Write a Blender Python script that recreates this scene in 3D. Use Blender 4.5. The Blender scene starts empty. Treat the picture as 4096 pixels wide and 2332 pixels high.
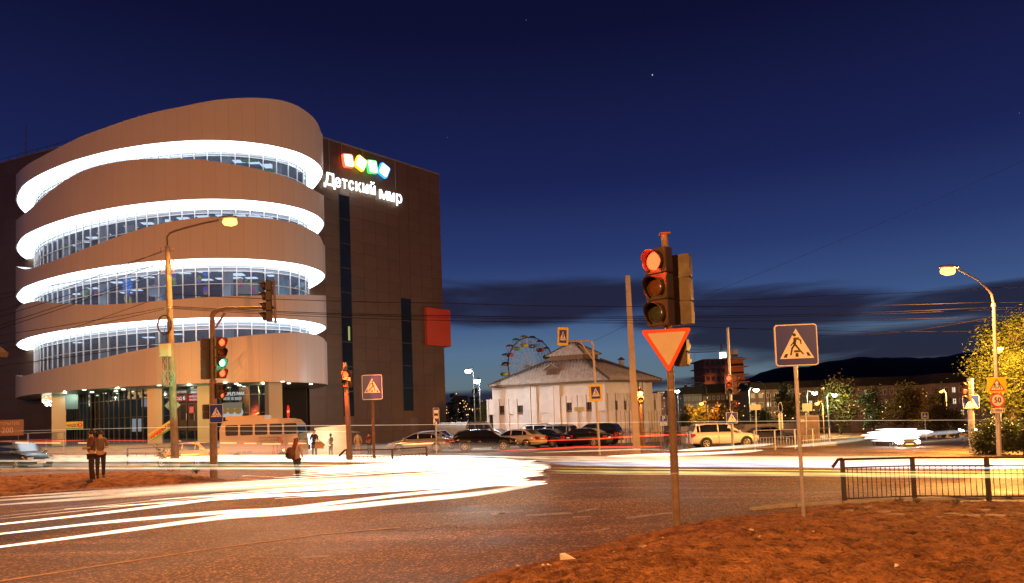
import bpy, bmesh, math, random, numpy as np
from mathutils import Vector, Matrix, noise as mnoise
random.seed(7)
SC=bpy.context.scene
COL=SC.collection
# ------------------------------------------------------------------ camera
PITCH=.049; ROLL=-.034; CH=2.1; FP=4096*24/36
Fw=Vector((0,math.cos(PITCH),math.sin(PITCH)))
R0=Vector((1,0,0)); U0=Vector((0,-math.sin(PITCH),math.cos(PITCH)))
Rv=R0*math.cos(ROLL)+U0*math.sin(ROLL); Uv=U0*math.cos(ROLL)-R0*math.sin(ROLL)
SHY=.0928
cam=bpy.data.cameras.new('camera'); cam.lens=24; cam.sensor_width=36; cam.sensor_fit='HORIZONTAL'
cam.shift_y=SHY; cam.clip_start=.05; cam.clip_end=9000
camo=bpy.data.objects.new('camera',cam); COL.objects.link(camo)
m=Matrix((Rv,Uv,-Fw)).transposed().to_4x4(); m.translation=Vector((0,0,CH)); camo.matrix_world=m
SC.camera=camo
# ------------------------------------------------------------------ exposure and render settings
SC.view_settings.view_transform='Standard'; SC.view_settings.look='None'
SC.view_settings.exposure=0; SC.view_settings.gamma=1; SC.view_settings.use_curve_mapping=False
SC.render.engine='CYCLES'
SC.cycles.use_denoising=True
SC.cycles.transparent_max_bounces=48; SC.cycles.max_bounces=6; SC.cycles.diffuse_bounces=3
SC.cycles.glossy_bounces=3; SC.cycles.transmission_bounces=4
SC.cycles.sample_clamp_indirect=4; SC.cycles.caustics_reflective=False; SC.cycles.caustics_refractive=False
# ------------------------------------------------------------------ sky: dusk gradient, long dark clouds
W=bpy.data.worlds.new('World'); SC.world=W; W.use_nodes=True
nt=W.node_tree; nt.nodes.clear()
def N(t,**k):
    n=nt.nodes.new(t)
    for a,b in k.items(): setattr(n,a,b)
    return n
def math_(op,a,b=None,c=None,clamp=False):
    n=N('ShaderNodeMath',operation=op,use_clamp=clamp)
    for i,q in enumerate((a,b,c)):
        if q is None: continue
        if isinstance(q,(int,float)): n.inputs[i].default_value=q
        else: nt.links.new(q,n.inputs[i])
    return n.outputs[0]
tc=N('ShaderNodeTexCoord'); sx=N('ShaderNodeSeparateXYZ'); nt.links.new(tc.outputs['Generated'],sx.inputs[0])
X_,Y_,Z_=sx.outputs
ramp=N('ShaderNodeValToRGB'); nt.links.new(math_('MULTIPLY',Z_,1.6,clamp=True),ramp.inputs[0])
st=[(0,(.07,.09,.10)),(.05*1.6,(.115,.17,.205)),(.095*1.6,(.094,.165,.27)),(.15*1.6,(.044,.088,.225)),(.23*1.6,(.021,.040,.150)),(.33*1.6,(.0100,.0160,.084)),(.5*1.6,(.0042,.0052,.032)),(1,(.0035,.004,.025))]
el=ramp.color_ramp.elements
el[0].position=0; el[1].position=1
for i,(p_,c_) in enumerate(st):
    e=el[0] if i==0 else (el[-1] if i==len(st)-1 else el.new(p_))
    e.position=p_; e.color=(*c_,1)
az=math_('ARCTAN2',X_,Y_)
cmb=N('ShaderNodeCombineXYZ'); nt.links.new(math_('MULTIPLY',az,2.2),cmb.inputs[0]); nt.links.new(math_('MULTIPLY',Z_,15),cmb.inputs[1])
nz=N('ShaderNodeTexNoise'); nz.inputs['Scale'].default_value=2.2; nz.inputs['Detail'].default_value=5; nz.inputs['Distortion'].default_value=.5
nt.links.new(cmb.outputs[0],nz.inputs[0]); nv=math_('SUBTRACT',nz.outputs[0],.5)
def blob(a0,wa,z0,wz,k=2.2,tilt=0):
    a=math_('DIVIDE',math_('SUBTRACT',az,a0),wa)
    zz=math_('SUBTRACT',math_('SUBTRACT',Z_,z0),math_('MULTIPLY',math_('SUBTRACT',az,a0),tilt))
    b=math_('DIVIDE',zz,wz)
    s=math_('SUBTRACT',1,math_('ADD',math_('MULTIPLY',a,a),math_('MULTIPLY',b,b)))
    return math_('ADD',s,math_('MULTIPLY',nv,k))
f=None
for b in [blob(.02,.34,.168,.036,1.8,.0),blob(.36,.22,.128,.048,2.2,-.08),blob(.66,.36,.118,.026,2.4,.0),blob(.58,.30,.082,.034,1.6),
          blob(-.08,.30,.028,.018,2.5),blob(.2,.22,.045,.010,3.0),blob(-1.3,.7,.12,.05),blob(1.7,.6,.12,.05),blob(2.9,.7,.14,.05),blob(-2.6,.6,.1,.05)]:
    f=b if f is None else math_('MAXIMUM',f,b)
mr=N('ShaderNodeMapRange',interpolation_type='SMOOTHSTEP'); nt.links.new(f,mr.inputs[0]); mr.inputs[1].default_value=-.15; mr.inputs[2].default_value=.75; mr.inputs[4].default_value=.93
mx=N('ShaderNodeMix',data_type='RGBA'); nt.links.new(mr.outputs[0],mx.inputs[0]); nt.links.new(ramp.outputs[0],mx.inputs[6]); mx.inputs[7].default_value=(.0135,.0128,.034,1)
# the few stars that show
star=None
for (xv,yv) in [(1314,50),(1629,187),(1117,343),(2545,282)]:
    d=(Fw+Rv*((xv*1.602-2048)/FP)+Uv*(((1166+SHY*4096)-yv*1.602)/FP)).normalized()
    dp=N('ShaderNodeVectorMath',operation='DOT_PRODUCT'); nt.links.new(tc.outputs['Generated'],dp.inputs[0]); dp.inputs[1].default_value=d
    g=math_('GREATER_THAN',dp.outputs['Value'],1-(1.2e-7 if xv!=1629 else 5e-7))
    star=g if star is None else math_('ADD',star,g)
bgn=N('ShaderNodeBackground'); ad=N('ShaderNodeMix',data_type='RGBA',blend_type='ADD'); ad.inputs[0].default_value=1
sc_=N('ShaderNodeMix',data_type='RGBA'); nt.links.new(star,sc_.inputs[0]); sc_.inputs[6].default_value=(0,0,0,1); sc_.inputs[7].default_value=(.5,.5,.6,1)
nt.links.new(mx.outputs[2],ad.inputs[6]); nt.links.new(sc_.outputs[2],ad.inputs[7])
# a little of the physical dusk sky underneath
sky=N('ShaderNodeTexSky'); sky.sky_type='NISHITA'; sky.sun_disc=False; sky.sun_elevation=math.radians(-4); sky.sun_rotation=math.radians(-10)
sk=N('ShaderNodeMix',data_type='RGBA',blend_type='ADD'); sk.inputs[0].default_value=.01
nt.links.new(ad.outputs[2],sk.inputs[6]); nt.links.new(sky.outputs[0],sk.inputs[7])
nt.links.new(sk.outputs[2],bgn.inputs[0]); bgn.inputs[1].default_value=1.0
wo=N('ShaderNodeOutputWorld'); nt.links.new(bgn.outputs[0],wo.inputs[0])
SODIUM=(1,.355,.068); COOL=(.86,.95,1)
def lamp(name,loc,power,color,radius=.12,parent=None):
    l=bpy.data.lights.new(name,'POINT'); l.energy=power; l.color=color; l.shadow_soft_size=min(radius,.05)
    o=bpy.data.objects.new(name,l); COL.objects.link(o); o.location=loc
    if parent: o.parent=parent
    return o
def street_light(loc,power,color):
    l=bpy.data.lights.new('street_lamp_light','SPOT'); l.energy=power; l.color=color; l.shadow_soft_size=.05; l.spot_size=math.radians(174); l.spot_blend=.35
    o=bpy.data.objects.new('street_lamp_light',l); COL.objects.link(o); o.location=loc; return o
# ------------------------------------------------------------------ picture measuring: pixel of the 2557-wide view -> point
def ray(x,y): return Fw+Rv*((x*1.602-2048)/FP)+Uv*(((1166+SHY*4096)-y*1.602)/FP)
C0=Vector((0,0,CH))
def vz(x,y,z): d=ray(x,y); return C0+d*((z-CH)/d.z)
def vY(x,y,Y): d=ray(x,y); return C0+d*(Y/d.y)
def proj(q):
    d=Vector(q)-C0; w=d.dot(Fw)
    return ((2048+FP*d.dot(Rv)/w)/1.602,(1166+SHY*4096-FP*d.dot(Uv)/w)/1.602)
def vplane(x,y,a,b):     # ray meets the vertical plane through plan points a,b -> (u along, z, point)
    d=ray(x,y); a=Vector((a[0],a[1],0)); b=Vector((b[0],b[1],0)); t=(b-a).normalized(); n=Vector((t.y,-t.x,0))
    s=(a-C0).dot(n)/d.dot(n); p=C0+d*s
    return (p-a).dot(t),p.z,p
# ------------------------------------------------------------------ mesh helpers
class MB:
    def __init__(s): s.v=[]; s.f=[]; s.sm=[]
    def add(s,vs,fs,smooth=False):
        o=len(s.v); s.v+=[tuple(q) for q in vs]; s.f+=[tuple(i+o for i in f) for f in fs]; s.sm+=[smooth]*len(fs); return s
    def box(s,x0,x1,y0,y1,z0,z1,M=None):
        vs=[Vector(q) for q in [(x0,y0,z0),(x1,y0,z0),(x1,y1,z0),(x0,y1,z0),(x0,y0,z1),(x1,y0,z1),(x1,y1,z1),(x0,y1,z1)]]
        if M: vs=[M@q for q in vs]
        return s.add(vs,[(3,2,1,0),(4,5,6,7),(0,1,5,4),(1,2,6,5),(2,3,7,6),(3,0,4,7)])
    def cyl(s,p,q,r0,r1=None,n=10,caps=True,smooth=True):
        r1=r0 if r1 is None else r1; p=Vector(p); q=Vector(q); d=(q-p)
        if d.length<1e-6: return s
        d.normalize(); u=d.orthogonal().normalized(); w=d.cross(u)
        vs=[];
        for c,r in ((p,r0),(q,r1)):
            for i in range(n):
                a=2*math.pi*i/n; vs.append(c+u*(r*math.cos(a))+w*(r*math.sin(a)))
        s.add(vs,[(i,(i+1)%n,n+(i+1)%n,n+i) for i in range(n)],smooth)
        if caps: s.add(vs,[tuple(range(n-1,-1,-1)),tuple(range(n,2*n))])
        return s
    def tube(s,pts,r,n=8,caps=True):
        pts=[Vector(p) for p in pts]; rs=r if isinstance(r,(list,tuple)) else [r]*len(pts)
        vs=[]; u=None
        for k,p in enumerate(pts):
            d=(pts[min(k+1,len(pts)-1)]-pts[max(k-1,0)]).normalized()
            u=d.orthogonal().normalized() if u is None else (u-d*u.dot(d)).normalized()
            w=d.cross(u)
            for i in range(n):
                a=2*math.pi*i/n; vs.append(p+u*(rs[k]*math.cos(a))+w*(rs[k]*math.sin(a)))
        fs=[(k*n+i,k*n+(i+1)%n,(k+1)*n+(i+1)%n,(k+1)*n+i) for k in range(len(pts)-1) for i in range(n)]
        s.add(vs,fs,True)
        if caps: s.add(vs,[tuple(range(n-1,-1,-1)),tuple(range((len(pts)-1)*n,len(pts)*n))])
        return s
    def lathe(s,prof,c=(0,0,0),n=14,axis='z'):
        vs=[]; c=Vector(c)
        for r,h in prof:
            for i in range(n):
                a=2*math.pi*i/n
                q={'z':(r*math.cos(a),r*math.sin(a),h),'y':(r*math.cos(a),h,r*math.sin(a)),'x':(h,r*math.cos(a),r*math.sin(a))}[axis]
                vs.append(c+Vector(q))
        return s.add(vs,[(k*n+i,k*n+(i+1)%n,(k+1)*n+(i+1)%n,(k+1)*n+i) for k in range(len(prof)-1) for i in range(n)],True)
    def prism(s,poly,a,b,plane='xz',M=None):   # poly in plane, extruded from a to b on the third axis
        k=len(poly); f={'xz':lambda p,t:(p[0],t,p[1]),'xy':lambda p,t:(p[0],p[1],t),'yz':lambda p,t:(t,p[0],p[1])}[plane]
        vs=[Vector(f(p,a)) for p in poly]+[Vector(f(p,b)) for p in poly]
        if M: vs=[M@q for q in vs]
        return s.add(vs,[tuple(range(k)),tuple(range(2*k-1,k-1,-1))]+[(i,k+i,k+(i+1)%k,(i+1)%k) for i in range(k)])
    def quad(s,a,b,c,d): return s.add([a,b,c,d],[(0,1,2,3)])
    def mesh(s,name,fix=True):
        me=bpy.data.meshes.new(name); me.from_pydata(s.v,[],s.f)
        me.polygons.foreach_set('use_smooth',s.sm)
        if fix:
            bm=bmesh.new(); bm.from_mesh(me); bmesh.ops.recalc_face_normals(bm,faces=bm.faces); bm.to_mesh(me); bm.free()
        me.update(); return me
    def build(s,name,mat,parent=None,fix=True,**k):
        me=s.mesh(name,fix); me.materials.append(mat)
        return link(name,me,parent,**k)
def link(name,me,parent=None,loc=None,rot=None,label=None,cat=None,group=None,kind=None):
    o=bpy.data.objects.new(name,me); COL.objects.link(o)
    if parent: o.parent=parent
    if loc is not None: o.location=loc
    if rot is not None: o.rotation_euler=(0,0,rot) if isinstance(rot,(int,float)) else rot
    return tag(o,label,cat,group,kind)
def tag(o,label=None,cat=None,group=None,kind=None):
    for k,q in (('label',label),('category',cat),('group',group),('kind',kind)):
        if q: o[k]=q
    return o
def thing(name,label,cat,loc=(0,0,0),rot=0,group=None,kind=None):
    return link(name,None,None,loc,rot,label,cat,group,kind)
def copy_tree(o,parent=None):
    c=o.copy(); COL.objects.link(c); c.parent=parent
    for ch in list(o.children): copy_tree(ch,c)
    return c
# ------------------------------------------------------------------ materials
MATS={}
def mat(name,col,rough=.6,metal=0,var=0,vscale=4,bump=0,bscale=30,spec=.5,perobj=0,stain=None):
    if name in MATS: return MATS[name]
    M=bpy.data.materials.new(name); M.use_nodes=True; t=M.node_tree; b=t.nodes['Principled BSDF']
    b.inputs['Base Color'].default_value=(*col,1); b.inputs['Roughness'].default_value=rough; b.inputs['Metallic'].default_value=metal
    b.inputs['Specular IOR Level'].default_value=spec
    def nn(ty): return t.nodes.new(ty)
    last=None
    if var or stain:
        tcn=nn('ShaderNodeTexCoord'); n=nn('ShaderNodeTexNoise'); n.inputs['Scale'].default_value=vscale; n.inputs['Detail'].default_value=6; n.inputs['Roughness'].default_value=.65
        t.links.new(tcn.outputs['Object'],n.inputs[0])
        mm=nn('ShaderNodeMapRange'); t.links.new(n.outputs[0],mm.inputs[0]); mm.inputs[1].default_value=.3; mm.inputs[2].default_value=.7
        mi=nn('ShaderNodeMix'); mi.data_type='RGBA'; t.links.new(mm.outputs[0],mi.inputs[0])
        lo=tuple(c*(1-var) for c in col) if not stain else stain; hi=tuple(min(1,c*(1+var)) for c in col) if not stain else col
        mi.inputs[6].default_value=(*lo,1); mi.inputs[7].default_value=(*hi,1); last=mi.outputs[2]
        t.links.new(last,b.inputs['Base Color'])
        m2=nn('ShaderNodeMath'); m2.operation='MULTIPLY_ADD'; t.links.new(n.outputs[0],m2.inputs[0]); m2.inputs[1].default_value=.3; m2.inputs[2].default_value=rough-.15
        t.links.new(m2.outputs[0],b.inputs['Roughness'])
    if perobj:
        oi=nn('ShaderNodeObjectInfo'); mr_=nn('ShaderNodeMapRange'); t.links.new(oi.outputs['Random'],mr_.inputs[0]); mr_.inputs[3].default_value=1-perobj; mr_.inputs[4].default_value=1+perobj
        vm=nn('ShaderNodeVectorMath'); vm.operation='SCALE'
        if last: t.links.new(last,vm.inputs[0])
        else: vm.inputs[0].default_value=col
        t.links.new(mr_.outputs[0],vm.inputs['Scale']); t.links.new(vm.outputs[0],b.inputs['Base Color'])
    if bump:
        n2=nn('ShaderNodeTexNoise'); n2.inputs['Scale'].default_value=bscale; n2.inputs['Detail'].default_value=5
        t2=nn('ShaderNodeTexCoord'); t.links.new(t2.outputs['Object'],n2.inputs[0])
        bp=nn('ShaderNodeBump'); bp.inputs['Strength'].default_value=bump; bp.inputs['Distance'].default_value=.02
        t.links.new(n2.outputs[0],bp.inputs['Height']); t.links.new(bp.outputs[0],b.inputs['Normal'])
    MATS[name]=M; return M
def emit(name,col,s):
    if name in MATS: return MATS[name]
    M=bpy.data.materials.new(name); M.use_nodes=True; t=M.node_tree; t.nodes.clear()
    e=t.nodes.new('ShaderNodeEmission'); e.inputs[0].default_value=(*col,1); e.inputs[1].default_value=s
    o=t.nodes.new('ShaderNodeOutputMaterial'); t.links.new(e.outputs[0],o.inputs[0]); MATS[name]=M; return M
def glow(name,col,s,pw=1.6):    # a glowing streak, brightest along its middle, one can see through its rim
    if name in MATS: return MATS[name]
    M=bpy.data.materials.new(name); M.use_nodes=True; t=M.node_tree; t.nodes.clear()
    g=t.nodes.new('ShaderNodeLayerWeight'); g.inputs[0].default_value=.5
    a=t.nodes.new('ShaderNodeMath'); a.operation='SUBTRACT'; a.inputs[0].default_value=1; t.links.new(g.outputs['Facing'],a.inputs[1])
    b=t.nodes.new('ShaderNodeMath'); b.operation='POWER'; t.links.new(a.outputs[0],b.inputs[0]); b.inputs[1].default_value=pw
    c=t.nodes.new('ShaderNodeMath'); c.operation='MULTIPLY'; t.links.new(b.outputs[0],c.inputs[0]); c.inputs[1].default_value=s
    # streaky along the path
    tcn=t.nodes.new('ShaderNodeTexCoord'); mp=t.nodes.new('ShaderNodeMapping'); mp.inputs['Scale'].default_value=(.12,1.2,6); t.links.new(tcn.outputs['Object'],mp.inputs[0])
    n=t.nodes.new('ShaderNodeTexNoise'); n.inputs['Scale'].default_value=1.5; n.inputs['Detail'].default_value=2; t.links.new(mp.outputs[0],n.inputs[0])
    mm=t.nodes.new('ShaderNodeMapRange'); t.links.new(n.outputs[0],mm.inputs[0]); mm.inputs[1].default_value=.3; mm.inputs[2].default_value=.7; mm.inputs[3].default_value=.55; mm.inputs[4].default_value=1.3
    c2=t.nodes.new('ShaderNodeMath'); c2.operation='MULTIPLY'; t.links.new(c.outputs[0],c2.inputs[0]); t.links.new(mm.outputs[0],c2.inputs[1])
    e=t.nodes.new('ShaderNodeEmission'); e.inputs[0].default_value=(*col,1); t.links.new(c2.outputs[0],e.inputs[1])
    tr=t.nodes.new('ShaderNodeBsdfTransparent'); ad=t.nodes.new('ShaderNodeAddShader'); t.links.new(e.outputs[0],ad.inputs[0]); t.links.new(tr.outputs[0],ad.inputs[1])
    o=t.nodes.new('ShaderNodeOutputMaterial'); t.links.new(ad.outputs[0],o.inputs[0]); MATS[name]=M; return M
def glass(name,tint=(.6,.7,.8),clear=.55,dif=(.25,.3,.36),difw=.25,rough=.08):
    if name in MATS: return MATS[name]
    M=bpy.data.materials.new(name); M.use_nodes=True; t=M.node_tree; t.nodes.clear()
    tr=t.nodes.new('ShaderNodeBsdfTransparent'); tr.inputs[0].default_value=(*tint,1)
    gl=t.nodes.new('ShaderNodeBsdfGlossy'); gl.inputs['Roughness'].default_value=rough
    di=t.nodes.new('ShaderNodeBsdfDiffuse'); di.inputs[0].default_value=(*dif,1)
    m1=t.nodes.new('ShaderNodeMixShader'); m1.inputs[0].default_value=difw/(difw+.2); t.links.new(gl.outputs[0],m1.inputs[1]); t.links.new(di.outputs[0],m1.inputs[2])
    m2=t.nodes.new('ShaderNodeMixShader'); m2.inputs[0].default_value=1-clear; t.links.new(tr.outputs[0],m2.inputs[1]); t.links.new(m1.outputs[0],m2.inputs[2])
    o=t.nodes.new('ShaderNodeOutputMaterial'); t.links.new(m2.outputs[0],o.inputs[0]); MATS[name]=M; return M
concrete=mat('concrete',(.33,.30,.27),.85,var=.22,vscale=3,bump=.3)
galv=mat('galvanised',(.42,.42,.42),.42,.55,var=.18,vscale=8)
darksteel=mat('dark_steel',(.07,.065,.06),.45,.5,var=.25,vscale=9)
rusty=mat('rusty_steel',(.16,.10,.07),.65,.3,var=.4,vscale=7,bump=.2)
blackp=mat('black_plastic',(.03,.03,.03),.5)
whitep=mat('white_paint',(.72,.72,.70),.55)
# ------------------------------------------------------------------ ground heights
def relu(a): return a if a>0 else 0
def sstep(a,b,x):
    t=min(1,max(0,(x-a)/(b-a))); return t*t*(3-2*t)
def gz(x,y):
    y=min(y,150); x=min(x,60)
    return -.022*relu(x-2)-.006*relu(y-25)*min(1,max(0,(x+10)/20))
def sdist(poly,x,y):     # signed distance, + inside
    ins=False; d2=1e9; n=len(poly)
    for i in range(n):
        x0,y0=poly[i]; x1,y1=poly[(i+1)%n]
        if (y0>y)!=(y1>y) and x<(x1-x0)*(y-y0)/(y1-y0)+x0: ins=not ins
        ex,ey=x1-x0,y1-y0; t=max(0,min(1,((x-x0)*ex+(y-y0)*ey)/(ex*ex+ey*ey))); d2=min(d2,(x0+t*ex-x)**2+(y0+t*ey-y)**2)
    return math.sqrt(d2)*(1 if ins else -1)
BANK=[tuple(vz(x,y,0)[:2]) for x,y in [(900,1560),(1080,1470),(1250,1420),(1470,1362),(1600,1327),(1700,1303),(1850,1281),(1960,1268)]]+[tuple(vz(x,y,-.15)[:2]) for x,y in [(2110,1260),(2300,1254),(2557,1250),(2900,1250)]]+[(22,2),(12,-8),(-6,-8),(-3,2)]
MOUND=[(-10.2,25.6),(-11.6,23.9),(-14,23.4),(-18,23.6),(-24,23.2),(-40,22.4),(-44,34),(-22,33.5),(-15.5,33.2),(-13.2,30),(-11,28)]
def bump1(x,y):
    d=sdist(BANK,x,y)+.25*mnoise.noise(Vector((x*.9,y*.9,3)))
    return gz(x,y)-.12+.12*sstep(-.3,.15,d)+.12*sstep(0,.8,d)+.42*sstep(.3,3.2,d)*sstep(16,8.5,y+.35*relu(x-4))
def bump2(x,y):
    d=sdist(MOUND,x,y)+.3*mnoise.noise(Vector((x*.6,y*.6,9)))
    return gz(x,y)-.12+.14*sstep(-.3,.2,d)+.33*sstep(0,2.6,d)
def height(x,y): return max(gz(x,y),bump1(x,y),bump2(x,y)) if y<36 else gz(x,y)
def vg(xv,yv):
    d=ray(xv,yv); t=3.0
    while t<400:
        p=C0+d*t
        if p.z<height(p.x,p.y): return Vector((p.x,p.y,height(p.x,p.y)))
        t*=1.004
    return C0+d*t
# ------------------------------------------------------------------ the ground, road, banks, hills
def dirtmat(name,a,b,c,sc):
    M=bpy.data.materials.new(name); M.use_nodes=True; t=M.node_tree; bs=t.nodes['Principled BSDF']; bs.inputs['Roughness'].default_value=.95; bs.inputs['Specular IOR Level'].default_value=.2
    tcn=t.nodes.new('ShaderNodeTexCoord'); n=t.nodes.new('ShaderNodeTexNoise'); n.inputs['Scale'].default_value=sc; n.inputs['Detail'].default_value=8; n.inputs['Roughness'].default_value=.7
    t.links.new(tcn.outputs['Object'],n.inputs[0]); r=t.nodes.new('ShaderNodeValToRGB'); t.links.new(n.outputs[0],r.inputs[0])
    e=r.color_ramp.elements; e[0].position=.36; e[0].color=(*a,1); e[1].position=.66; e[1].color=(*b,1); x=e.new(.5); x.color=(*c,1)
    t.links.new(r.outputs[0],bs.inputs[0]); n2=t.nodes.new('ShaderNodeTexNoise'); n2.inputs['Scale'].default_value=sc*7; n2.inputs['Detail'].default_value=6; t.links.new(tcn.outputs['Object'],n2.inputs[0])
    bp=t.nodes.new('ShaderNodeBump'); bp.inputs['Strength'].default_value=1; bp.inputs['Distance'].default_value=.10; t.links.new(n2.outputs[0],bp.inputs['Height']); t.links.new(bp.outputs[0],bs.inputs['Normal'])
    return M
DIRT=dirtmat('dirt',(.12,.058,.026),(.56,.30,.14),(.36,.185,.08),3.0)
FARG=dirtmat('far_ground',(.05,.045,.03),(.11,.09,.06),(.07,.06,.045),.15)
def asphalt():
    M=bpy.data.materials.new('asphalt'); M.use_nodes=True; t=M.node_tree; bs=t.nodes['Principled BSDF']
    tcn=t.nodes.new('ShaderNodeTexCoord')
    def noi(s,d,map_=None):
        n=t.nodes.new('ShaderNodeTexNoise'); n.inputs['Scale'].default_value=s; n.inputs['Detail'].default_value=d
        if map_:
            mp=t.nodes.new('ShaderNodeMapping'); mp.inputs['Scale'].default_value=map_[0]; mp.inputs['Rotation'].default_value=(0,0,map_[1]); t.links.new(tcn.outputs['Object'],mp.inputs[0]); t.links.new(mp.outputs[0],n.inputs[0])
        else: t.links.new(tcn.outputs['Object'],n.inputs[0])
        return n.outputs[0]
    a=noi(.35,6); b=noi(45,3); c=noi(.5,5,((.35,2.2,1),-.5))
    def mixc(f,x,y,lo,hi):
        mm=t.nodes.new('ShaderNodeMapRange'); t.links.new(f,mm.inputs[0]); mm.inputs[1].default_value=lo; mm.inputs[2].default_value=hi
        mi=t.nodes.new('ShaderNodeMix'); mi.data_type='RGBA'; t.links.new(mm.outputs[0],mi.inputs[0])
        for i,q in ((6,x),(7,y)):
            if isinstance(q,tuple): mi.inputs[i].default_value=(*q,1)
            else: t.links.new(q,mi.inputs[i])
        return mi.outputs[2]
    c1=mixc(a,(.125,.078,.045),(.26,.16,.085),.35,.68)
    c2=mixc(c,c1,(.36,.22,.12),.52,.72)
    c3=mixc(b,(.045,.04,.035),c2,.30,.46)
    vc=t.nodes.new('ShaderNodeTexVoronoi'); vc.inputs['Scale'].default_value=30; t.links.new(tcn.outputs['Object'],vc.inputs[0]); sp_=t.nodes.new('ShaderNodeSeparateColor'); t.links.new(vc.outputs['Color'],sp_.inputs[0])
    pw_=t.nodes.new('ShaderNodeMath'); pw_.operation='POWER'; t.links.new(sp_.outputs[0],pw_.inputs[0]); pw_.inputs[1].default_value=5
    ml_=t.nodes.new('ShaderNodeMath'); ml_.operation='MULTIPLY_ADD'; t.links.new(pw_.outputs[0],ml_.inputs[0]); ml_.inputs[1].default_value=2.6; ml_.inputs[2].default_value=.62
    vs_=t.nodes.new('ShaderNodeVectorMath'); vs_.operation='SCALE'; t.links.new(c3,vs_.inputs[0]); t.links.new(ml_.outputs[0],vs_.inputs['Scale']); c3=vs_.outputs[0]
    t.links.new(c3,bs.inputs[0])
    v=t.nodes.new('ShaderNodeTexVoronoi'); v.inputs['Scale'].default_value=38; t.links.new(tcn.outputs['Object'],v.inputs[0])
    bp=t.nodes.new('ShaderNodeBump'); bp.inputs['Strength'].default_value=.75; bp.inputs['Distance'].default_value=.012
    ad=t.nodes.new('ShaderNodeMath'); ad.operation='ADD'; t.links.new(v.outputs['Distance'],ad.inputs[0]); t.links.new(b,ad.inputs[1])
    t.links.new(ad.outputs[0],bp.inputs['Height']); t.links.new(bp.outputs[0],bs.inputs['Normal'])
    mr_=t.nodes.new('ShaderNodeMapRange'); t.links.new(a,mr_.inputs[0]); mr_.inputs[1].default_value=.3; mr_.inputs[2].default_value=.7; mr_.inputs[3].default_value=.50; mr_.inputs[4].default_value=.8
    t.links.new(mr_.outputs[0],bs.inputs['Roughness']); return M
ASPH=asphalt()
def polar(name,mt,hf,ys,a0,a1,na,kind='structure',keep=None):
    vs=[];fs=[];idx={}
    A=[a0+(a1-a0)*i/na for i in range(na+1)]
    for j,y in enumerate(ys):
        for i,a in enumerate(A):
            x=y*a; vs.append((x,y,hf(x,y)))
    for j in range(len(ys)-1):
        for i in range(na):
            q=(j*(na+1)+i,j*(na+1)+i+1,(j+1)*(na+1)+i+1,(j+1)*(na+1)+i)
            if keep is None or any(keep(vs[k][0],vs[k][1]) for k in q): fs.append(q)
    mb=MB(); mb.add(vs,fs,True); me=mb.mesh(name,False); 
    bm=bmesh.new(); bm.from_mesh(me); bmesh.ops.delete(bm,geom=[v for v in bm.verts if not v.link_faces],context='VERTS'); bm.to_mesh(me); bm.free()
    me.materials.append(mt); return link(name,me,kind=kind)
def geo(a,b,n): return [a*(b/a)**(i/n) for i in range(n+1)]
g=MB(); 
gy=[-60,-20,0,10,25,40,60,90,150,300,900,3500]; gx=[-3500,-900,-300,-120,-60,-30,-10,2,20,40,60,120,300,900,3500]
g.add([(x,y,gz(x,y)-.16) for y in gy for x in gx],[(j*len(gx)+i,j*len(gx)+i+1,(j+1)*len(gx)+i+1,(j+1)*len(gx)+i) for j in range(len(gy)-1) for i in range(len(gx)-1)])
g.build('ground',FARG,kind='structure',fix=False)
polar('road',ASPH,lambda x,y:gz(x,y),geo(.8,130,46),-1.7,1.35,60)
def lump(x,y):
    v=Vector((x,y,0))
    a=mnoise.noise(v*3.1)*.030+mnoise.noise(v*7.5+Vector((5,1,2)))*.055+mnoise.noise(v*1.1)*.03
    b=mnoise.noise(Vector((x*9,y*5,7))); a-=.07*max(0,b-.1)
    c=mnoise.noise(Vector((x*17,y*12,1))); return a+c*.030+.012*mnoise.noise(Vector((x*33,y*26,5)))
polar('dirt_bank',DIRT,lambda x,y:bump1(x,y)+lump(x,y)*sstep(-.1,.7,sdist(BANK,x,y)),geo(2.4,19,250),-.75,1.05,330,keep=lambda x,y:sdist(BANK,x,y)>-.7)
polar('dirt_verge',DIRT,lambda x,y:bump2(x,y)+lump(x,y)*1.5,geo(21.5,36,60),-1.35,-.33,150,keep=lambda x,y:sdist(MOUND,x,y)>-.7)
# kerb along the far side, pavement in front of the shopping centre
pave=mat('paving',(.26,.23,.20),.8,var=.2,vscale=1.5,bump=.3)
kerbm=mat('kerb_stone',(.34,.32,.29),.8,var=.25,vscale=2,bump=.3)
pm=MB(); pm.prism([(-70,41.5),(-8.2,41.5),(-8.2,46),(-6,48),(-6,88),(-90,88)],-.1,.13,'xy'); pm.build('pavement',pave,kind='structure')
kb=thing('kerb','pale kerb stones along the pavement edge below the shopping centre','kerb',kind='structure')
me=MB().box(-.49,.49,-.09,.09,-.15,.16).mesh('kerb_stone'); me.materials.append(kerbm)
for i in range(62): link('kerb_stone',me,kb,(-69+i*1.0,41.40,0),random.uniform(-.008,.008))
# second kerb at the right, beyond the junction (island with rail)
isl=[tuple(vz(x,y,-.5)[:2]) for x,y in [(1740,1128),(1870,1122),(2090,1108),(2075,1098),(1860,1105)]]
MB().prism(isl,-.7,-.36,'xy').build('traffic_island',pave,kind='structure')
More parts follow.
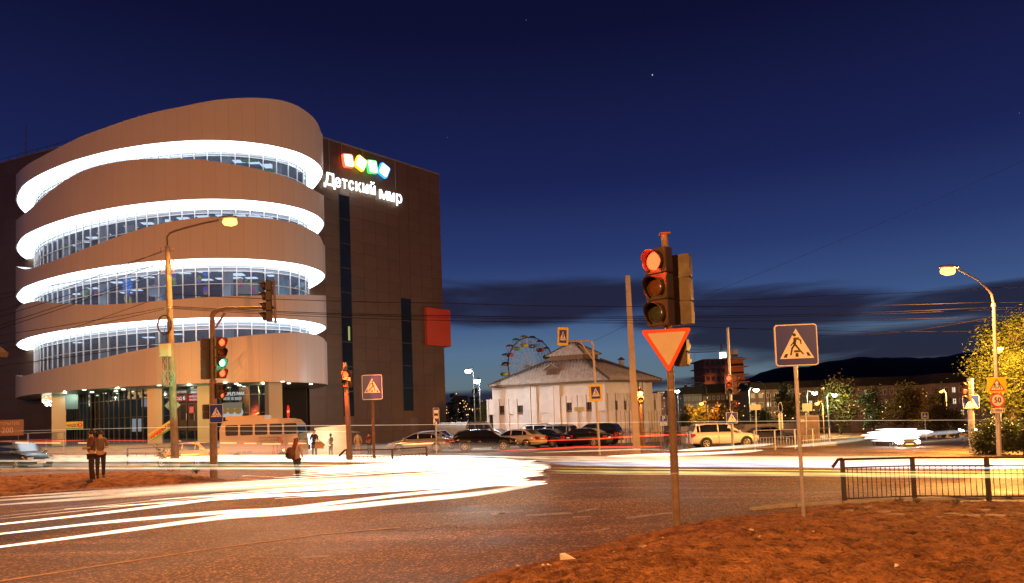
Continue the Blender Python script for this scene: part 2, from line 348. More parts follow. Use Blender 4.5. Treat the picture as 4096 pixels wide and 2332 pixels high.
# worn paint on the asphalt
wp=mat('worn_road_paint',(.55,.52,.48),.7,stain=(.14,.11,.09),vscale=5)
mk=[[(1312,1286),(1425,1279),(1432,1283),(1316,1290)],[(1440,1277),(1490,1268),(1495,1271),(1445,1281)],[(1430,1290),(1478,1289),(1478,1292),(1430,1294)],[(1560,1292),(1690,1277),(1694,1281),(1570,1296)],[(1243,1280),(1275,1279),(1275,1283),(1243,1284)],[(1480,1326),(1520,1318),(1524,1321),(1484,1330)],[(1225,1284),(1262,1281),(1264,1284),(1228,1288)],[(745,1391),(820,1387),(822,1391),(748,1396)]]
for q in mk:
    ps=[vg(*c) for c in q]; MB().add([p+Vector((0,0,.005)) for p in ps],[(0,1,2,3)]).build('road_marking',wp,kind='structure')
ln=MB(); pts=[(-300,1520),(0,1453),(260,1412),(520,1372),(800,1335),(1000,1318)]
ps=[vg(*c) for c in pts]
for a,b in zip(ps,ps[1:]):
    n=Vector((-(b-a).y,(b-a).x,0)).normalized()*.05; ln.quad(a-n+Vector((0,0,.006)),b-n+Vector((0,0,.006)),b+n+Vector((0,0,.006)),a+n+Vector((0,0,.006)))
ln.build('lane_line',mat('faint_line',(.80,.55,.34),.9,stain=(.42,.28,.16),vscale=3),kind='structure')
# zebra stripes across the arm at the right
# hills: long ridges far away
HILLM=mat('hill_forest',(.012,.013,.014),.95,var=.5,vscale=.01)
def ridge(name,Y,pts,depth,seed,amp,lab=None):
    vs=[];fs=[]; xs=np.linspace(pts[0][0],pts[-1][0],260); k=7
    for i,x in enumerate(xs):
        y=np.interp(x,[p[0] for p in pts],[p[1] for p in pts])
        base=vY(float(x),float(y),Y); X=base.x
        z=base.z+amp*mnoise.fractal(Vector((X*.006,seed,0)),1,2,5)*6+amp*.8*mnoise.noise(Vector((X*.12,seed,0)))
        for j in range(k):
            t=j/(k-1); yy=Y-depth*(1-t); n=mnoise.fractal(Vector((X*.004,yy*.004,seed)),1,2,4)
            vs.append((X*(yy/Y),yy,-30+(z+30)*sstep(0,1,t)+n*20*t*(1-t)*amp))
        vs.append((X*1.05,Y*1.12,-40))
    K=k+1
    for i in range(len(xs)-1):
        for j in range(K-1): fs.append((i*K+j,(i+1)*K+j,(i+1)*K+j+1,i*K+j+1))
    MB().add(vs,fs,True).build(name,HILLM,kind='structure')
ridge('hills',2400,[(-900,1060),(0,1050),(900,1048),(1120,1030),(1300,1015),(1560,1008),(1700,1000),(1770,985),(1830,962),(1870,945),(1905,928),(1960,914),(2020,916),(2060,906),(2150,893),(2300,894),(2400,884),(2557,868),(2900,850),(3600,930)],700,3.3,1.6)
# ------------------------------------------------------------------ the shopping centre
PLAN=[(-50.6,71.4),(-50.2,70.2),(-49.6,68.6),(-48.3,66.3),(-46.7,64.3),(-44.6,62.1),(-42.3,60.3),(-39.9,58.7),(-37,57.05),(-34.6,55.95),(-32.3,55.05),(-29.7,54.3),(-27,53.8),(-24.2,53.65),(-21.8,54),(-20.1,54.6),(-18.6,55.5),(-17.35,56.8),(-16.65,58.4),(-16.4,60),(-16.65,61.7),(-17.4,63.5),(-18.6,65.6),(-19.9,67.4)]
def catmull(P,n):
    out=[]; Q=[P[0]]+P+[P[-1]]
    for i in range(1,len(Q)-2):
        p0,p1,p2,p3=[Vector(q) for q in Q[i-1:i+3]]
        for k in range(n):
            t=k/n; out.append(.5*((2*p1)+(p2-p0)*t+(2*p0-5*p1+4*p2-p3)*t*t+(3*p1-p0-3*p2+p3)*t**3))
    out.append(Vector(P[-1])); return out
def resample(P,n):
    L=[0]
    for a,b in zip(P,P[1:]): L.append(L[-1]+(b-a).length)
    xs=np.interp(np.linspace(0,L[-1],n+1),L,[p.x for p in P]); ys=np.interp(np.linspace(0,L[-1],n+1),L,[p.y for p in P])
    return [Vector((float(a),float(b))) for a,b in zip(xs,ys)]
NC=208
OUT=resample(catmull(PLAN,14),NC)
# smooth twice
for _ in range(3): OUT=[OUT[0]]+[(OUT[i-1]+OUT[i]*2+OUT[i+1])/4 for i in range(1,NC)]+[OUT[-1]]
def inset(P,d):
    r=[]
    for i,p in enumerate(P):
        t=(P[min(i+1,len(P)-1)]-P[max(i-1,0)]).normalized(); r.append(p+Vector((-t.y,t.x))*d)
    return r
SOF={1:25.4,2:20.6,3:15.8,4:11.05,5:5.85}
TOPS={1:[(67,699),(82,682),(110,660),(137,644),(192,614),(261,578),(330,545),(412,515),(494,486),(577,461),(659,441),(700,434),(782,416),(865,401),(947,394),(1030,392.6),(1098,398),(1153,409),(1194,427),(1236,454),(1263,482),(1280,512),(1283,537)],
2:[(66,882),(91,862),(104,851),(124,835),(151,809),(176,786),(220,751),(239,737),(279,711),(328,685),(385,666),(452,651),(522,641),(607,636),(700,635),(799,640),(903,653.6),(1005,672),(1093,693),(1159,715),(1214,740),(1247,755.5),(1274,773),(1285,777),(1289,783)],
3:[(64,1066),(80,1074),(102,1078.6),(132,1074),(176,1058),(236,1037),(302,1011),(357,990),(418,968),(489,942),(571,915),(659,891.5),(700,885),(804,871),(920,867.6),(1010,869),(1098,878),(1167,891.5),(1216,908),(1249,923),(1271,937),(1285,953),(1293,983)],
4:[(65,1240),(77,1227),(91,1217),(118,1209),(151,1206),(192,1210),(247,1216.5),(330,1220),(412,1221),(522,1214.6),(659,1203.6),(700,1200),(810,1191),(920,1186),(1030,1184),(1112,1181.6),(1222,1181),(1299,1184)],
5:[(66,1503),(85,1506),(110,1501.6),(133,1495),(192,1481),(275,1463),(385,1440),(494,1414),(604,1393),(700,1376),(810,1364),(914,1353),(1030,1340),(1112,1334),(1167,1331),(1222,1333.5),(1271,1341),(1296,1356),(1306,1372.5)]}
def topz(k):
    T=TOPS[k]; xs=[p[0]/1.602 for p in T]; ys=[p[1]/1.602 for p in T]; out=[]
    X=[proj((p.x,p.y,SOF[k]+2))[0] for p in OUT]; iL=int(np.argmin(X)); iR=int(np.argmax(X))
    for i,p in enumerate(OUT):
        j=min(max(i,iL+1),iR-1); q=OUT[j]; lo,hi=SOF[k]+.05,SOF[k]+6
        for _ in range(30):
            mid=(lo+hi)/2; px,py=proj((q.x,q.y,mid))
            if py>np.interp(px,xs,ys): lo=mid
            else: hi=mid
        out.append(lo)
    for _ in range(4): out=[out[0]]+[(out[i-1]+2*out[i]+out[i+1])/4 for i in range(1,NC)]+[out[-1]]
    return out
TZ={k:topz(k) for k in SOF}
mall=thing('shopping_centre','large shopping centre with curved beige bands between lit glass storeys and a dark block','building',(-30,62,0))
inv=Matrix.Translation(Vector((30,-62,0)))
def mp(mb,name,m_,parent=mall,**k):
    mb.v=[tuple(Vector(q)+Vector((30,-62,0))) for q in mb.v]; return mb.build(name,m_,parent,**k)
bandm=mat('beige_composite_panel',(.60,.53,.50),.42,.1,perobj=.018,spec=.4)
capm=mat('pale_ledge_metal',(.55,.55,.54),.5,.2)
sofm=emit('glowing_soffit',(.80,.92,1),6)  # the soffit surface itself emits, in place of its LED fittings
IN=inset(OUT,1.5)
corem=mat('band_backing',(.12,.11,.10),.8)
for k,zs in SOF.items():
    Z=TZ[k]; o2=inset(OUT,.10)
    core=MB()
    for i in range(NC):
        a,b=o2[i],o2[i+1]; c,d=IN[i],IN[i+1]
        core.quad((a.x,a.y,zs+.02),(b.x,b.y,zs+.02),(b.x,b.y,Z[i+1]-.03),(a.x,a.y,Z[i]-.03))
    mp(core,'band_backing',corem,fix=False)
    led=MB()
    for i in range(NC):
        a,b=OUT[i],OUT[i+1]; c,d=IN[i],IN[i+1]
        led.quad((a.x,a.y,Z[i]+.01),(b.x,b.y,Z[i+1]+.01),(d.x,d.y,Z[i+1]+.01),(c.x,c.y,Z[i]+.01))
    mp(led,'ledge',capm,fix=False)
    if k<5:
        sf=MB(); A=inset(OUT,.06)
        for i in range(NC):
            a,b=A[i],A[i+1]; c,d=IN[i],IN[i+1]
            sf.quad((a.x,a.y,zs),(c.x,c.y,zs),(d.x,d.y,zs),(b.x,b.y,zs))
        mp(sf,'glowing_soffit',sofm,fix=False)
    step=4
    for s in range(0,NC,step):
        pn=MB(); g0=.004
        for i in range(s,s+step):
            a,b=OUT[i].copy(),OUT[i+1].copy()
            if i==s: a+= (b-a).normalized()*g0
            if i==s+step-1: b-= (b-a).normalized()*g0
            pn.add([(a.x,a.y,zs-.03),(b.x,b.y,zs-.03),(b.x,b.y,Z[i+1]+.04),(a.x,a.y,Z[i]+.04)],[(0,1,2,3)],True)
            c,d=o2[i],o2[i+1]
            pn.add([(c.x,c.y,zs-.03),(d.x,d.y,zs-.03),(b.x,b.y,zs-.03),(a.x,a.y,zs-.03)],[(0,1,2,3)]); pn.add([(a.x,a.y,Z[i]+.04),(b.x,b.y,Z[i+1]+.04),(d.x,d.y,Z[i+1]+.04),(c.x,c.y,Z[i]+.04)],[(0,1,2,3)])
        mp(pn,'cladding_panel',bandm,fix=False)
# glazing between the bands
NG=44
GL=resample(IN,NG); GLb=inset(GL,.05)
paneg=glass('shop_glass',(.62,.72,.85),.60,(.22,.27,.36),.16)
spang=glass('white_spandrel_glass',(.5,.6,.7),.15,(.26,.31,.38),.8)
mull=mat('mullion',(.62,.64,.66),.4,.3)
allp=[]; stuffp=MB()
for k in (1,2,3,4):
    zs=SOF[k]; zb=SOF[k+1]+.6; ml=MB(); sp=MB()
    for i in range(NG):
        a,b=GL[i],GL[i+1]
        for z0,z1 in ((zs-.42,zs),(zs-.72,zs-.46)): sp.quad((a.x,a.y,z0),(b.x,b.y,z0),(b.x,b.y,z1),(a.x,a.y,z1))
        t=(b-a).normalized(); n=Vector((t.y,-t.x))*.05
        for q in (a,):
            ml.box(-.032,.032,-.06,.05,zb,zs,Matrix.Translation((q.x,q.y,0))@Matrix.Rotation(math.atan2(t.y,t.x),4,'Z'))
        L=(b-a).length
        for z in (zs-.44,zs-.74,zs-1.78,zs-3.3): ml.box(0,L,-.05,.03,z-.022,z+.022,Matrix.Translation((a.x,a.y,0))@Matrix.Rotation(math.atan2(t.y,t.x),4,'Z'))
        zt=[TZ[k+1][int(round(i*NC/NG))],TZ[k+1][int(round((i+1)*NC/NG))]]
        for z0,z1 in ((zs-1.75,zs-.76),(zs-3.28,zs-1.81)):
            vis=True
            # hidden wholly behind the band below?
            c=(a+b)/2; px,py=proj((c.x,c.y,z1)); T=TOPS[k+1]
            if py*1.602>np.interp(px*1.602,[q[0] for q in T],[q[1] for q in T]) or px*1.602<120 and i<4: vis=False
            A=proj((a.x,a.y,z0)); B=proj((b.x,b.y,z1)); allp.append((abs(A[0]-B[0])*abs(A[1]-B[1])*(1 if vis else 0),i,k,z0,z1))
    mp(ml,'mullion_frame',mull); mp(sp,'spandrel_strip',spang,fix=False)
allp.sort(reverse=True)
for n_,(ar,i,k,z0,z1) in enumerate(allp):
    a,b=GL[i],GL[i+1]; t=(b-a).normalized()*.035; a=a+t; b=b-t
    tgt=MB() if n_<290 else stuffp
    tgt.quad((a.x,a.y,z0),(b.x,b.y,z0),(b.x,b.y,z1),(a.x,a.y,z1))
    if n_<290: mp(tgt,'pane',paneg,fix=False)
mp(stuffp,'hidden_panes',paneg,fix=False,kind='stuff')
# dark block behind
A1=Vector((-92,87.8)); A2=Vector((-43,67.5)); B1=Vector((-19.9,66.8)); B2=Vector((-7.85,79.9)); RZ=31.5
dkm=mat('dark_block_wall',(.06,.05,.045),.7)
MB_=MB(); MB_.prism([(-92,88.0),(-43,67.7),(-38,67.0),(-19.8,67.0),(-8.05,80.0),(-35,112),(-92,130)],0,RZ-.1,'xy'); mp(MB_,'block_core',dkm)
blockp=mat('bronze_panel',(.135,.078,.048),.42,.25,perobj=.06,var=.08,vscale=1.2)
def panelwall(a,b,nc,z0,z1,nr,skip=lambda u,z:False,stuff=False,minz=0):
    t=(b-a).normalized(); L=(b-a).length; w=L/nc; h=(z1-z0)/nr; rot=math.atan2(t.y,t.x)
    me=MB().box(.009,w-.009,-.05,.0,.009,h-.009).mesh('panel'); me.materials.append(blockp)
    sm=MB()
    for r in range(nr):
        for c in range(nc):
            if skip((c+.5)*w,z0+(r+.5)*h): continue
            p=a+t*(c*w)
            link('panel',me,mall,(p.x+30,p.y-62,z0+r*h),rot)
# right wall panels + window strips
tR=(B2-B1).normalized(); LR=(B2-B1).length
def wR(x,y): u,z,p=vplane(x,y,B1,B2); return u,z
s1=(wR(849,700)[0],wR(877,700)[0]); s2=(wR(1003,880)[0],wR(1029,880)[0])
zt1=wR(862,488)[1]; zb1=wR(872,1040)[1]; zt2=wR(1012,745)[1]; zb2=wR(1018,1026)[1]
nh=25; 
spans=[(0.02,s1[0],2),(s1[1],s2[0],4),(s2[1],LR,3)]
for u0,u1,nc in spans: panelwall(B1+tR*u0,B1+tR*u1,nc,.1,RZ,nh if nc!=3 else nh)
for (u0,u1),zt,zb in ((s1,zt1,zb1),(s2,zt2,zb2)):
    R_=Matrix.Translation((B1.x,B1.y,0))@Matrix.Rotation(math.atan2(tR.y,tR.x),4,'Z')
    mp(MB().box(u0+.02,u1-.02,-.05,0,zt+.02,RZ,R_),'strip_panel',blockp); mp(MB().box(u0+.02,u1-.02,-.05,0,.1,zb-.02,R_),'strip_panel',blockp)
    fr=MB()
    n=int((zt-zb)/2.4)
    for j in range(n+1):
        z=zb+(zt-zb)*j/n; fr.box(u0,u1,-.045,.0,z-.05,z+.05,R_)
    fr.box(u0-.0,u0+.06,-.06,0,zb,zt,R_); fr.box(u1-.06,u1,-.06,0,zb,zt,R_); mp(fr,'window_frame',darksteel)
    for j in range(n):
        z=zb+(zt-zb)*j/n; q=MB().box(u0+.07,u1-.07,-.02,-.005,z+.06,z+(zt-zb)/n-.06,R_); mp(q,'pane',mat('dark_pane',(.012,.014,.018),.12))
# lit window glint, side door
d=wR(1033,1052); R_=Matrix.Translation((B1.x,B1.y,0))@Matrix.Rotation(math.atan2(tR.y,tR.x),4,'Z')
mp(MB().box(d[0]-.55,d[0]+.55,-.09,-.052,.15,2.7,R_),'side_door',mat('door_brown',(.16,.10,.07),.5))
mp(MB().box(wR(871,828)[0]-.1,wR(871,828)[0]+.12,-.03,-.021,wR(871,850)[1],wR(871,815)[1],R_),'lit_window',emit('yellow_window',(.8,.8,.25),.5))
# coping + seams lit near the sign
cp=MB(); 
for a,b in ((A1,A2),(B1,B2)):
    t=(b-a).normalized(); cp.box(0,(b-a).length,-.12,.3,RZ,RZ+.12,Matrix.Translation((a.x,a.y,0))@Matrix.Rotation(math.atan2(t.y,t.x),4,'Z'))
mp(cp,'coping',mat('coping_metal',(.28,.25,.24),.5,.4))
# left wall panels
tL=(A2-A1).normalized(); LL=(A2-A1).length
panelwall(A1+tL*(LL-16),A2,7,.1,RZ,21)
panelwall(A1+tL*(LL-16-24),A1+tL*(LL-16),4,.1,RZ,6)
# railing on the roof, mast
rl=MB(); P0=A1+tL*(LL-20)
rp=[P0+tL*(i*1.6) for i in range(15)]
for p in rp: rl.cyl((p.x,p.y+1,RZ),(p.x,p.y+1,RZ+1.1),.025,n=5)
for h in (.55,1.1): rl.cyl((rp[0].x,rp[0].y+1,RZ+h),(rp[-1].x,rp[-1].y+1,RZ+h),.02,n=5)
mp(rl,'roof_railing',darksteel)
INR=inset(OUT,2.6); rl=MB()
pr=None
for i in range(40,150,5):
    q=INR[i]; z=TZ[1][i]-.3; rl.cyl((q.x,q.y,z),(q.x,q.y,z+1.55),.025,n=5)
    if pr: 
        for h in (1.0,1.5): rl.cyl((pr[0],pr[1],pr[2]+h),(q.x,q.y,z+h),.02,n=5)
    pr=(q.x,q.y,z)
mp(rl,'roof_railing',darksteel)
p=vplane(47,380,A1,A2)[2]; q=vplane(48,295,A1,A2)[2]; mp(MB().cyl((p.x,p.y+1,RZ),(q.x,q.y+1,q.z),.06,.03,6),'mast',rusty)
# storey floors, ceilings with lamps, columns and shop things inside
fl=MB(); cl=MB()
I2=inset(OUT,1.62)
for k in (1,2,3,4,5):
    z=SOF[k]; poly=[(p.x,p.y) for p in I2[::6]]+[(-20.2,66.9),(-43,67.4)]
    fl.prism(poly,z+.02 if k<5 else z+.03,z+.55,'xy')
mp(fl,'floor_slab',mat('ceiling_grey',(.16,.17,.2),.8))
roofp=[(p.x,p.y) for p in inset(OUT,1.4)[::6]]+[(-20.2,66.9),(-43,67.4)]
mp(MB().prism(roofp,SOF[1]+.6,SOF[1]+1.0,'xy'),'drum_roof',dkm)
im=emit('ceiling_lamp',(.85,.95,1),1.7); pl=[]
rr=random.Random(3)
for k in (1,2,3,4):
    cm=MB()
    for i in range(14,190,9):
        for dd in (4.5,7.5):
            q=inset(OUT,dd)[i]
            if q.y>66 or rr.random()<(.62 if k in(1,4) else .25): continue
            cm.box(q.x-.5,q.x+.5,q.y-.3,q.y+.3,SOF[k]-.05,SOF[k]-.01)
    if cm.v: mp(cm,'ceiling_light_panels',im)
ic=MB()
for k in (1,2,3,4):
    for i in range(20,195,29):
        q=inset(OUT,3.2)[i]; ic.box(q.x-.3,q.x+.3,q.y-.3,q.y+.3,SOF[k+1]+.5,SOF[k])
mp(ic,'inner_column',mat('inner_column_white',(.55,.6,.62),.7))
def inside(x0,x1,y0,y1,k,Yoff,m_,name):   # box seen through the glass, pixel rect
    c=vY((x0+x1)/2,(y0+y1)/2,58); 
    best=min(GL,key=lambda p:abs(proj((p.x,p.y,SOF[k]-2))[0]-(x0+x1)/2)+(0 if p.y<63 else 500))
    Y=best.y+Yoff; a=vY(x0,y1,Y); b=vY(x1,y0,Y); mp(MB().box(a.x,b.x,Y,Y+.5,a.z,b.z),name,m_)
for a in [(150,158,606,622,2,1.5,mat('shelf_y',(.5,.6,.1),.6),'display_stand'),(188,202,600,622,2,1.3,mat('toy_white',(.6,.68,.7),.6),'display_stand'),(356,388,590,612,2,1,mat('shop_tan',(.5,.36,.2),.6),'display_stand'),(316,334,562,590,2,1.0,mat('shop_cream',(.5,.5,.4),.6),'display_stand'),(580,640,704,734,3,2,mat('shop_pale_green',(.42,.5,.36),.7),'display_wall'),(690,712,702,735,3,1,mat('shop_cyan',(.3,.5,.5),.7),'display_wall'),(370,396,712,738,3,1,mat('shop_shelf',(.5,.55,.6),.7),'display_wall'),(60+540,640,386,400,1,1,mat('green_room',(.05,.35,.08),.7),'green_board'),(655,678,420,440,1,.6,mat('green_room',(.05,.35,.08),.7),'green_board')]: inside(*a)

def gdisc(x,y,r,m_,name='hanging_disc',sx=1):
    Y=min((abs(proj((p.x,p.y,13))[0]-x),p.y) for p in GL if p.y<62)[1]+.35; c=vY(x,y,Y); mp(MB().prism([(c.x+sx*r*math.cos(a*.5236),c.z+r*math.sin(a*.5236)) for a in range(12)],Y-.01,Y+.01,'xz'),name,m_)
DC=[emit('disc_blue',(.08,.25,.9),.55),emit('disc_green',(.25,.6,.1),.5),emit('disc_orange',(.8,.35,.08),.5),emit('disc_pink',(.8,.15,.45),.5),emit('disc_yellow',(.75,.7,.1),.5),emit('disc_violet',(.2,.12,.8),.5)]  # discs given a glow of their own so they show at night
for x,y,r,k in ((515,682,.30,0),(498,692,.15,1),(497,697,.22,2),(514,704,.10,1),(514,722,.24,5),(514,730,.20,2),(497,702,.18,0),(496,745,.22,4),(497,750,.15,2),(600,700,.2,2),(601,715,.2,3),(614,700,.13,1),(627,682,.16,5),(627,703,.15,1),(630,724,.28,3),(213,740,.2,4),(216,728,.16,1),(241,730,.16,3),(204,733,.13,1),(228,720,.13,2),(268,722,.2,0),(252,735,.13,3),(180,744,.13,2),(434,688,.22,5),(433,697,.2,4),(435,706,.18,1)): gdisc(x,y,r,DC[k])
for x,y,r,sx,k in ((309,684,.25,.45,0),(312,692,.35,.5,0),(316,701,.5,.62,0),(318,711,.62,.7,0),(314,722,.35,.6,0),(322,722,.35,.5,0),(318,734,.3,.8,5),(313,745,.32,.4,4),(325,750,.35,.35,4)): gdisc(x,y,r,DC[k] if k!=0 else emit('window_blue_glow',(.06,.30,1),.9),'window_painting',sx)  # window figure glows too, so it shows through the glass
# ------------------------------------------------------------------ text
TXT={}
def textmesh(s,size,mt,bold=0,ext=.004,align='CENTER',sx=1):
    key=(s,size,mt.name,bold,ext,align,sx)
    if key in TXT: return TXT[key]
    c=bpy.data.curves.new('t','FONT'); c.body=s; c.size=size; c.extrude=ext; c.offset=bold; c.align_x=align; c.align_y='CENTER'; c.resolution_u=3
    o=bpy.data.objects.new('t',c); COL.objects.link(o); dg=bpy.context.evaluated_depsgraph_get(); me=bpy.data.meshes.new_from_object(o.evaluated_get(dg))
    bpy.data.objects.remove(o); me.transform(Matrix.Scale(sx,4,(1,0,0))@Matrix.Rotation(math.pi/2,4,'X')); me.materials.clear(); me.materials.append(mt); TXT[key]=me; return me
def text(s,size,mt,parent,loc,rot=0,**k): return link('lettering',textmesh(s,size,mt,**k),parent,loc,rot)
# ------------------------------------------------------------------ entrance level of the shopping centre
PZ=1.15
G0=inset(OUT,4.3); st_=MB()
st_.prism([(p.x,p.y) for p in inset(OUT,.9)[::6]]+[(-20.2,66.9),(-43,67.4)],.1,PZ,'xy'); mp(st_,'platform',mat('granite_platform',(.27,.24,.19),.6,var=.2,vscale=2))
stm=mat('granite_step',(.36,.32,.24),.6,var=.2,vscale=2)
for j in range(7):
    y0=50.6+j*.42; q=MB().box(-40.5+30,-19.5+30,y0-62,y0+.42-62+2.0*(j==6),.13 if j==0 else .13+j*.146-.02,.13+(j+1)*.146); q.build('step',stm,mall)
# soffit of the canopy, grey metal with downlights
cs=MB(); cs.prism([(p.x,p.y) for p in inset(OUT,.08)[::4]]+[(-20.2,66.9),(-43,67.4)],SOF[5]-.02,SOF[5]+.015,'xy'); mp(cs,'canopy_soffit',mat('soffit_metal',(.23,.21,.18),.28,.5))
dl=emit('downlight',(.95,1,.75),5); dme=MB().cyl((0,0,-.05),(0,0,0),.15,.15,12).mesh('downlight'); dme.materials.append(dl)
for x,y in [(x/3.64/1.602,(1500+y/3.64)/1.602) for x,y in [(1225,212),(1340,247),(1523,265),(1795,207),(1687,233),(1713,266),(995,296),(1090,312),(1423,295),(2317,147),(2387,245),(1840,325),(1930,240)]]+[((700+x/3.64)/1.602,(1500+y/3.64)/1.602) for x,y in [(730,108),(890,122),(937,147),(1005,165),(790,180),(250,185),(495,188),(1568,92),(1657,118),(1980,130)]]:
    p=vz(x,y,SOF[5]-.02); link('downlight',dme,mall,(p.x+30,p.y-62,p.z))
for X,Y,e in ((-40,61,90),(-33,57,110),(-26.5,56,110),(-21,57.5,90)): lamp('canopy_light',(X,Y,SOF[5]-.35),e,(.9,1,.65),.3)
# columns
clm=mat('column_cladding',(.36,.33,.28),.35,.35)
for (x,y) in ((148,1060),(389,1062),(513,1062),(684,1050)):
    Y={148:63.2,389:57.0,513:55.9,684:56.2}[x]; p=vY(x,y,Y)
    for w_ in ((-.62,.0),(.02,.62)):
        pass
    R_=Matrix.Translation((p.x+30,p.y-62,0))@Matrix.Rotation(math.radians(38 if x>600 else 30 if x<200 else 20),4,'Z')
    MB().box(-.55,.55,-.5,.5,.1,SOF[5]-.02,R_).build('column',clm,mall)
# ground floor glazing
dg_=glass('dark_shop_glass',(.6,.62,.6),.86,(.02,.02,.02),.12); 
gw=resample(G0[10:200],44); frm=MB()
for i in range(len(gw)):
    q=gw[i]; a=gw[min(i+1,44)]; t=(a-gw[i-1 if i else 0]).normalized(); M=Matrix.Translation((q.x,q.y,0))@Matrix.Rotation(math.atan2(t.y,t.x),4,'Z')
    frm.box(-.04,.04,-.07,.05,PZ,SOF[5]-.02,M)
    if i<44:
        L=(gw[i+1]-q).length; t2=(gw[i+1]-q).normalized(); M=Matrix.Translation((q.x,q.y,0))@Matrix.Rotation(math.atan2(t2.y,t2.x),4,'Z')
        for z in (PZ+.05,PZ+2.35,PZ+3.9): frm.box(0,L,-.05,.04,z-.03,z+.03,M)
        for z0,z1 in ((PZ+.08,PZ+2.32),(PZ+2.38,PZ+3.87),(PZ+3.93,SOF[5]-.03)):
            mp(MB().box(.05,L-.05,-.012,.0,z0,z1,M),'pane',dg_)
mp(frm,'glazing_frame',mat('glazing_frame_bronze',(.16,.13,.09),.35,.5))
# things seen inside: lamps cluster, blue shutter, screens
inb=mp(MB().box(-44,-20,66.2,66.5,PZ,SOF[5]),'back_wall',mat('inside_dark',(.05,.04,.035),.7))
ill=emit('chandelier',(1,.55,.25),1.4); cb=MB(); rr=random.Random(5)
for k in range(26):
    p=vY(rr.uniform(322,376),rr.uniform(978,995),61.5); cb.lathe([(0,-.14),(.1,-.1),(.14,0),(.1,.1),(0,.14)],p,8)
mp(cb,'lamp_globes',ill)
def rectY(x0,x1,y0,y1,Y,m_,name,th=.06,par=mall):
    a=vY(x0,y1,Y); b=vY(x1,y0,Y); return mp(MB().box(a.x,b.x,Y,Y+th,a.z,b.z),name,m_,par)
rectY(163,195,984,1022,61.8,mat('roller_shutter',(.10,.16,.20),.5),'roller_shutter')
rectY(330,352,1045,1078,61,emit('lit_doorway',(.8,.85,1),.9),'lit_doorway')
rectY(353,372,994,1016,61,emit('screen_pink',(.75,.7,1),.8),'screen')
rectY(104,131,972,1005,64.6,emit('neon_mixed',(1,.55,.2),1.1),'neon_sign')
nb=emit('neon_white',(.95,1,.8),9); cb=MB()
for k in range(60):
    p=vY(rr.uniform(106,131) if k<30 else rr.uniform(110,132),rr.uniform(973,1006) if k<30 else rr.uniform(1000,1014),64.4); cb.lathe([(0,-.04),(.05,0),(0,.04)],p,6)
mp(cb,'neon_bulbs',nb)
# entrance boards
red=mat('board_red',(.5,.03,.03),.5); brd=mat('board_grey',(.07,.065,.06),.5); wht=emit('lit_lettering',(1,.97,.92),.75); redE=emit('board_red_lit',(.62,.035,.03),.55)
YB=57.75
def V(x,y): return ((700+x/3.64)/1.602,(1500+y/3.64)/1.602)
def board(x0,x1,y0,y1,m_,nm='sign_board',Y=YB):
    a=V(x0,y0);b=V(x1,y1); return rectY(a[0],b[0],a[1],b[1],Y,m_,nm)
def lett(s,x,y,h,m_,Y=YB-.03,sx=1,bold=0):
    c=V(x,y); p=vY(c[0],c[1],Y); size=h/3.64*Y/FP*1.38
    text(s,size,m_,mall,(p.x+30,p.y-62,p.z),sx=sx,bold=bold)
board(-90,178,190,290,brd); lett("PEOPLE'S PARK",60,248,30,wht,sx=.8)
board(-90,176,294,392,redE); lett("ВХОД",20,345,42,wht,sx=.95,bold=.004)
p=V(130,335); p=vY(p[0],p[1],YB-.03); mp(MB().cyl((p.x,p.y,p.z),(p.x,p.y+.02,p.z),.27,.27,20),'number_disc',mat('disc_dark',(.05,.06,.05),.5)); lett("6",130,336,56,wht,Y=YB-.045,bold=.01)
board(186,396,186,274,brd); lett("PEOPLE'S CINEMA",290,215,18,wht,sx=.62); lett("IMAX",285,252,34,wht,bold=.006)
board(184,396,278,386,redE); lett("пн вт ср чт вс",285,292,9,wht); lett("09.00-02.00",290,314,28,wht,sx=.9); lett("пт сб",290,337,9,wht); lett("09.00-03.00",292,360,28,wht,sx=.9)
board(406,560,392,440,mat('board_cream',(.3,.27,.2),.5)); lett("ФУД-К",480,418,32,wht)
# doors
drm=mat('door_frame_dark',(.035,.032,.03),.4,.4)
for x0,x1 in ((60,175),(190,290),(292,398)):
    dd=board(x0,x1,400,815,drm,'door',YB+.02); board(x0+24,x1-24,432,650,paneg if x0>280 else dg_,'door_glass',YB-.012); board(x1-14,x1-8,560,660,galv,'door_handle',YB-.05)
board(208,272,455,556,red,'notice',YB-.03); 
for k in range(5): board(214,266,476+k*15,480+k*15,wht,'notice_line',YB-.04)
board(332,360,482,524,whitep,'no_smoking_notice',YB-.03); p=V(346,505); p=vY(p[0],p[1],YB-.05); mp(MB().lathe([(.10,-.004),(.14,-.004),(.14,.004),(.10,.004),(.10,-.004)],(p.x,p.y,p.z),14,'y'),'notice_ring',red)
# food posters on the glass right of the doors
YP=57.5
board(690,975,395,575,emit('poster_ground',(.5,.42,.28),.35),'food_poster',YP)
fo=mat('poster_food',(.45,.25,.07),.6); fo2=emit('poster_plate',(.75,.8,.85),.55)
for cx in (720,820,920):
    p=V(cx,500); p=vY(p[0],p[1],YP-.02); mp(MB().cyl((p.x,p.y,p.z-.25),(p.x,p.y+.01,p.z-.25),.42,.42,18),'poster_plate',fo2); mp(MB().cyl((p.x,p.y-.012,p.z-.1),(p.x,p.y-.002,p.z-.1),.3,.3,14),'poster_dish',emit('poster_dish',(.5,.28,.08),.5))
for x0,x1 in ((705,745),(755,795),(815,850),(868,965)): board(x0,x1,318,366,emit('poster_cap',(.55,.58,.55),.5),'poster_caption',YP)
lett("PEOPLE'S PARK",850,275,50,wht,Y=YP-.03,sx=.72,bold=.004)
board(690,975,585,612,emit('poster_green',(.35,.5,.08),.5),'poster_strip',YP)
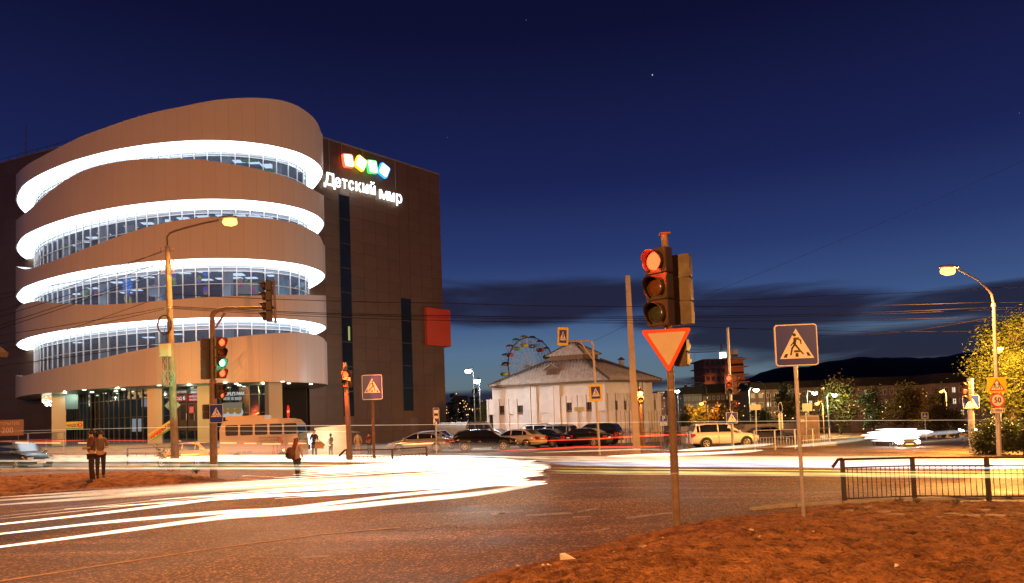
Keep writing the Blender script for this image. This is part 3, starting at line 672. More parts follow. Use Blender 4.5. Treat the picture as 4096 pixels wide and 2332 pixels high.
# ------------------------------------------------------------------ lit letters and squares high on the dark block
R_=Matrix.Translation((B1.x,B1.y,0))@Matrix.Rotation(math.atan2(tR.y,tR.x),4,'Z'); RA=math.atan2(tR.y,tR.x)
c0=vplane(903,470,B1,B2)[2]
sg=thing('shop_sign','glowing white Cyrillic letters under four coloured squares high on the dark panelled wall','shop sign',(c0.x+tR.y*.3,c0.y-tR.x*.3,c0.z),RA)
lm=emit('lit_letters',(.90,1,.97),2.6)
def su(x,y):
    u,z,p=vplane(x,y,B1,B2); return (Vector((p.x,p.y,0))-Vector((c0.x,c0.y,0))).dot(Vector((tR.x,tR.y,0))),z-c0.z
P1=su(808,455); P2=su(936,486); P3=su(940,492); P4=su(998,506)
bl=None
def letters(s,x0,x1,y0,y1,size):
    a=su(x0,y0); b=su(x1,y1); n=len(s); W_={'м':1.15,'Д':1.15,'и':1,'т':.85,'с':.85,'е':.9,'р':.95,'к':.95,'й':1}
    tot=sum(W_[c] for c in s); x=a[0]
    for ch in s:
        w=W_[ch]/tot*(b[0]-a[0]); xc=x+w/2; zc=a[1]+(b[1]-a[1])*((xc-a[0])/(b[0]-a[0])); x+=w
        link('letter',textmesh(ch,size,lm,bold=.02,ext=.05,sx=w/(size*.62)),sg,(xc,-.1,zc))
letters('Детский',806,934,450,477,1.75); letters('мир',942,999,485,499,1.75)
for (x,y,rt,c,nm) in ((862,405,.17,(1,.12,.04),'red_square'),(893,411,-.42,(1,.62,.02),'yellow_square'),(922,420,.16,(.05,.8,.12),'green_square'),(951,429,-.42,(.03,.35,1),'blue_square')):
    a=su(x,y); M=Matrix.Translation((a[0],-.25,a[1]))@Matrix.Rotation(-rt,4,'Y')
    w=.62;h=.70
    def rr2(w,h,r,n=4): return [(sx*(w-r)+r*math.cos(t),sz*(h-r)+r*math.sin(t)) for sx,sz,t0 in ((1,1,0),(-1,1,1),(-1,-1,2),(1,-1,3)) for t in [(t0+i/n)*math.pi/2 for i in range(n+1)]]
    MB().prism(rr2(w,h,.2),-.1,.2,'xz',M).build(nm+'_rim',emit('rim_'+nm,c,2.2),sg)
    MB().prism(rr2(w-.1,h-.1,.16),-.13,-.102,'xz',M).build(nm+'_face',emit('square_face',(1,1,1),2.2),sg)
lamp('sign_light',(c0.x+1.2,c0.y-1.8,c0.z+.2),90,(.85,.95,1),.8)
# vertical lit seams beside the sign: slim cover strips
sm_=mat('seam_strip',(.45,.45,.45),.4,.4)
for x,yt,yb in ((820,362,430),(852,368,416),(905,385,430),(985,407,472)):
    u,z1,_=vplane(x,yt+1,B1,B2); mb=MB().box(u-.02,u+.02,-.09,-.052,wR(x,yb)[1],RZ-.02,R_); mp(mb,'cover_strip',sm_)
# red sign box wrapped round the far corner
e0=B2; rb=thing('red_sign_box','plain red box wrapped around the right hand corner of the dark panelled block','sign box',(B2.x,B2.y,wR(1060,862)[1]),RA)
w0=wR(1059,800)[0]-LR; h=wR(1090,771)[1]-wR(1090,863)[1]
MB().box(w0,.75,-.45,-.06,0,h).build('front_panel',mat('sign_red',(.55,.055,.02),.45),rb)
MB().box(.36,.75,-.058,2.6,0,h).build('side_panel',mat('sign_red',(.55,.055,.02),.45),rb)
# ------------------------------------------------------------------ thin wall beside the pavement, stairs wall
# ------------------------------------------------------------------ signs, posts, signals
def rrect(w,h,r,n=4,cx=0,cz=0):
    return [(cx+sx*(w/2-r)+r*math.cos(t),cz+sz*(h/2-r)+r*math.sin(t)) for sx,sz,t0 in ((1,1,0),(-1,1,1),(-1,-1,2),(1,-1,3)) for t in [(t0+i/n)*math.pi/2 for i in range(n+1)]]
def flat(parts,name,mt,par,y,M=None):
    mb=MB()
    for p in parts: mb.prism(p,y-.0015,y,'xz',M)
    return mb.build(name,mt,par)
BLUE=mat('sign_blue',(.012,.035,.32),.4); SWHITE=mat('sign_white',(.82,.82,.80),.35); SBLACK=mat('sign_black',(.015,.015,.015),.5); YEL=mat('sign_yellow',(.85,.62,.02),.35); SRED=mat('sign_red_paint',(.70,.04,.02),.35); BACK=mat('sign_back',(.30,.30,.29),.5,.4)
def stroke(p,q,r):
    p=Vector(p);q=Vector(q); d=(q-p).normalized(); n=Vector((-d.y,d.x)); out=[]
    for k in range(6): a=math.pi/2+math.pi*k/5; out.append(p+(d*math.cos(a)+n*math.sin(a))*r)
    for k in range(6): a=-math.pi/2+math.pi*k/5; out.append(q+(d*math.cos(a)+n*math.sin(a))*r)
    return [tuple(v) for v in out]
def walker(w,mir=1,s=1.0,cz=0,wx=None):
    wx=w if wx is None else wx
    def T(x,y): return (mir*(x-1417)/422*wx*s,(315-y)/420*w*s+cz)
    P=[]
    c=T(1400,212); P.append([(c[0]+.042*w*math.cos(a*math.pi/5),c[1]+.042*w*math.sin(a*math.pi/5)) for a in range(10)])
    for a,b,r in (((1408,250),(1398,305),.030),((1402,248),(1392,286),.016),((1392,286),(1362,318),.014),((1415,246),(1460,268),.016),((1460,268),(1462,304),.014),((1403,305),(1372,348),.022),((1372,348),(1357,412),.019),((1410,318),(1440,360),.022),((1440,360),(1478,406),.018)):
        P.append(stroke(T(*a),T(*b),r*w))
    for q in ([(1283,440),(1302,402),(1328,402),(1316,440)],[(1402,435),(1404,398),(1430,398),(1432,435)],[(1508,392),(1530,392),(1556,430),(1522,430)]): P.append([T(*a) for a in q])
    return P
def crossing_face(par,w,y,mir=1,M=None,h=None):
    h=h or w
    flat([rrect(w,h,w*.07)],'white_edge',SWHITE,par,y,M); flat([rrect(w*.95,h*.95,w*.055)],'blue_field',BLUE,par,y-.002,M)
    z0=(h-w)/2*.4
    flat([[(-.40*w,-.325*w+z0),(.40*w,-.325*w+z0),(.0,.395*w+z0)]],'white_triangle',SWHITE,par,y-.004,M); flat(walker(w,mir,cz=z0),'walker',SBLACK,par,y-.006,M)
def plate_back(par,poly,y,name='plate',mt=BACK,M=None): return MB().prism(poly,y,y+.02,'xz',M).build(name,mt,par)
def placed(base,Y=None):
    return base
# --- a plain sign on its own post
def sign_post(name,label,xb,yb,ytop,r=.03,mt=galv,rot=0,group=None,cat='road sign',cap=None):
    p=vg(xb,yb); h=vY(xb,ytop,p.y).z-p.z
    t=thing(name,label,cat,p,rot,group)
    MB().cyl((0,0,-.3),(0,0,h),r,r,12).build('post',mt,t); return t,p,h
def zat(x,y,p): return vY(x,y,p.y).z-p.z
# pedestrian crossing sign at the right
t,p,h=sign_post('crossing_sign','large blue pedestrian crossing sign on its own thin post in the near dirt',2007,1291,905,.034,galv,-.06)
w=(2038-1934)*1.602*p.y/FP; zc=zat(1988,862,p); off=-.0
xo=vY(1986,862,p.y).x-p.x
M=Matrix.Translation((xo,-.05,zc))
box_=MB(); box_.prism(rrect(w,w,w*.07),0,.045,'xz',M); box_.build('plate',mat('sign_box_edge',(.35,.33,.31),.5,.3),t)
crossing_face(t,w,-.0015,1,M)
for zz in (.12,-.12): MB().box(-.05,.05,-.02,.05,zz-.02,zz+.02,M).build('clamp',darksteel,t)
# ----- traffic signal head, front towards -y, top section first
LOFF={'red':mat('lens_red_off',(.16,.02,.015),.2),'amber':mat('lens_amber_off',(.16,.06,.015),.2),'green':mat('lens_green_off',(.05,.06,.03),.2)}
LON={'red':emit('lens_red_on',(1,.045,.012),8),'amber':emit('lens_amber_on',(1,.45,.06),14),'green':emit('lens_green_on',(.12,1,.5),10)}
HOUS=mat('signal_housing',(.035,.022,.014),.5,var=.2,vscale=6); HOUSY=mat('signal_front',(.075,.050,.022),.5); VIS=mat('visor_black',(.03,.02,.014),.45)
def head(par,x,y,z,rot,sects,s=.33,lit=(),d=.16,cols=('red','amber','green','green'),tilt=0,vis=.27):
    """signal head whose top is at z; returns its height"""
    n=sects; M=Matrix.Translation((x,y,z))@Matrix.Rotation(rot,4,'Z')@Matrix.Rotation(tilt,4,'Y')
    hb=MB(); fr=MB(); 
    for i in range(n):
        z1=-i*s; z0=z1-s+.008
        hb.prism(rrect(s*.98,z1-z0,.03,3,0,(z0+z1)/2),-d*.2,d,'xz',M); fr.prism(rrect(s*.93,(z1-z0)*.95,.03,3,0,(z0+z1)/2),-d*.2-.02,-d*.2-.001,'xz',M)
    hb.build('housing',HOUS,par); fr.build('front_door',HOUSY,par)
    r=s*.36
    for i in range(n):
        zc=-i*s-s/2; on=i in lit; c=cols[i]
        lb=MB(); lb.lathe([(0,-d*.2-.055),(r*.6,-d*.2-.048),(r*.97,-d*.2-.024),(r*.97,-d*.2-.0205)],(0,0,zc),20,'y'); lb.v=[tuple(M@Vector(q)) for q in lb.v]
        lb.build('lens',LON[c] if on else LOFF[c],par)
        vb=MB(); R=r*1.08; k=20; vs=[]; idx=[]
        for j in range(k+1):
            a=math.radians(-235+290*j/k)+math.pi/2; a=math.radians(-55+290*j/k)
            L=vis*(.45+.55*max(0,math.sin(a)))
            vs+= [(R*math.cos(a),-d*.2-.02,zc+R*math.sin(a)),(R*1.03*math.cos(a),-d*.2-.02-L,zc+R*1.03*math.sin(a)-.02)]
        for (o_) in (0,):
            vb.add([M@Vector(q) for q in vs],[(2*j,2*j+1,2*j+3,2*j+2) for j in range(k)],True)
        ob=vb.build('visor',VIS,par,fix=False); md=ob.modifiers.new('thick','SOLIDIFY'); md.thickness=.006
    return n*s
# ----- main traffic light in the foreground
p=vg(1690,1313); T1=thing('traffic_light','large nearest traffic light on a thick post with red lamp lit above a yield sign','traffic light',p)
H=zat(1660,586,p); topx=vY(1659,586,p.y).x-p.x
pole=mat('signal_pole',(.20,.15,.11),.6,.2,var=.3,vscale=5,bump=.15)
MB().cyl((0,0,-.3),(topx*.6,0,H*.6),.075,.068,16).cyl((topx*.6,0,H*.6),(topx,0,H),.068,.066,16).build('post',pole,T1)
MB().box(topx-.1,topx+.1,-.1,.1,H,H+.025).build('post_cap',rusty,T1)
# wire mesh wrapped round the lower post
wm=MB()
for k in range(8):
    for sgn in (1,-1):
        pts=[]
        for j in range(26):
            z=1.0+j*.058; a=k*math.pi/4+sgn*j*.33; pts.append((.079*math.cos(a)+topx*z/H,.079*math.sin(a),z))
        wm.tube(pts,.0022,3,False)
wm.build('wire_mesh',rusty,T1)
for z in (H*.46,1.0): MB().lathe([(.082,z-.012),(.086,z),(.082,z+.012)],(topx*z/H,0,0),16).build('band_clamp',galv,T1)
s=(zat(1620,625,p)-zat(1620,818,p))*1.0; 
hx=vY(1638,700,p.y-.15).x-p.x
head(T1,hx+.02,-.16,zat(1620,626,p),math.radians(-46),3,s/3,(0,),.17)
lamp('red_glow',(p.x+hx-.35,p.y-.55,p.z+zat(1612,640,p)-.08),110,(1,.06,.02),.05)
head(T1,vY(1700,700,p.y+.1).x-p.x,.1,zat(1695,637,p),math.radians(150),3,(zat(1695,637,p)-zat(1695,812,p))/3,(),.17)
head(T1,vY(1704,860,p.y+.12).x-p.x,.14,zat(1700,845,p),math.radians(150),2,.27,(),.16)
# yield sign
zt=zat(1665,826,p); zb=zat(1668,941,p); xl=vY(1603,830,p.y-.1).x-p.x; xr=vY(1725,826,p.y-.1).x-p.x
def tri(a,b,c,r,n=4):
    out=[]; P=[Vector(a),Vector(b),Vector(c)]
    for i in range(3):
        q=P[i]; u=(P[i-1]-q).normalized(); v=(P[(i+1)%3]-q).normalized(); h_=u.angle(v)/2; cc=q+(u+v).normalized()*(r/math.sin(h_))
        a0=q+u*(r/math.tan(h_)); a1=q+v*(r/math.tan(h_))
        for k in range(n+1):
            m_=(a0-cc).lerp(a1-cc,k/n).normalized()*r; out.append(tuple(cc+m_))
    return out
cx=(xl+xr)/2; W_=xr-xl+.04; Hh=W_*.87
Mt=Matrix.Translation((cx-.01,-.13,zt))@Matrix.Rotation(-.025,4,'Y')
ys=thing('yield_sign','white yield triangle with red rim hanging point down on the main traffic light post','road sign',p)
MB().prism(tri((-W_/2,.02),(W_/2,.02),(0,.02-Hh),.035),0,.02,'xz',Mt).build('plate',BACK,ys)
flat([tri((-W_/2,.02),(W_/2,.02),(0,.02-Hh),.035)],'red_rim',mat('rim_orange_red',(.72,.10,.015),.35),ys,-.0015,Mt)
k_=.76; flat([tri((-W_/2*k_,-.045),(W_/2*k_,-.045),(0,-.045-Hh*k_),.014)],'white_field',mat('sign_old_white',(.55,.50,.38),.4,var=.06,vscale=5),ys,-.004,Mt)
MB().cyl((cx-.02,-.1,zt-.01),(cx-.02,-.1,zt+.13),.012,.012,8).box(cx-.035,cx-.005,-.12,-.02,zt-.07,zt-.04).build('bracket',galv,ys)
# ----- the long railing at the right
def railing(name,label,pts,toph,inner,cat='railing',spc=.125,post=.04,mt=None,ends=True,group=None,top=True,barr=.009):
    mt=mt or mat('rail_black',(.045,.035,.03),.45,.3)
    P=[Vector(q) for q in pts]; t=thing(name,label,cat,P[0],0,group); o=P[0]
    for q in P:
        q=q-o; MB().box(q.x-post,q.x+post,q.y-post,q.y+post,q.z-.15,q.z+toph).build('post',mt,t)
    bme=None
    for a,b in zip(P,P[1:]):
        a=a-o; b=b-o; up=Vector((0,0,1))
        MB().tube([a+up*(toph+.02),b+up*(toph+.02)],.028,8).build('top_rail',mt,t)
        MB().tube([a+up*inner,b+up*inner],.017,6).build('middle_rail',mt,t); MB().tube([a+up*.10,b+up*.10],.017,6).build('bottom_rail',mt,t)
        L=(b-a).length; n=max(2,int(L/spc))
        if bme is None: bme=MB().cyl((0,0,.10),(0,0,inner),barr,barr,6).mesh('baluster'); bme.materials.append(mt)
        for k in range(1,n): q=a.lerp(b,k/n); link('baluster',bme,t,q)
    return t
fp=[vg(2109,1256),vg(2284,1249)+Vector((0,0,.0)),vg(2470,1250)]
d=(fp[2]-fp[1]); fp+= [fp[2]+d*1.02, fp[2]+d*2.0]
fp=[Vector((q.x,q.y,gz(q.x,q.y))) for q in fp]
th=[vY(2106,1146,fp[0].y).z-fp[0].z]
R1=railing('pedestrian_railing','long black steel railing beside the road at the right edge',fp,th[0]-.03,th[0]*.80)
MB().tube([(0,0,th[0]),(-.12,-.05,th[0]-.005),(-.28,-.1,th[0]-.17)],.035,8).build('bent_rail_end',mat('rail_black',(.045,.035,.03)),R1)
# ----- short railing behind the streaks, middle left
q0=vg(868,1187); q1=vg(981,1187); q2=vg(1051,1188)
q0.z=q1.z=q2.z=0; hh=vY(866,1122,q0.y).z
R2=railing('short_railing','short black railing on the far kerb beside the post with the small red signal',[q0,q1,q2+Vector((0,2.0,0))],hh-.05,hh*.72,spc=.2,group=None,barr=.014)
MB().tube([(0,0,hh-.02),(-.1,0,hh-.03),(-.35,0,hh-.28)],.045,8).build('bent_rail_end',mat('rail_black',(.045,.035,.03)),R2)
# ----- red pedestrian signal post + its crossing sign
p=vg(877,1190); t=thing('pedestrian_signal','pedestrian signal glowing red on a brown post behind the short railing','traffic light',p)
H=zat(870,905,p); MB().cyl((0,0,-.2),(-.16,0,H),.12,.085,12).build('post',pole,t)
head(t,vY(866,940,p.y-.2).x-p.x,-.2,zat(866,925,p),math.radians(-12),2,.36,(0,),.16,cols=('red','green'))
lamp('red_signal_glow',(p.x-.2,p.y-.75,p.z+zat(866,940,p)),600,(1,.12,.03),.1)
t,p,h=sign_post('crossing_sign','blue pedestrian crossing sign lit red beside the glowing pedestrian signal',935,1185,990,.06,rusty,0)
w=.86; xo=vY(930,967,p.y).x-p.x; zc=zat(930,967,p); M=Matrix.Translation((xo,-.08,zc)); hh=(998-936)*1.602*p.y/FP
MB().prism(rrect(w,hh,.06),0,.06,'xz',M).build('plate',mat('sign_box_edge',(.35,.33,.31)),t); 
M2=M@Matrix.Rotation(.0,4,'Y'); crossing_face(t,w,-.0015,-1,M,hh)
# ----- left traffic light with arm
p=vg(534,1192); p.z=height(p.x,p.y); TL=thing('traffic_light','brown traffic light post with a long overhead arm on the left dirt verge','traffic light',p)
H=zat(530,790,p); x1=vY(530,790,p.y).x-p.x
MB().tube([(0,0,-.3),(x1*.4,0,H*.35),(x1*.7,0,H*.6)],[.17,.16,.15],14).tube([(x1*.7,0,H*.6),(x1*.85,0,H*.85),(x1,0,H),(x1+.04,0,H+.13),(x1+.2,-.03,H+.24)],.105,14).build('post',pole,TL)
e=vY(687,768,p.y-1.6)-p; MB().tube([(x1+.18,-.02,H+.235),(x1+.8,-.4,H+.27),(e.x,e.y,e.z)],[.1,.075,.06],10).build('arm',pole,TL)
MB().prism([(x1+.1,H-.55),(x1+.16,H-.55),(x1+.62,H+.12),(x1+.52,H+.16)],-.03,.03,'xz').build('arm_brace',pole,TL)
a=vY(684,700,p.y-1.6)-p; b=vY(688,806,p.y-1.6)-p; MB().tube([tuple(a),tuple(b)],.055,10).build('hanger',pole,TL)
ht=zat(541,842,p); s4=(zat(541,843,p)-zat(541,945,p))/4
head(TL,vY(553,890,p.y-.05).x-p.x,-.12,zat(550,843,p),math.radians(50),4,s4,(0,2,3),.18,cols=('red','amber','green','red'),vis=.38)
head(TL,vY(512,890,p.y+.1).x-p.x+.03,.12,zat(515,845,p),math.radians(-145),4,s4,(),.18)
head(TL,vY(553,985,p.y).x-p.x-.03,-.05,zat(550,959,p),math.radians(62),2,.33,(1,),.17,cols=('red','red'),vis=.33)
head(TL,vY(512,1034,p.y+.1).x-p.x+.05,.12,zat(515,1010,p),math.radians(-145),2,.33,(),.17)
HX=vY(668,740,p.y-1.7)-p
head(TL,HX.x,HX.y,zat(668,702,Vector((p.x,p.y-1.7,p.z))),math.radians(-78),4,s4*.94,(),.17,cols=('red','amber','green','green'),vis=.33)
MB().tube([(HX.x,HX.y,HX.z+.6),tuple(a+Vector((0,0,-.1)))],.02,6).tube([(HX.x,HX.y,HX.z-.5),tuple(b+Vector((0,0,.35)))],.02,6).build('bracket',pole,TL)
gp=p+Vector((0,0,0)); lamp('green_glow',(p.x+.75,p.y-.5,p.z+zat(560,905,p)-.15),26,(.1,1,.45),.1)
_tp=p.copy()
def green_spot(up):
  p=_tp
  _l=bpy.data.lights.new('green_lens_light','SPOT'); _l.energy=2200; _l.color=(.08,1,.38); _l.spot_size=math.radians(38); _l.spot_blend=.8; _l.shadow_soft_size=.05
  _o=bpy.data.objects.new('green_lens_light',_l); COL.objects.link(_o); _o.location=(p.x-1.25,p.y+.3,zat(505,935,p)+p.z); _t=vY(424,955,up.y)-_o.location; _o.rotation_euler=_t.to_track_quat('-Z','Y').to_euler()
lamp('red_glow',(p.x+.8,p.y-.55,p.z+zat(560,850,p)),20,(1,.1,.03),.1)
# its crossing sign
cs_=thing('crossing_sign','blue pedestrian crossing sign fixed to the brown post on the left dirt verge','road sign',p)
w=(556-523)*1.602*p.y/FP; hh=(1056-1010)*1.602*p.y/FP; zc=zat(540,1033,p); xo=vY(540,1033,p.y-.2).x-p.x; M=Matrix.Translation((xo,-.2,zc))
MB().prism(rrect(w,hh,.05),0,.03,'xz',M).box(-.03+xo,.03+xo,-.17,0,zc-.2,zc-.15).build('plate',BACK,cs_); crossing_face(cs_,w,-.0015,-1,M,hh)
# ----- old concrete utility pole with lamp
p=vg(439,1175); UP=thing('utility_pole','tall leaning concrete utility pole with a street lamp, cable coils and a green lit cabinet','utility pole',p)
H=zat(418,615,p); tx=vY(418,615,p.y).x-p.x
MB().tube([(0,0,-.3),(tx,0,H)],[.21,.13],14).build('pole_shaft',mat('old_concrete',(.22,.19,.16),.85,var=.35,vscale=3,bump=.4),UP)
L=[vY(x,y,p.y-.3*i)-p for i,(x,y) in enumerate([(418,612),(417,592),(424,582),(436,577),(470,567),(510,557),(545,550)])]
MB().tube([tuple(q) for q in L],.05,10).build('lamp_arm',rusty,UP)
def lamphead(par,loc,rot,mt,ht='lamp_head',bulb='lamp_lens',s=1):
    M=Matrix.Translation(loc)@Matrix.Rotation(rot,4,'Z')@Matrix.Scale(s,4)
    a=MB(); a.lathe([(0,-.05),(.10,0),(.14,.15),(.16,.4),(.12,.62),(0,.7)],(0,0,0),12,'x'); a.v=[tuple(M@Vector((x,y,z*.55+.05 if z>0 else z*.2+.05))) for x,y,z in a.v]; a.build(ht,galv,par)
    b=MB(); b.lathe([(0,.12),(.11,.2),(.15,.4),(.10,.58),(0,.62)],(0,0,0),12,'x'); b.v=[tuple(M@Vector((x,y,z*.95-.07))) for x,y,z in b.v]; b.build(bulb,mt,par)
    c=M@Vector((.38,0,-.32)); return c
SOE=emit('sodium_lens',(1,.46,.09),4.5); CE=emit('cool_lens',(.88,1,.9),60); CEg=emit('green_white_lens',(.75,1,.55),50)
c=lamphead(UP,L[-1],.0,SOE,s=1.6)
street_light((p.x+c.x,p.y+c.y,p.z+c.z),9000,SODIUM)
ins=mat('porcelain',(.45,.30,.22),.3); 
for (x,y) in ((402,622),(433,622),(403,652),(433,652),(403,678),(433,679)):
    q=vY(x,y,p.y-.1)-p; xm=tx*q.z/H
    MB().tube([(xm,-.1,q.z-.03),((xm+q.x)/2,-.1,q.z-.1),(q.x-.0,-.1,q.z-.1),(q.x,-.1,q.z-.02)],.014,6).build('hook',rusty,UP); MB().lathe([(0,-.03),(.05,-.02),(.045,.03),(.06,.05),(.04,.09),(0,.1)],(q.x,-.1,q.z),10).build('insulator',ins,UP)
def coil(x,y,rx,rz,mt,name,yy=-.22,n=5,jit=.03):
    q=vY(x,y,p.y+yy)-p; r_=random.Random(x); mb=MB()
    for k in range(n):
        a0=r_.uniform(-jit,jit); mb.tube([(q.x+a0+(rx+r_.uniform(-jit,jit))*math.cos(t),yy+r_.uniform(-.01,.01),q.z+(rz+r_.uniform(-jit,jit))*math.sin(t)) for t in np.linspace(0,2*math.pi,29)],.016,5,False)
    return mb.build(name,mt,UP),q
cab=mat('cable_black',(.03,.03,.028),.5)
o,q=coil(411,811,.36,.52,cab,'cable_coil',n=9)
o,q=coil(420,945,.33,.43,mat('cable_grey',(.3,.33,.3),.5),'cable_coil',n=5)
mb=MB(); 
for k in range(6):
    a=k*math.pi/3; mb.cyl((q.x+.1*math.cos(a),-.25,q.z+.1*math.sin(a)),(q.x+.5*math.cos(a),-.25,q.z+.5*math.sin(a)),.014,n=5)
    b=a+math.pi/3; mb.cyl((q.x+.3*math.cos(a),-.25,q.z+.42*math.sin(a)),(q.x+.3*math.cos(b),-.25,q.z+.42*math.sin(b)),.014,n=5)
mb.build('coil_holder',galv,UP)
a=vY(403,891,p.y-.3)-p; b=vY(421,859,p.y-.3)-p; CB=MB().box(a.x,b.x+.08,-.5,-.18,a.z,b.z).build('cabinet',mat('cabinet_cream',(.5,.48,.36),.5),UP); MB().box(a.x+.03,a.x+.06,-.52,-.50,a.z+.1,a.z+.16).build('cabinet_lock',darksteel,CB)
r_=random.Random(4); mb=MB()
for k in range(9):
    pts=[]; z0=r_.uniform(4.6,8.2); z1=z0-r_.uniform(.8,2.6)
    for j in range(9):
        t_=j/8; z=z0+(z1-z0)*t_; pts.append((tx*z/H+r_.choice((-1,1))*0+(-.18-.25*math.sin(math.pi*t_)*r_.random()) ,-.15-.05*k/9,z))
    mb.tube(pts,.011,4,False)
mb.build('loose_cables',cab,UP)
z9=zat(420,770,p); MB().lathe([(.19,-.03),(.2,0),(.19,.03)],(tx*z9/H,0,z9),14).build('steel_band',galv,UP)
green_spot(p)
# diamond plate seen from behind
dp=thing('diamond_sign','diamond shaped sign plate seen from behind, lit green on the concrete utility pole','road sign',p)
q=vY(423,1012,p.y-.1)-p; r2=.43
MB().prism([(r2*1.0,0),(0,r2),(-r2*1.0,0),(0,-r2)],-.02,.0,'xz',Matrix.Translation((q.x,.24,q.z))).build('plate',mat('plate_grey',(.45,.47,.45),.5,.3),dp); MB().box(q.x-.25,q.x+.25,.19,.22,q.z-.02,q.z+.03).build('bracket',galv,dp)
# ----- lamp post at the right with its signs
p=vg(2489,1095); p=Vector((vY(2489,1050,33).x,33,gz(22,33)))
LP=thing('street_lamp','grey street lamp post at the right with one glowing lamp on a long slanting arm','street lamp',p)
x1=vY(2481,760,p.y).x-p.x; z1=zat(2481,760,p); z2=zat(2476,735,p); x2=vY(2476,735,p.y).x-p.x
MB().tube([(0,0,-.2),(x1,0,z1)],[.11,.08],12).build('post',galv,LP)
e=vY(2392,672,p.y-1)-p; MB().tube([(x1,0,z1),(x2,0,z2),(x2-.15,-.05,z2+.18),(x2-.9,-.4,(z2+e.z)/2+.12),tuple(e)],[.06,.055,.05,.045,.045],10).build('arm',galv,LP)
MB().lathe([(.1,-.1),(.11,0),(.1,.1)],(x1,0,z1-.05),12).build('collar',galv,LP)
c=lamphead(LP,e,math.pi+.2,SOE,s=1.5); street_light((p.x+c.x,p.y+c.y,p.z+c.z),10000,SODIUM)
# children warning, 50, 100m
q=thing('children_warning_sign','yellow square with a red triangle of two running children on the right lamp post','road sign',p)
def on(x0,x1,y0,y1,yo=-.16): 
    a=vY(x0,y1,p.y+yo)-p; b=vY(x1,y0,p.y+yo)-p; return (a.x+b.x)/2,(a.z+b.z)/2,b.x-a.x,b.z-a.z
cx,cz,ww,hh=on(2467,2511,941,981); M=Matrix.Translation((cx,-.16,cz))
plate_back(q,rrect(ww,hh,.03),0,M=M); flat([rrect(ww,hh,.03)],'yellow_field',YEL,q,-.0015,M); flat([tri((-ww*.44,-hh*.38),(ww*.44,-hh*.38),(0,hh*.42),.04)],'red_triangle',SRED,q,-.004,M); flat([tri((-ww*.34,-hh*.32),(ww*.34,-hh*.32),(0,hh*.29),.02)],'white_triangle',SWHITE,q,-.006,M)
kid=[]
for ox,sc,mi in ((-.11,.30,1),(.10,.36,1)):
    for a,b,r in (((0,.42),(0,.1),.05),((0,.35),(.22,.22),.03),((0,.35),(-.2,.25),.03),((0,.1),(.2,-.1),.035),((.2,-.1),(.12,-.38),.03),((0,.1),(-.12,-.18),.035),((-.12,-.18),(-.36,-.22),.03)):
        kid.append(stroke((ox+a[0]*sc,-.07+a[1]*sc),(ox+b[0]*sc,-.07+b[1]*sc),r*sc*1.4))
    kid.append([(ox+.07*sc*math.cos(k*.785)+.03*sc,-.07+.55*sc+.09*sc*math.sin(k*.785)) for k in range(8)])
flat(kid,'children',SBLACK,q,-.008,M)
q=thing('speed_limit_sign','round white 50 speed limit sign with red rim on the right lamp post','road sign',p)
cx,cz,ww,hh=on(2474,2508,984,1015); M=Matrix.Translation((cx,-.16,cz)); circ=lambda r:[(r*math.cos(k*math.pi/14),r*math.sin(k*math.pi/14)) for k in range(28)]
plate_back(q,circ(ww/2),0,M=M); flat([circ(ww/2)],'red_ring',SRED,q,-.0015,M); flat([circ(ww*.40)],'white_disc',SWHITE,q,-.004,M)
link('lettering',textmesh('50',ww*.5,SBLACK,bold=.008,ext=.001),q,(cx,-.167,cz))
q=thing('distance_plate','small white 100m plate with two arrows below the round speed limit sign','road sign',p)
cx,cz,ww,hh=on(2475,2509,1017,1032); M=Matrix.Translation((cx,-.16,cz))
plate_back(q,rrect(ww,hh,.03),0,M=M); flat([rrect(ww,hh,.03)],'black_edge',SBLACK,q,-.0015,M); flat([rrect(ww*.95,hh*.9,.025)],'white_field',SWHITE,q,-.004,M)
link('lettering',textmesh('100м',hh*.62,SBLACK,bold=.004,ext=.001),q,(cx,-.167,cz)); flat([[(sx*ww*.38-.03,-.02),(sx*ww*.38+.03,-.02),(sx*ww*.38,hh*.35)] for sx in (-1,1)]+[[(sx*ww*.38-.01,-hh*.33),(sx*ww*.38+.01,-hh*.33),(sx*ww*.38+.01,0),(sx*ww*.38-.01,0)] for sx in (-1,1)],'arrows',SBLACK,q,-.006,M)
# ----- signal post with crossing sign at right (far)
p=Vector((vY(2425,1100,38).x,38,0)); p.z=gz(p.x,p.y)-.2
q=thing('traffic_light','far traffic light seen from the side on a grey post near the right lamp','traffic light',p)
MB().tube([(0,0,-.2),(vY(2422,945,38).x-p.x,0,zat(2422,945,p))],.16,12).build('post',galv,q); head(q,vY(2414,975,38).x-p.x-.1,-.1,zat(2414,953,p),math.radians(-70),3,.36,(1,),.2,cols=('amber','red','green'))
q2=thing('crossing_sign','blue pedestrian crossing sign on the grey signal post near the right lamp','road sign',p)
a=vY(2405,1020,38-.2)-p; b=vY(2444,986,37.8)-p; M=Matrix.Translation(((a.x+b.x)/2,-.2,(a.z+b.z)/2)); plate_back(q2,rrect(b.x-a.x,b.z-a.z,.05),0,M=M); crossing_face(q2,b.x-a.x,-.0015,-1,M,b.z-a.z)
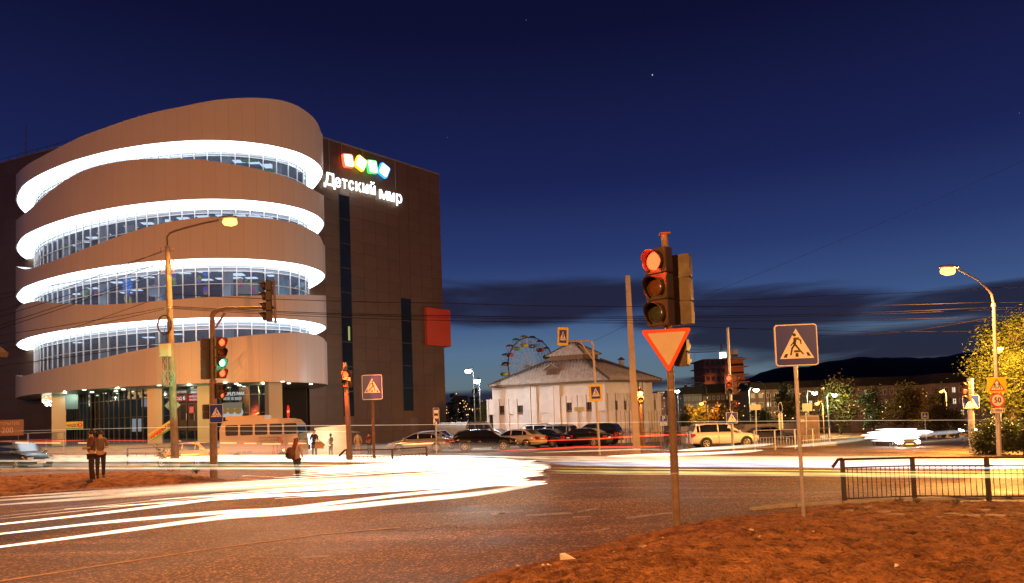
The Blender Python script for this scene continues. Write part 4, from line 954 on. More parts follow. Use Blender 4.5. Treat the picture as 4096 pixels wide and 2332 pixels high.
# small yellow framed sign far away
p=Vector((vY(2310,1045,60).x,60,0)); p.z=gz(p.x,p.y)
def yellow_sign(label,p,x0,x1,y0,y1,own=True,yo=-.1,skew=0,q=None,rotz=0):
    q=q or thing('crossing_sign',label,'road sign',p)
    a=vY(x0,y1,p.y+yo)-p; b=vY(x1,y0,p.y+yo)-p; w=b.x-a.x; h=b.z-a.z; M=Matrix.Translation(((a.x+b.x)/2,yo,(a.z+b.z)/2))@Matrix.Rotation(skew,4,'Y')
    MB().prism(rrect(w,h,.06),0,.06,'xz',M).build('plate',BACK,q); flat([rrect(w,h,.07)],'yellow_frame',YEL,q,-.0015,M)
    iw=w*.68; ih=h*.72; flat([rrect(iw,ih,.03)],'blue_field',BLUE,q,-.004,M); z0=.03
    flat([[(-iw*.44,-ih*.30),(iw*.44,-ih*.30),(0,ih*.42)]],'white_triangle',SWHITE,q,-.006,M); flat(walker(ih*.88,-1,1,cz=ih*.03,wx=iw*.95),'walker',SBLACK,q,-.008,M); return q
q=yellow_sign('tiny yellow framed crossing sign far down the road at the right',p,2301,2318,1029,1046); MB().cyl((0,.03,0),(0,.03,zat(2310,1040,p)),.04,n=8).build('post',galv,q)
# ----- pale post with two yellow framed signs, by the white house
p=vg(1497,1133); p=Vector((vY(1497,1120,40).x,40,0)); p.z=gz(p.x,p.y)-.05
q=thing('sign_mast','thin pale mast with a bent arm in front of the white house','sign mast',p)
mz=zat(1481,852,p); mx=vY(1480,852,p.y).x-p.x
ax=vY(1418,850,p.y).x-p.x
MB().tube([(0,0,-.2),(mx*.5,0,mz*.5),(mx,0,mz-.15),(mx-.06,0,mz),(mx-.25,0,mz+.04),(ax,0,mz+.06)],.062,10).build('mast',mat('mast_pale',(.5,.46,.42),.5),q)
b0=zat(1490,905,p); MB().cyl((vY(1487,912,p.y).x-p.x,0,b0),(vY(1449,855,p.y).x-p.x,0,mz+.02),.045,n=8).build('brace',mat('mast_pale',(.5,.46,.42)),q)
yellow_sign('yellow framed crossing sign hanging from the bent arm of the thin mast',p,1393,1418,817,863,skew=.06)
yellow_sign('yellow framed crossing sign fixed half way up the thin mast',p,1472,1503,959,1002,skew=-.03)
# ----- square concrete pole without anything
p=Vector((vY(1590,1125,41).x,41,0)); p.z=gz(p.x,p.y)
q=thing('concrete_pole','bare square concrete pole right of the thin mast','pole',p); tx_=vY(1567,688,p.y).x-p.x; tz=zat(1567,688,p)
MB().add([(-.21,-.14,-.2),(.21,-.14,-.2),(.21,.16,-.2),(-.21,.16,-.2),(tx_-.13,-.1,tz),(tx_+.13,-.1,tz),(tx_+.13,.1,tz),(tx_-.13,.1,tz)],[(0,1,5,4),(1,2,6,5),(2,3,7,6),(3,0,4,7),(4,5,6,7)]).build('shaft',mat('pale_concrete',(.48,.42,.36),.8,var=.12,vscale=2),q)
MB().cyl((tx_,0,tz),(tx_,0,tz+.1),.02,n=6).build('hook',rusty,q)
# ----- amber signal in front of the white house
p=Vector((vY(1606,1110,47).x,47,0)); p.z=gz(p.x,p.y)
q=thing('traffic_light','amber glowing signal on a dark post in front of the white house','traffic light',p)
MB().cyl((0,0,-.2),(-.1,0,zat(1603,968,p)),.14,n=10).build('post',rusty,q); head(q,vY(1598,985,47).x-p.x,-.2,zat(1598,975,p),math.radians(-10),2,.42,(0,),.2,cols=('amber','amber'))
lamp('amber_glow',(p.x-.25,p.y-.8,p.z+zat(1598,985,p)),900,(1,.35,.06),.1)
# ----- mid-right signal with tall thin pole
p=Vector((vY(1830,1110,44).x,44,0)); p.z=gz(p.x,p.y)
q=thing('traffic_light','far traffic light with red lamp lit on a tall thin pole near the white car','traffic light',p)
MB().tube([(0,0,-.2),(vY(1817,818,44).x-p.x,0,zat(1817,818,p))],.085,10).build('post',galv,q)
head(q,vY(1817,955,44).x-p.x,-.2,zat(1817,937,p),math.radians(-5),3,.42,(0,),.2); head(q,vY(1837,960,44).x-p.x,.05,zat(1837,937,p),math.radians(80),3,.42,(),.2)
head(q,vY(1832,1008,44).x-p.x,-.2,zat(1832,1000,p),math.radians(40),2,.33,(0,),.2,cols=('red','red'))
lamp('red_signal_glow',(p.x-.25,p.y-1,p.z+zat(1817,948,p)),90,(1,.1,.03),.1)
q2=thing('crossing_sign','blue pedestrian crossing sign low on the tall thin signal pole near the white car','road sign',p)
a=vY(1814,1057,43.8)-p; b=vY(1841,1029,43.8)-p; M=Matrix.Translation(((a.x+b.x)/2,-.2,(a.z+b.z)/2)); plate_back(q2,rrect(b.x-a.x,b.z-a.z,.05),0,M=M); crossing_face(q2,b.x-a.x,-.0015,-1,M,b.z-a.z)
# small sign backs, round sign, parking sign, bus stop sign, no entry sign
def simple(name,label,xb,yt,Y,parts,r=.05,cat='road sign'):
    p=Vector((vY(xb,1090,Y).x,Y,0)); p.z=height(p.x,p.y); q=thing(name,label,cat,p)
    MB().cyl((0,0,-.1),(vY(xb-1,yt,Y).x-p.x,0,zat(xb,yt,p)),r,n=8).build('post',galv,q)
    def R4(x0,x1,y0,y1): a=vY(x0,y1,Y-.1)-p; b=vY(x1,y0,Y-.1)-p; return (b.x-a.x),(b.z-a.z),Matrix.Translation(((a.x+b.x)/2,-.1,(a.z+b.z)/2))
    parts(q,R4); return q
def bs(q,R4):
    w,h,M=R4(1082,1096,1018,1061); plate_back(q,rrect(w,h,.04),0,M=M); flat([rrect(w,h,.04)],'white_edge',SWHITE,q,-.0015,M); flat([rrect(w*.9,h*.97,.03)],'blue_field',BLUE,q,-.004,M); flat([rrect(w*.74,h*.5,.02,cz=h*.12)],'white_field',SWHITE,q,-.006,M)
    flat([rrect(w*.6,h*.12,.02,cz=h*.12)]+[[(sx*w*.18+.05*math.cos(k*.7),h*.05+.05*math.sin(k*.7)) for k in range(9)] for sx in (-1,1)],'bus_picture',SBLACK,q,-.008,M)
    flat([[(-w*.42,-h*.42),(-w*.1,-h*.3),(-w*.3,-h*.12),(-w*.44,-h*.15)],[(-w*.3,-h*.44),(w*.2,-h*.46),(0,-h*.3)]],'torn_sticker',SWHITE,q,-.009,M)
simple('bus_stop_sign','narrow blue bus stop sign with a bus picture beside the silver car',1089,1060,44,bs)
def ne(q,R4):
    w,h,M=R4(716,723,1011,1044); e=lambda k:[(w/2*k*math.cos(a*.3142),h/2*k*math.sin(a*.3142)) for a in range(20)]; plate_back(q,e(1),0,M=M); flat([e(1)],'red_disc',SRED,q,-.0015,M); flat([[(-w*.36,-h*.1),(w*.36,-h*.1),(w*.36,h*.1),(-w*.36,h*.1)]],'white_bar',SWHITE,q,-.004,M)
simple('no_entry_sign','red no entry disc seen almost edge on beside the entrance column',721,1040,43,ne,.04)
def pk(q,R4):
    w,h,M=R4(1648,1666,1036,1054); plate_back(q,rrect(w,h,.05),0,M=M); flat([rrect(w,h,.05)],'white_edge',SWHITE,q,-.0015,M); flat([rrect(w*.93,h*.93,.04)],'blue_field',BLUE,q,-.004,M)
    link('lettering',textmesh('P',h*.85,SWHITE,bold=.015,ext=.001),q,(M.translation.x,-.108,M.translation.z)); w,h,M=R4(1649,1666,1055,1063); plate_back(q,rrect(w,h,.03),0,M=M); flat([rrect(w,h,.03)],'white_field',SWHITE,q,-.0015,M); link('lettering',textmesh('15м',h*.7,SBLACK,ext=.001),q,(M.translation.x,-.105,M.translation.z))
simple('parking_sign','blue parking sign with a small plate right of the white house',1657,1060,62,pk,.05)
simple('blank_sign','pale blank rectangle of a sign seen from behind in front of the green shrub',1888,1012,52,lambda q,R4:MB().prism(rrect(R4(1873,1899,1010,1024)[0],R4(1873,1899,1010,1024)[1],.04),0,.03,'xz',R4(1873,1899,1010,1024)[2]).build('plate',mat('plate_pink',(.6,.55,.5),.5),q),.06)
simple('blank_sign','tall pale blank sign seen from behind right of the crossing sign post',2013,1030,52,lambda q,R4:MB().prism(rrect(R4(2004,2027,1007,1027)[0],R4(2004,2027,1007,1027)[1],.04),0,.03,'xz',R4(2004,2027,1007,1027)[2]).build('plate',mat('plate_pink',(.6,.55,.5),.5),q),.06)
def rd(q,R4):
    w,h,M=R4(1944,1953,1003,1032); q_=MB(); q_.lathe([(w*.42,-.02),(w*.5,-.02),(w*.5,.02),(w*.42,.02),(w*.42,-.02)],(0,0,0),20,'y'); q_.v=[tuple(M@Vector((x,y,z*h/w))) for x,y,z in q_.v]; q_.build('ring_plate',galv,q)
    for yy in range(1036,1070,7): w,h,M=R4(1945,1953,yy,yy+1.4); MB().box(-w/2,w/2,-.02,.02,-h/2,h/2,M).build('rung',galv,q)
    for xx in (1945,1952.5): w,h,M=R4(xx,xx+.9,1032,1072); MB().box(-w/2,w/2,-.02,.02,-h/2,h/2,M).build('side_bar',galv,q)
simple('ring_sign','narrow round sign edge on above a ladder like frame behind the island railing',1949,1032,52,rd,.03)
# ------------------------------------------------------------------ white house with hipped roof
wc=vz(1516,1109,-.45); EZ=5.75
def at_h(x,y,z): v=vz(x,y,z); return Vector((v.x,v.y))
def eave_z():
    p=vY(1516,950,wc.y); return p.z
EZ=eave_z(); cE=at_h(1521,947.5,EZ); lE=at_h(1218,963.5,EZ); rE=at_h(1653,948,EZ)
# wall corners sit a little inside the eaves
cW=Vector((wc.x,wc.y)); dl_=(lE-cE).normalized(); dr_=(rE-cE).normalized()
LW=(lE-cE).length-.6; RW=(rE-cE).length-.6
lW=cW+dl_*LW; rW=cW+dr_*RW; bW=lW+dr_*RW; GB=-.75
WH=thing('white_house','low white house with pilasters, narrow windows and a hipped corrugated roof with a raised top','building',(cW.x,cW.y,GB))
def wp_(mb,name,m_,par=WH,**k):
    mb.v=[tuple(Vector(q)-Vector((cW.x,cW.y,GB))) for q in mb.v]; o=mb.build(name,m_,None,**k); o.parent=par; return o
wallm=mat('whitewash',(.78,.74,.71),.85,var=.10,vscale=1.2,bump=.25,bscale=6)
wp_(MB().prism([tuple(q) for q in (lW,cW,rW,bW)],GB,EZ,'xy'),'wall',wallm)
# facade pieces as (u0,u1,z0,z1,depth) in pixels on each face
def face(a,b,sgn):
    t=(b-a).normalized(); ang=math.atan2(t.y,t.x); M=Matrix.Translation((a.x,a.y,0))@Matrix.Rotation(ang,4,'Z')
    def f(x0,x1,y0,y1,d0,d1,name,m_,fixedy=None,par=WH):
        u0,za,_=vplane(x0,(y0+y1)/2,a,b); u1,zb,_=vplane(x1,(y0+y1)/2,a,b)
        z1=vplane((x0+x1)/2,y0,a,b)[1]; z0=vplane((x0+x1)/2,y1,a,b)[1] if y1<1100 else GB
        return wp_(MB().box(min(u0,u1),max(u0,u1),-d1,-d0,z0,z1,M),name,m_,par)
    return f
def c6(x,y): return ((1750+x/2.24)/1.602,(1200+y/2.24)/1.602)
FL=face(lW,cW,1); FR=face(cW,rW,1)
def seg(F,x0,x1,y0,y1,d0,d1,name='pilaster',m_=wallm):
    A=c6(x0,y0);B=c6(x1,y1); return F(A[0],B[0],A[1],B[1],d0,d1,name,m_)
# left face: thicker lower storey between the pilaster pairs, with the openings left free
wins=[(565,612,948,1028),(725,778,945,1022),(1163,1215,920,1003),(1342,1392,915,998)]
def lower(F,xs,ytop,ybot,wl,d=.28,nich=()):
    x0,x1=xs; cuts=sorted([w for w in list(wl)+list(nich) if w[0]>=x0 and w[1]<=x1])
    x=x0
    for w in cuts:
        seg(F,x,w[0],ytop(x),ybot,0,d,'wall_pier'); seg(F,w[0],w[1],ytop(w[0]),w[2],0,d,'wall_pier'); x=w[1]
    seg(F,x,x1,ytop(x),ybot,0,d,'wall_pier')
nL=[(470,530,1028,0),(650,690,1022,0)]; nM=[(1262,1305,1000,0),(1438,1512,993,0)]
lower(FL,(455,803),lambda x:893-(x-455)*.03,1300,wins[:2],nich=nL)
lower(FL,(1118,1515),lambda x:858-(x-1118)*.06,1300,wins[2:],nich=nM)
seg(FL,912,1008,865,1012,0,.16,'wall_panel')
for a,b,y in ((803,852,778),(858,905,775),(1008,1058,767),(1062,1113,764)): seg(FL,a,b,y,1300,0,.5)
wd=mat('window_dark',(.02,.02,.025),.25); wfr=mat('window_rust',(.20,.10,.05),.7)
for (a,b,y0,y1) in wins:
    w_=seg(FL,a+2,b-2,y0,y1-16,.02,.05,'window',wd); seg(FL,a,a+5,y0,y1,.03,.24,'window_frame',wfr); seg(FL,a,b,y1-15,y1,.02,.2,'window_sill',wfr)
    seg(FL,(a+b)/2-1.5,(a+b)/2+1.5,y0,y1-16,.05,.07,'window_bar',wfr)
pq=c6(1278,978); q0=vplane(*pq,lW,cW)[2]
tpl=thing('wall_plaque','small yellow plaque with two lines of lettering on the white house wall','plaque',(q0.x,q0.y,q0.z),math.atan2(-dl_.y,-dl_.x)); 
w_=(1323-1232)/2.24/FP*wc.y; h_=(998-957)/2.24/FP*wc.y
MB().prism(rrect(w_,h_,.04),-.33,-.30,'xz').build('plate',mat('plaque_yellow',(.55,.45,.12),.5),tpl)
for zz in (.22,.0,-.22): MB().box(-w_*.4,w_*.4,-.333,-.331,zz*h_-.015,zz*h_+.015).build('text_line',mat('plaque_brown',(.15,.08,.03),.6),tpl)
# right face
winR=[(1583,1608,903,985),(1662,1688,903,982),(1932,1950,893,965)]
seg(FR,1522,1582,830,1300,0,.22,'wall_pier'); 
lower(FR,(1582,1700),lambda x:833,1300,winR[:2],d=.22); lower(FR,(1850,1995),lambda x:835,1300,winR[2:],d=.22)
for a,b in ((1715,1745),(1752,1772),(1790,1812),(1822,1845)): seg(FR,a,b,740,1300,0,.45)
for (a,b,y0,y1) in winR: seg(FR,a+2,b-2,y0,y1,.02,.05,'window',wd); seg(FR,a,a+4,y0,y1,.03,.2,'window_frame',wfr)
for a in (1560,1592,1628,1668,1708,1880,1905,1928,1955,1975): seg(FR,a,a+13,990,1300,.22,.36,'buttress')
seg(FL,930,992,1103,1300,.02,.08,'doorway',wd)
# roof: corrugated sheets, one wavy surface per slope
corr=mat('corrugated_slate',(.40,.35,.31),.75,var=.3,vscale=2.5,bump=.15)
def slope(mb,e0,e1,t0,t1,z0,z1,wl=.30,amp=.055):
    L=(e1-e0).length; n=max(4,int(L/wl*4)); vs=[]; 
    d=(e1-e0).normalized()
    for i in range(n+1):
        s=i/n; q=e0.lerp(e1,s); u=(q-e0).dot(d); w=amp*math.sin(2*math.pi*u/wl)
        # up-slope limit along a line square to the eave, clipped by the hips
        a=(t0-e0).dot(d); b=(t1-e0).dot(d); nrm=((t0-e0)-d*a); 
        k=1.0 if a<=u<=b else (u/a if u<a else (L-u)/(L-b)); k=max(0,k)
        for f_ in (0,.34,.35,.68,.69,1):
            p=q+nrm*(k*f_); vs.append((p.x,p.y,z0+(z1-z0)*k*f_+w+(.012 if f_ in(.35,.69) else 0)))
    m_=6; mb.add(vs,[(i*m_+j,(i+1)*m_+j,(i+1)*m_+j+1,i*m_+j+1) for i in range(n) for j in range(m_-1)],True)
bE=lE+(rE-cE); ctr=(lE+cE+rE+bE)/4
cupz=vY(1452,894,ctr.y-2.2).z
def scl(q,k): return ctr+(q-ctr)*k
K=.30; T_=[scl(q,K) for q in (lE,cE,rE,bE)]; E_=[lE,cE,rE,bE]
rf=MB()
for i in range(4): slope(rf,E_[i],E_[(i+1)%4],T_[i],T_[(i+1)%4],EZ,cupz)
RF=wp_(rf,'roof',corr,fix=False)
md=RF.modifiers.new('thick','SOLIDIFY'); md.thickness=.03
for i in range(4): wp_(MB().cyl((*E_[i],EZ+.05),(*T_[i],cupz+.05),.09,n=6),'hip_cap',mat('roof_dark',(.07,.06,.055),.6))
ez=MB()
for i in range(4):
    a=Vector((*E_[i],0)); b=Vector((*E_[(i+1)%4],0)); t=(b-a).normalized(); ez.box(0,(b-a).length,.02,.12,EZ-.2,EZ-.03,Matrix.Translation(a)@Matrix.Rotation(math.atan2(t.y,t.x),4,'Z'))
ez.prism([tuple(q) for q in E_],EZ-.06,EZ-.04,'xy'); wp_(ez,'eave_board',mat('wood_brown',(.16,.09,.045),.75,var=.3,vscale=6))
# raised top
cu=[scl(q,K*.93) for q in (lE,cE,rE,bE)]; ctop=vY(1433,852,ctr.y).z; ce=vY(1455,883.5,(scl(cE,K*1.08)).y).z
wp_(MB().prism([tuple(q) for q in cu],cupz-.4,ce,'xy'),'cupola_wall',mat('wood_brown',(.16,.09,.045),.75))
ue=[scl(q,K*1.08) for q in (lE,cE,rE,bE)]; rf=MB()
for i in range(4): slope(rf,ue[i],ue[(i+1)%4],scl(E_[i],.01),scl(E_[(i+1)%4],.01),ce,ctop)
o=wp_(rf,'cupola_roof',corr,fix=False); md=o.modifiers.new('thick','SOLIDIFY'); md.thickness=.03
for i in range(4): wp_(MB().cyl((*ue[i],ce+.04),(*ctr,ctop+.05),.06,n=6),'hip_cap',mat('roof_dark',(.07,.06,.055),.6))
# dormer on the left slope
dn=Vector((-(cE-lE).normalized().y,(cE-lE).normalized().x)); dn=dn if dn.dot(ctr-cE)>0 else -dn
dp_=(cE-lE).normalized(); 
_n=Vector((*(cE-lE),0)).cross(Vector((*(T_[0]-lE),cupz-EZ))).normalized(); _r=ray(1379,936.5); _t=(Vector((*lE,EZ))-C0).dot(_n)/_r.dot(_n); d0=C0+_r*_t; dbase=Vector((d0.x,d0.y)); M=Matrix(((dp_.x,dn.x,0,dbase.x),(dp_.y,dn.y,0,dbase.y),(0,0,1,d0.z+.0),(0,0,0,1)))
dw=MB(); dw.prism([(-.62,0),(.62,0),(.62,.62),(0,1.0),(-.62,.62)],0,2.2,'xz',M); DM=wp_(dw,'dormer',mat('wood_brown',(.16,.09,.045),.75))
dr2=MB(); 
for sg_ in (1,-1): dr2.add([M@Vector(q) for q in ((0,-.3,1.08),(0,2.6,1.08),(sg_*.95,2.6,.5),(sg_*.95,-.3,.5),(0,-.3,1.03),(0,2.6,1.03),(sg_*.95,2.6,.45),(sg_*.95,-.3,.45))],[(0,1,2,3),(4,5,6,7),(0,3,7,4),(2,3,7,6)])
wp_(dr2,'dormer_roof',corr)
for sg_ in (-.24,.24):
    for k in range(6): wp_(MB().box(sg_-.2,sg_+.2,-.05,-.0,.08+k*.09,.14+k*.09,M),'louvre',mat('louvre_dark',(.06,.035,.02),.7))
for (x,yb,yt) in ((1390,915,893),(1552,920,898)):
    p=vY(x,yb,ctr.y+ (1 if x<1500 else 2)); a=MB().cyl((p.x,p.y,p.z-1),(p.x,p.y,vY(x,yt,p.y).z-.1),.24,n=10); wp_(a,'chimney',mat('chimney_pale',(.4,.34,.3),.8)); z=vY(x,yt,p.y).z
    wp_(MB().lathe([(.42,z-.02),(.02,z+.28)],(p.x,p.y,0),8).cyl((p.x+.15,p.y,z-.2),(p.x+.15,p.y,z),.02,n=4).cyl((p.x-.15,p.y,z-.2),(p.x-.15,p.y,z),.02,n=4),'chimney_cap',rusty)
# ------------------------------------------------------------------ ferris wheel in the park behind
FY=210; fc=vY(1320,915,FY); RB=vY(1320,845,FY).z-fc.z; fa=math.radians(36)
FW=thing('ferris_wheel','ferris wheel with coloured open gondolas and a dark outer arch rising behind the white house','ferris wheel',(fc.x,fc.y,fc.z),fa)
wm_=mat('wheel_white',(.6,.56,.5),.5); archm=mat('arch_blue',(.02,.03,.06),.5)
mb=MB()
for yy in (-.9,.9):
    for rr_ in (RB*.93,RB*.72,RB*.4): mb.tube([(rr_*math.cos(t),yy,rr_*math.sin(t)) for t in np.linspace(0,2*math.pi,49)],.055,5,False)
    for k in range(18):
        a=k*math.pi/9; mb.cyl((.3*math.cos(a),yy*1.6,.3*math.sin(a)),(RB*.98*math.cos(a),yy,RB*.98*math.sin(a)),.07,.05,5)
        b=a+math.pi/9; mb.cyl((RB*.72*math.cos(a),yy,RB*.72*math.sin(a)),(RB*.93*math.cos(b),yy,RB*.93*math.sin(b)),.04,n=4); mb.cyl((RB*.4*math.cos(b),yy,RB*.4*math.sin(b)),(RB*.72*math.cos(a),yy,RB*.72*math.sin(a)),.04,n=4)
for k in range(18): a=k*math.pi/9; mb.cyl((RB*.93*math.cos(a),-.9,RB*.93*math.sin(a)),(RB*.93*math.cos(a),.9,RB*.93*math.sin(a)),.05,n=4)
mb.build('wheel_frame',wm_,FW)
ar=MB(); ar.tube([(RB*1.02*math.cos(t),-1.5,RB*1.02*math.sin(t)) for t in np.linspace(-.6,math.pi+.6,60)],.16,6); ar.build('outer_arch',archm,FW)
lg=MB()
for sx in (-1,1):
    for sy in (-1,1): lg.cyl((0,sy*1.9,0),(sx*RB*.5,sy*3.2,-fc.z-1),.2,n=8)
lg.cyl((0,-2,0),(0,2,0),.35,n=10); lg.build('support_leg',wm_,FW)
cols=[(.42,.05,.04),(.10,.22,.03),(.55,.40,.02),(.03,.05,.16)]
seq={0:3}
for k in range(18):
    a=math.radians(90-11+20*k*1.0); c=cols[[3,2,1,0,3,2,1,0,2,3,1,0,2,3,1,2,1,0][k]]; m_=mat('gondola_%d'%cols.index(c),c,.5)
    x=RB*1.06*math.cos(a); z=RB*1.06*math.sin(a)
    gd=MB().lathe([(0,.55),(.8,.38),(1.25,.05),(1.2,0)],(x,0,z),10); g_=gd.build('gondola',m_,FW)
    MB().lathe([(1.2,-2.3),(1.22,-2.5),(1.05,-3.1),(.5,-3.25),(0,-3.25)],(x,0,z),10).box(x-.6,x+.6,-.4,.4,z-2.5,z-2.1).build('basket',m_,g_)
    r_=MB(); [r_.cyl((x+1.15*math.cos(q),1.15*math.sin(q),z),(x+1.1*math.cos(q+.5),1.1*math.sin(q+.5),z-2.4),.045,n=4) for q in [i*math.pi/3 for i in range(6)]]; r_.build('basket_bar',wm_,g_)
# ------------------------------------------------------------------ far buildings
rr=random.Random(11)
lit=[emit('win_warm',(1,.75,.35),.9),emit('win_pale',(1,.90,.6),1.1),emit('win_orange',(1,.55,.2),.7)]
dkw=mat('win_dark',(.02,.022,.03),.2); frm_=mat('win_frame_white',(.6,.6,.58),.6)
def block(name,label,x0,x1,yt,Y,cols_,rows,col,plit,ybot=1060,depth=14,wx=.5,wy=.5,roofh=0,frame=True,rotz=0,top=.12,cat='building',roofcol=(.02,.018,.018)):
    a=vY(x0,yt,Y); b=vY(x1,yt,Y); zb=gz(a.x,150)-1; w=b.x-a.x; z1=(a.z+b.z)/2
    t=thing(name,label,cat,((a.x+b.x)/2,Y,zb),rotz); h=z1-zb
    wm2=mat('wall_%s'%(int(col[0]*1000)+int(col[1]*10000)),col,.85,var=.12,vscale=.6)
    MB().box(-w/2,w/2,0,depth,0,h).build('wall',wm2,t)
    if roofh: MB().prism([(-w/2-.5,h),(w/2+.5,h),(w/2-.2,h+roofh),(-w/2+.2,h+roofh)],-.5,depth+.5,'xz').build('roof',mat('roof_far',roofcol,.8),t)
    zvis=vY((x0+x1)/2,ybot,Y).z-zb; rh=(h-max(0,zvis))/rows
    sx=w/cols_; pm_=MB().box(-sx*wx/2,sx*wx/2,-.04,-.01,-rh*wy/2,rh*wy/2).mesh('window')
    P=[]
    for m_ in lit+[dkw]: q=pm_.copy(); q.materials.clear(); q.materials.append(m_); P.append(q)
    f=MB()
    for e_ in (-1,1): f.box(e_*sx*wx/2-.06,e_*sx*wx/2+.06,-.08,-.0,-rh*wy/2,rh*wy/2).box(-sx*wx/2,sx*wx/2,-.08,0,e_*rh*wy/2-.06,e_*rh*wy/2+.06)
    f.box(-.04,.04,-.07,-.0,-rh*wy/2,rh*wy/2); fm=f.mesh('window_frame'); fm.materials.append(frm_)
    for r in range(rows):
        for c in range(cols_):
            L=(-w/2+(c+.5)*sx,0,h-(r+.5+top)*rh); l_=rr.random()<plit
            o=link('window',P[rr.choice((0,1,1,2)) if l_ else 3],t,L)
            if frame: link('window_frame',fm,o,(0,0,0))
    return t
block('apartment_block','far dark apartment block with scattered lit windows behind the pines left of the white house',1112,1240,1003,330,22,7,(.10,.09,.10),.16,1052,frame=False,wx=.26,wy=.34)
block('apartment_block','far taller apartment block rising behind the long dark one left of the white house',1132,1164,988,360,6,3,(.09,.08,.09),.15,1005,frame=False,wx=.35,wy=.4)
block('apartment_block','far pale apartment tower seen between the white house and the main traffic light',1641,1664,976,300,5,8,(.35,.28,.3),.5,1030,frame=False,wx=.4,wy=.4)
block('apartment_block','low brown apartment house with balconies below the unfinished tower',1752,1868,980,125,10,3,(.22,.12,.07),.22,1040,roofh=1.6)
block('apartment_block','small pale house with a dark roof left of the brown apartment house',1706,1752,984,118,5,3,(.34,.32,.32),.2,1040,roofh=1.3)
block('apartment_block','grey apartment house with white framed windows right of the far red signal',1869,1947,973,112,4,3,(.30,.24,.20),.35,1042,roofh=1.1,depth=11)
block('apartment_block','grey apartment house partly behind the dark tree by the large crossing sign',1949,2062,968,120,7,3,(.28,.22,.18),.3,1040,roofh=1.2)
block('apartment_block','long pale apartment house with lit windows above the bright headlamps at the right',2120,2330,962,112,13,3,(.32,.25,.21),.24,1040,roofh=1.4)
block('apartment_block','right part of the long apartment house behind the fifty sign',2334,2480,955,104,8,3,(.34,.27,.23),.4,1040,roofh=1.5)
# unfinished tower and crane
UT=thing('unfinished_tower','unfinished brick tower with bare floor edges under a crane','building',(vY(1810,1000,270).x,270,-2))
bk=mat('brick_dark_red',(.22,.07,.045),.85,var=.2,vscale=.5); 
a=vY(1758,897,270); b=vY(1816,897,270); c=vY(1862,890,270); X=UT.location.x; Z0=2
MB().box(a.x-X,b.x-X,0,16,0,a.z+Z0).build('wall',bk,UT); MB().box(b.x-X-1,c.x-X,3,20,0,c.z+Z0).build('wall',bk,UT)
fe=MB()
for k in range(9): z=a.z+Z0-k*3.1; fe.box(a.x-X-.7,c.x-X+.9,-.6,19,z-.35,z)
fe.build('floor_edge',mat('slab_grey',(.20,.14,.12),.8),UT)
wmesh=MB().box(-.7,.7,-.05,-.01,-.8,.8).mesh('window'); wmesh.materials.append(dkw)
for k in range(9):
    for x in (1766,1779,1792,1805): q=vY(x,904,270); link('window',wmesh,UT,(q.x-X,0,a.z+Z0-1.6-k*3.1))
CR=thing('tower_crane','tower crane with a long jib and a floodlit cab above the unfinished tower','crane',(vY(1803,900,275).x,275,0)); X=CR.location.x
cm=mat('crane_steel',(.22,.20,.15),.5); mb=MB(); zt=vY(1803,860,275).z; zj=vY(1800,878,275).z
for sx in (-.6,.6):
    for sy in (-.6,.6): mb.cyl((sx,sy,20),(sx*.3,sy*.3,zt),.12,n=4)
for k in range(14): z=20+(zj-20)*k/14; mb.cyl((-.6,-.6,z),(.6,-.6,z+2),.08,n=4)
mb.build('mast',cm,CR); jl=vY(1655,879,275).x-X; jr=vY(1840,878,275).x-X
jb=MB()
for sy in (-.5,.5): jb.cyl((jl,sy,zj),(jr,sy,zj),.11,n=4)
jb.cyl((jl,0,zj+1),(0,0,zj+1.3),.1,n=4)
n=34
for k in range(n): x=jl+(0-jl)*k/n; dx=-jl/n; jb.cyl((x,0,zj),(x+dx/2,0,zj+1.1),.06,n=4).cyl((x+dx/2,0,zj+1.1),(x+dx,0,zj),.06,n=4)
jb.cyl((0,0,zt),(jl*.6,0,zj+1),.05,n=4).cyl((0,0,zt),(jr,0,zj),.05,n=4); jb.build('jib',cm,CR); MB().box(jr-2.4,jr,-.8,.8,zj-2.2,zj+.6).build('counterweight',concrete,CR)
MB().cyl((vY(1734,879,275).x-X,0,zj-3),(vY(1734,879,275).x-X,0,zj),.06,n=4).build('hook_cable',cm,CR)
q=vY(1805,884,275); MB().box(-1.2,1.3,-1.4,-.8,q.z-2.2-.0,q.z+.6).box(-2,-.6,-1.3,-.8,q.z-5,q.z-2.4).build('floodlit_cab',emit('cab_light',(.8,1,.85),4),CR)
# ------------------------------------------------------------------ trees
def leafmat(name,c,tr=.25):
    if name in MATS: return MATS[name]
    M=mat(name,c,.6,var=.45,vscale=.8); t=M.node_tree; b=t.nodes['Principled BSDF']; o=[n for n in t.nodes if n.type=='OUTPUT_MATERIAL'][0]
    tl=t.nodes.new('ShaderNodeBsdfTranslucent'); tl.inputs[0].default_value=(*[min(1,q*1.2) for q in c],1); ms=t.nodes.new('ShaderNodeMixShader'); ms.inputs[0].default_value=tr
    t.links.new(b.outputs[0],ms.inputs[1]); t.links.new(tl.outputs[0],ms.inputs[2]); t.links.new(ms.outputs[0],o.inputs[0]); return M
LG=leafmat('leaf_green',(.055,.11,.022)); LY=leafmat('leaf_yellowgreen',(.13,.14,.02)); LD=leafmat('leaf_dark',(.03,.045,.018)); LP_=leafmat('needle_green',(.05,.085,.045)); LB=leafmat('leaf_brownish',(.10,.075,.02))
bark=mat('bark',(.10,.07,.05),.9,var=.3,vscale=4)
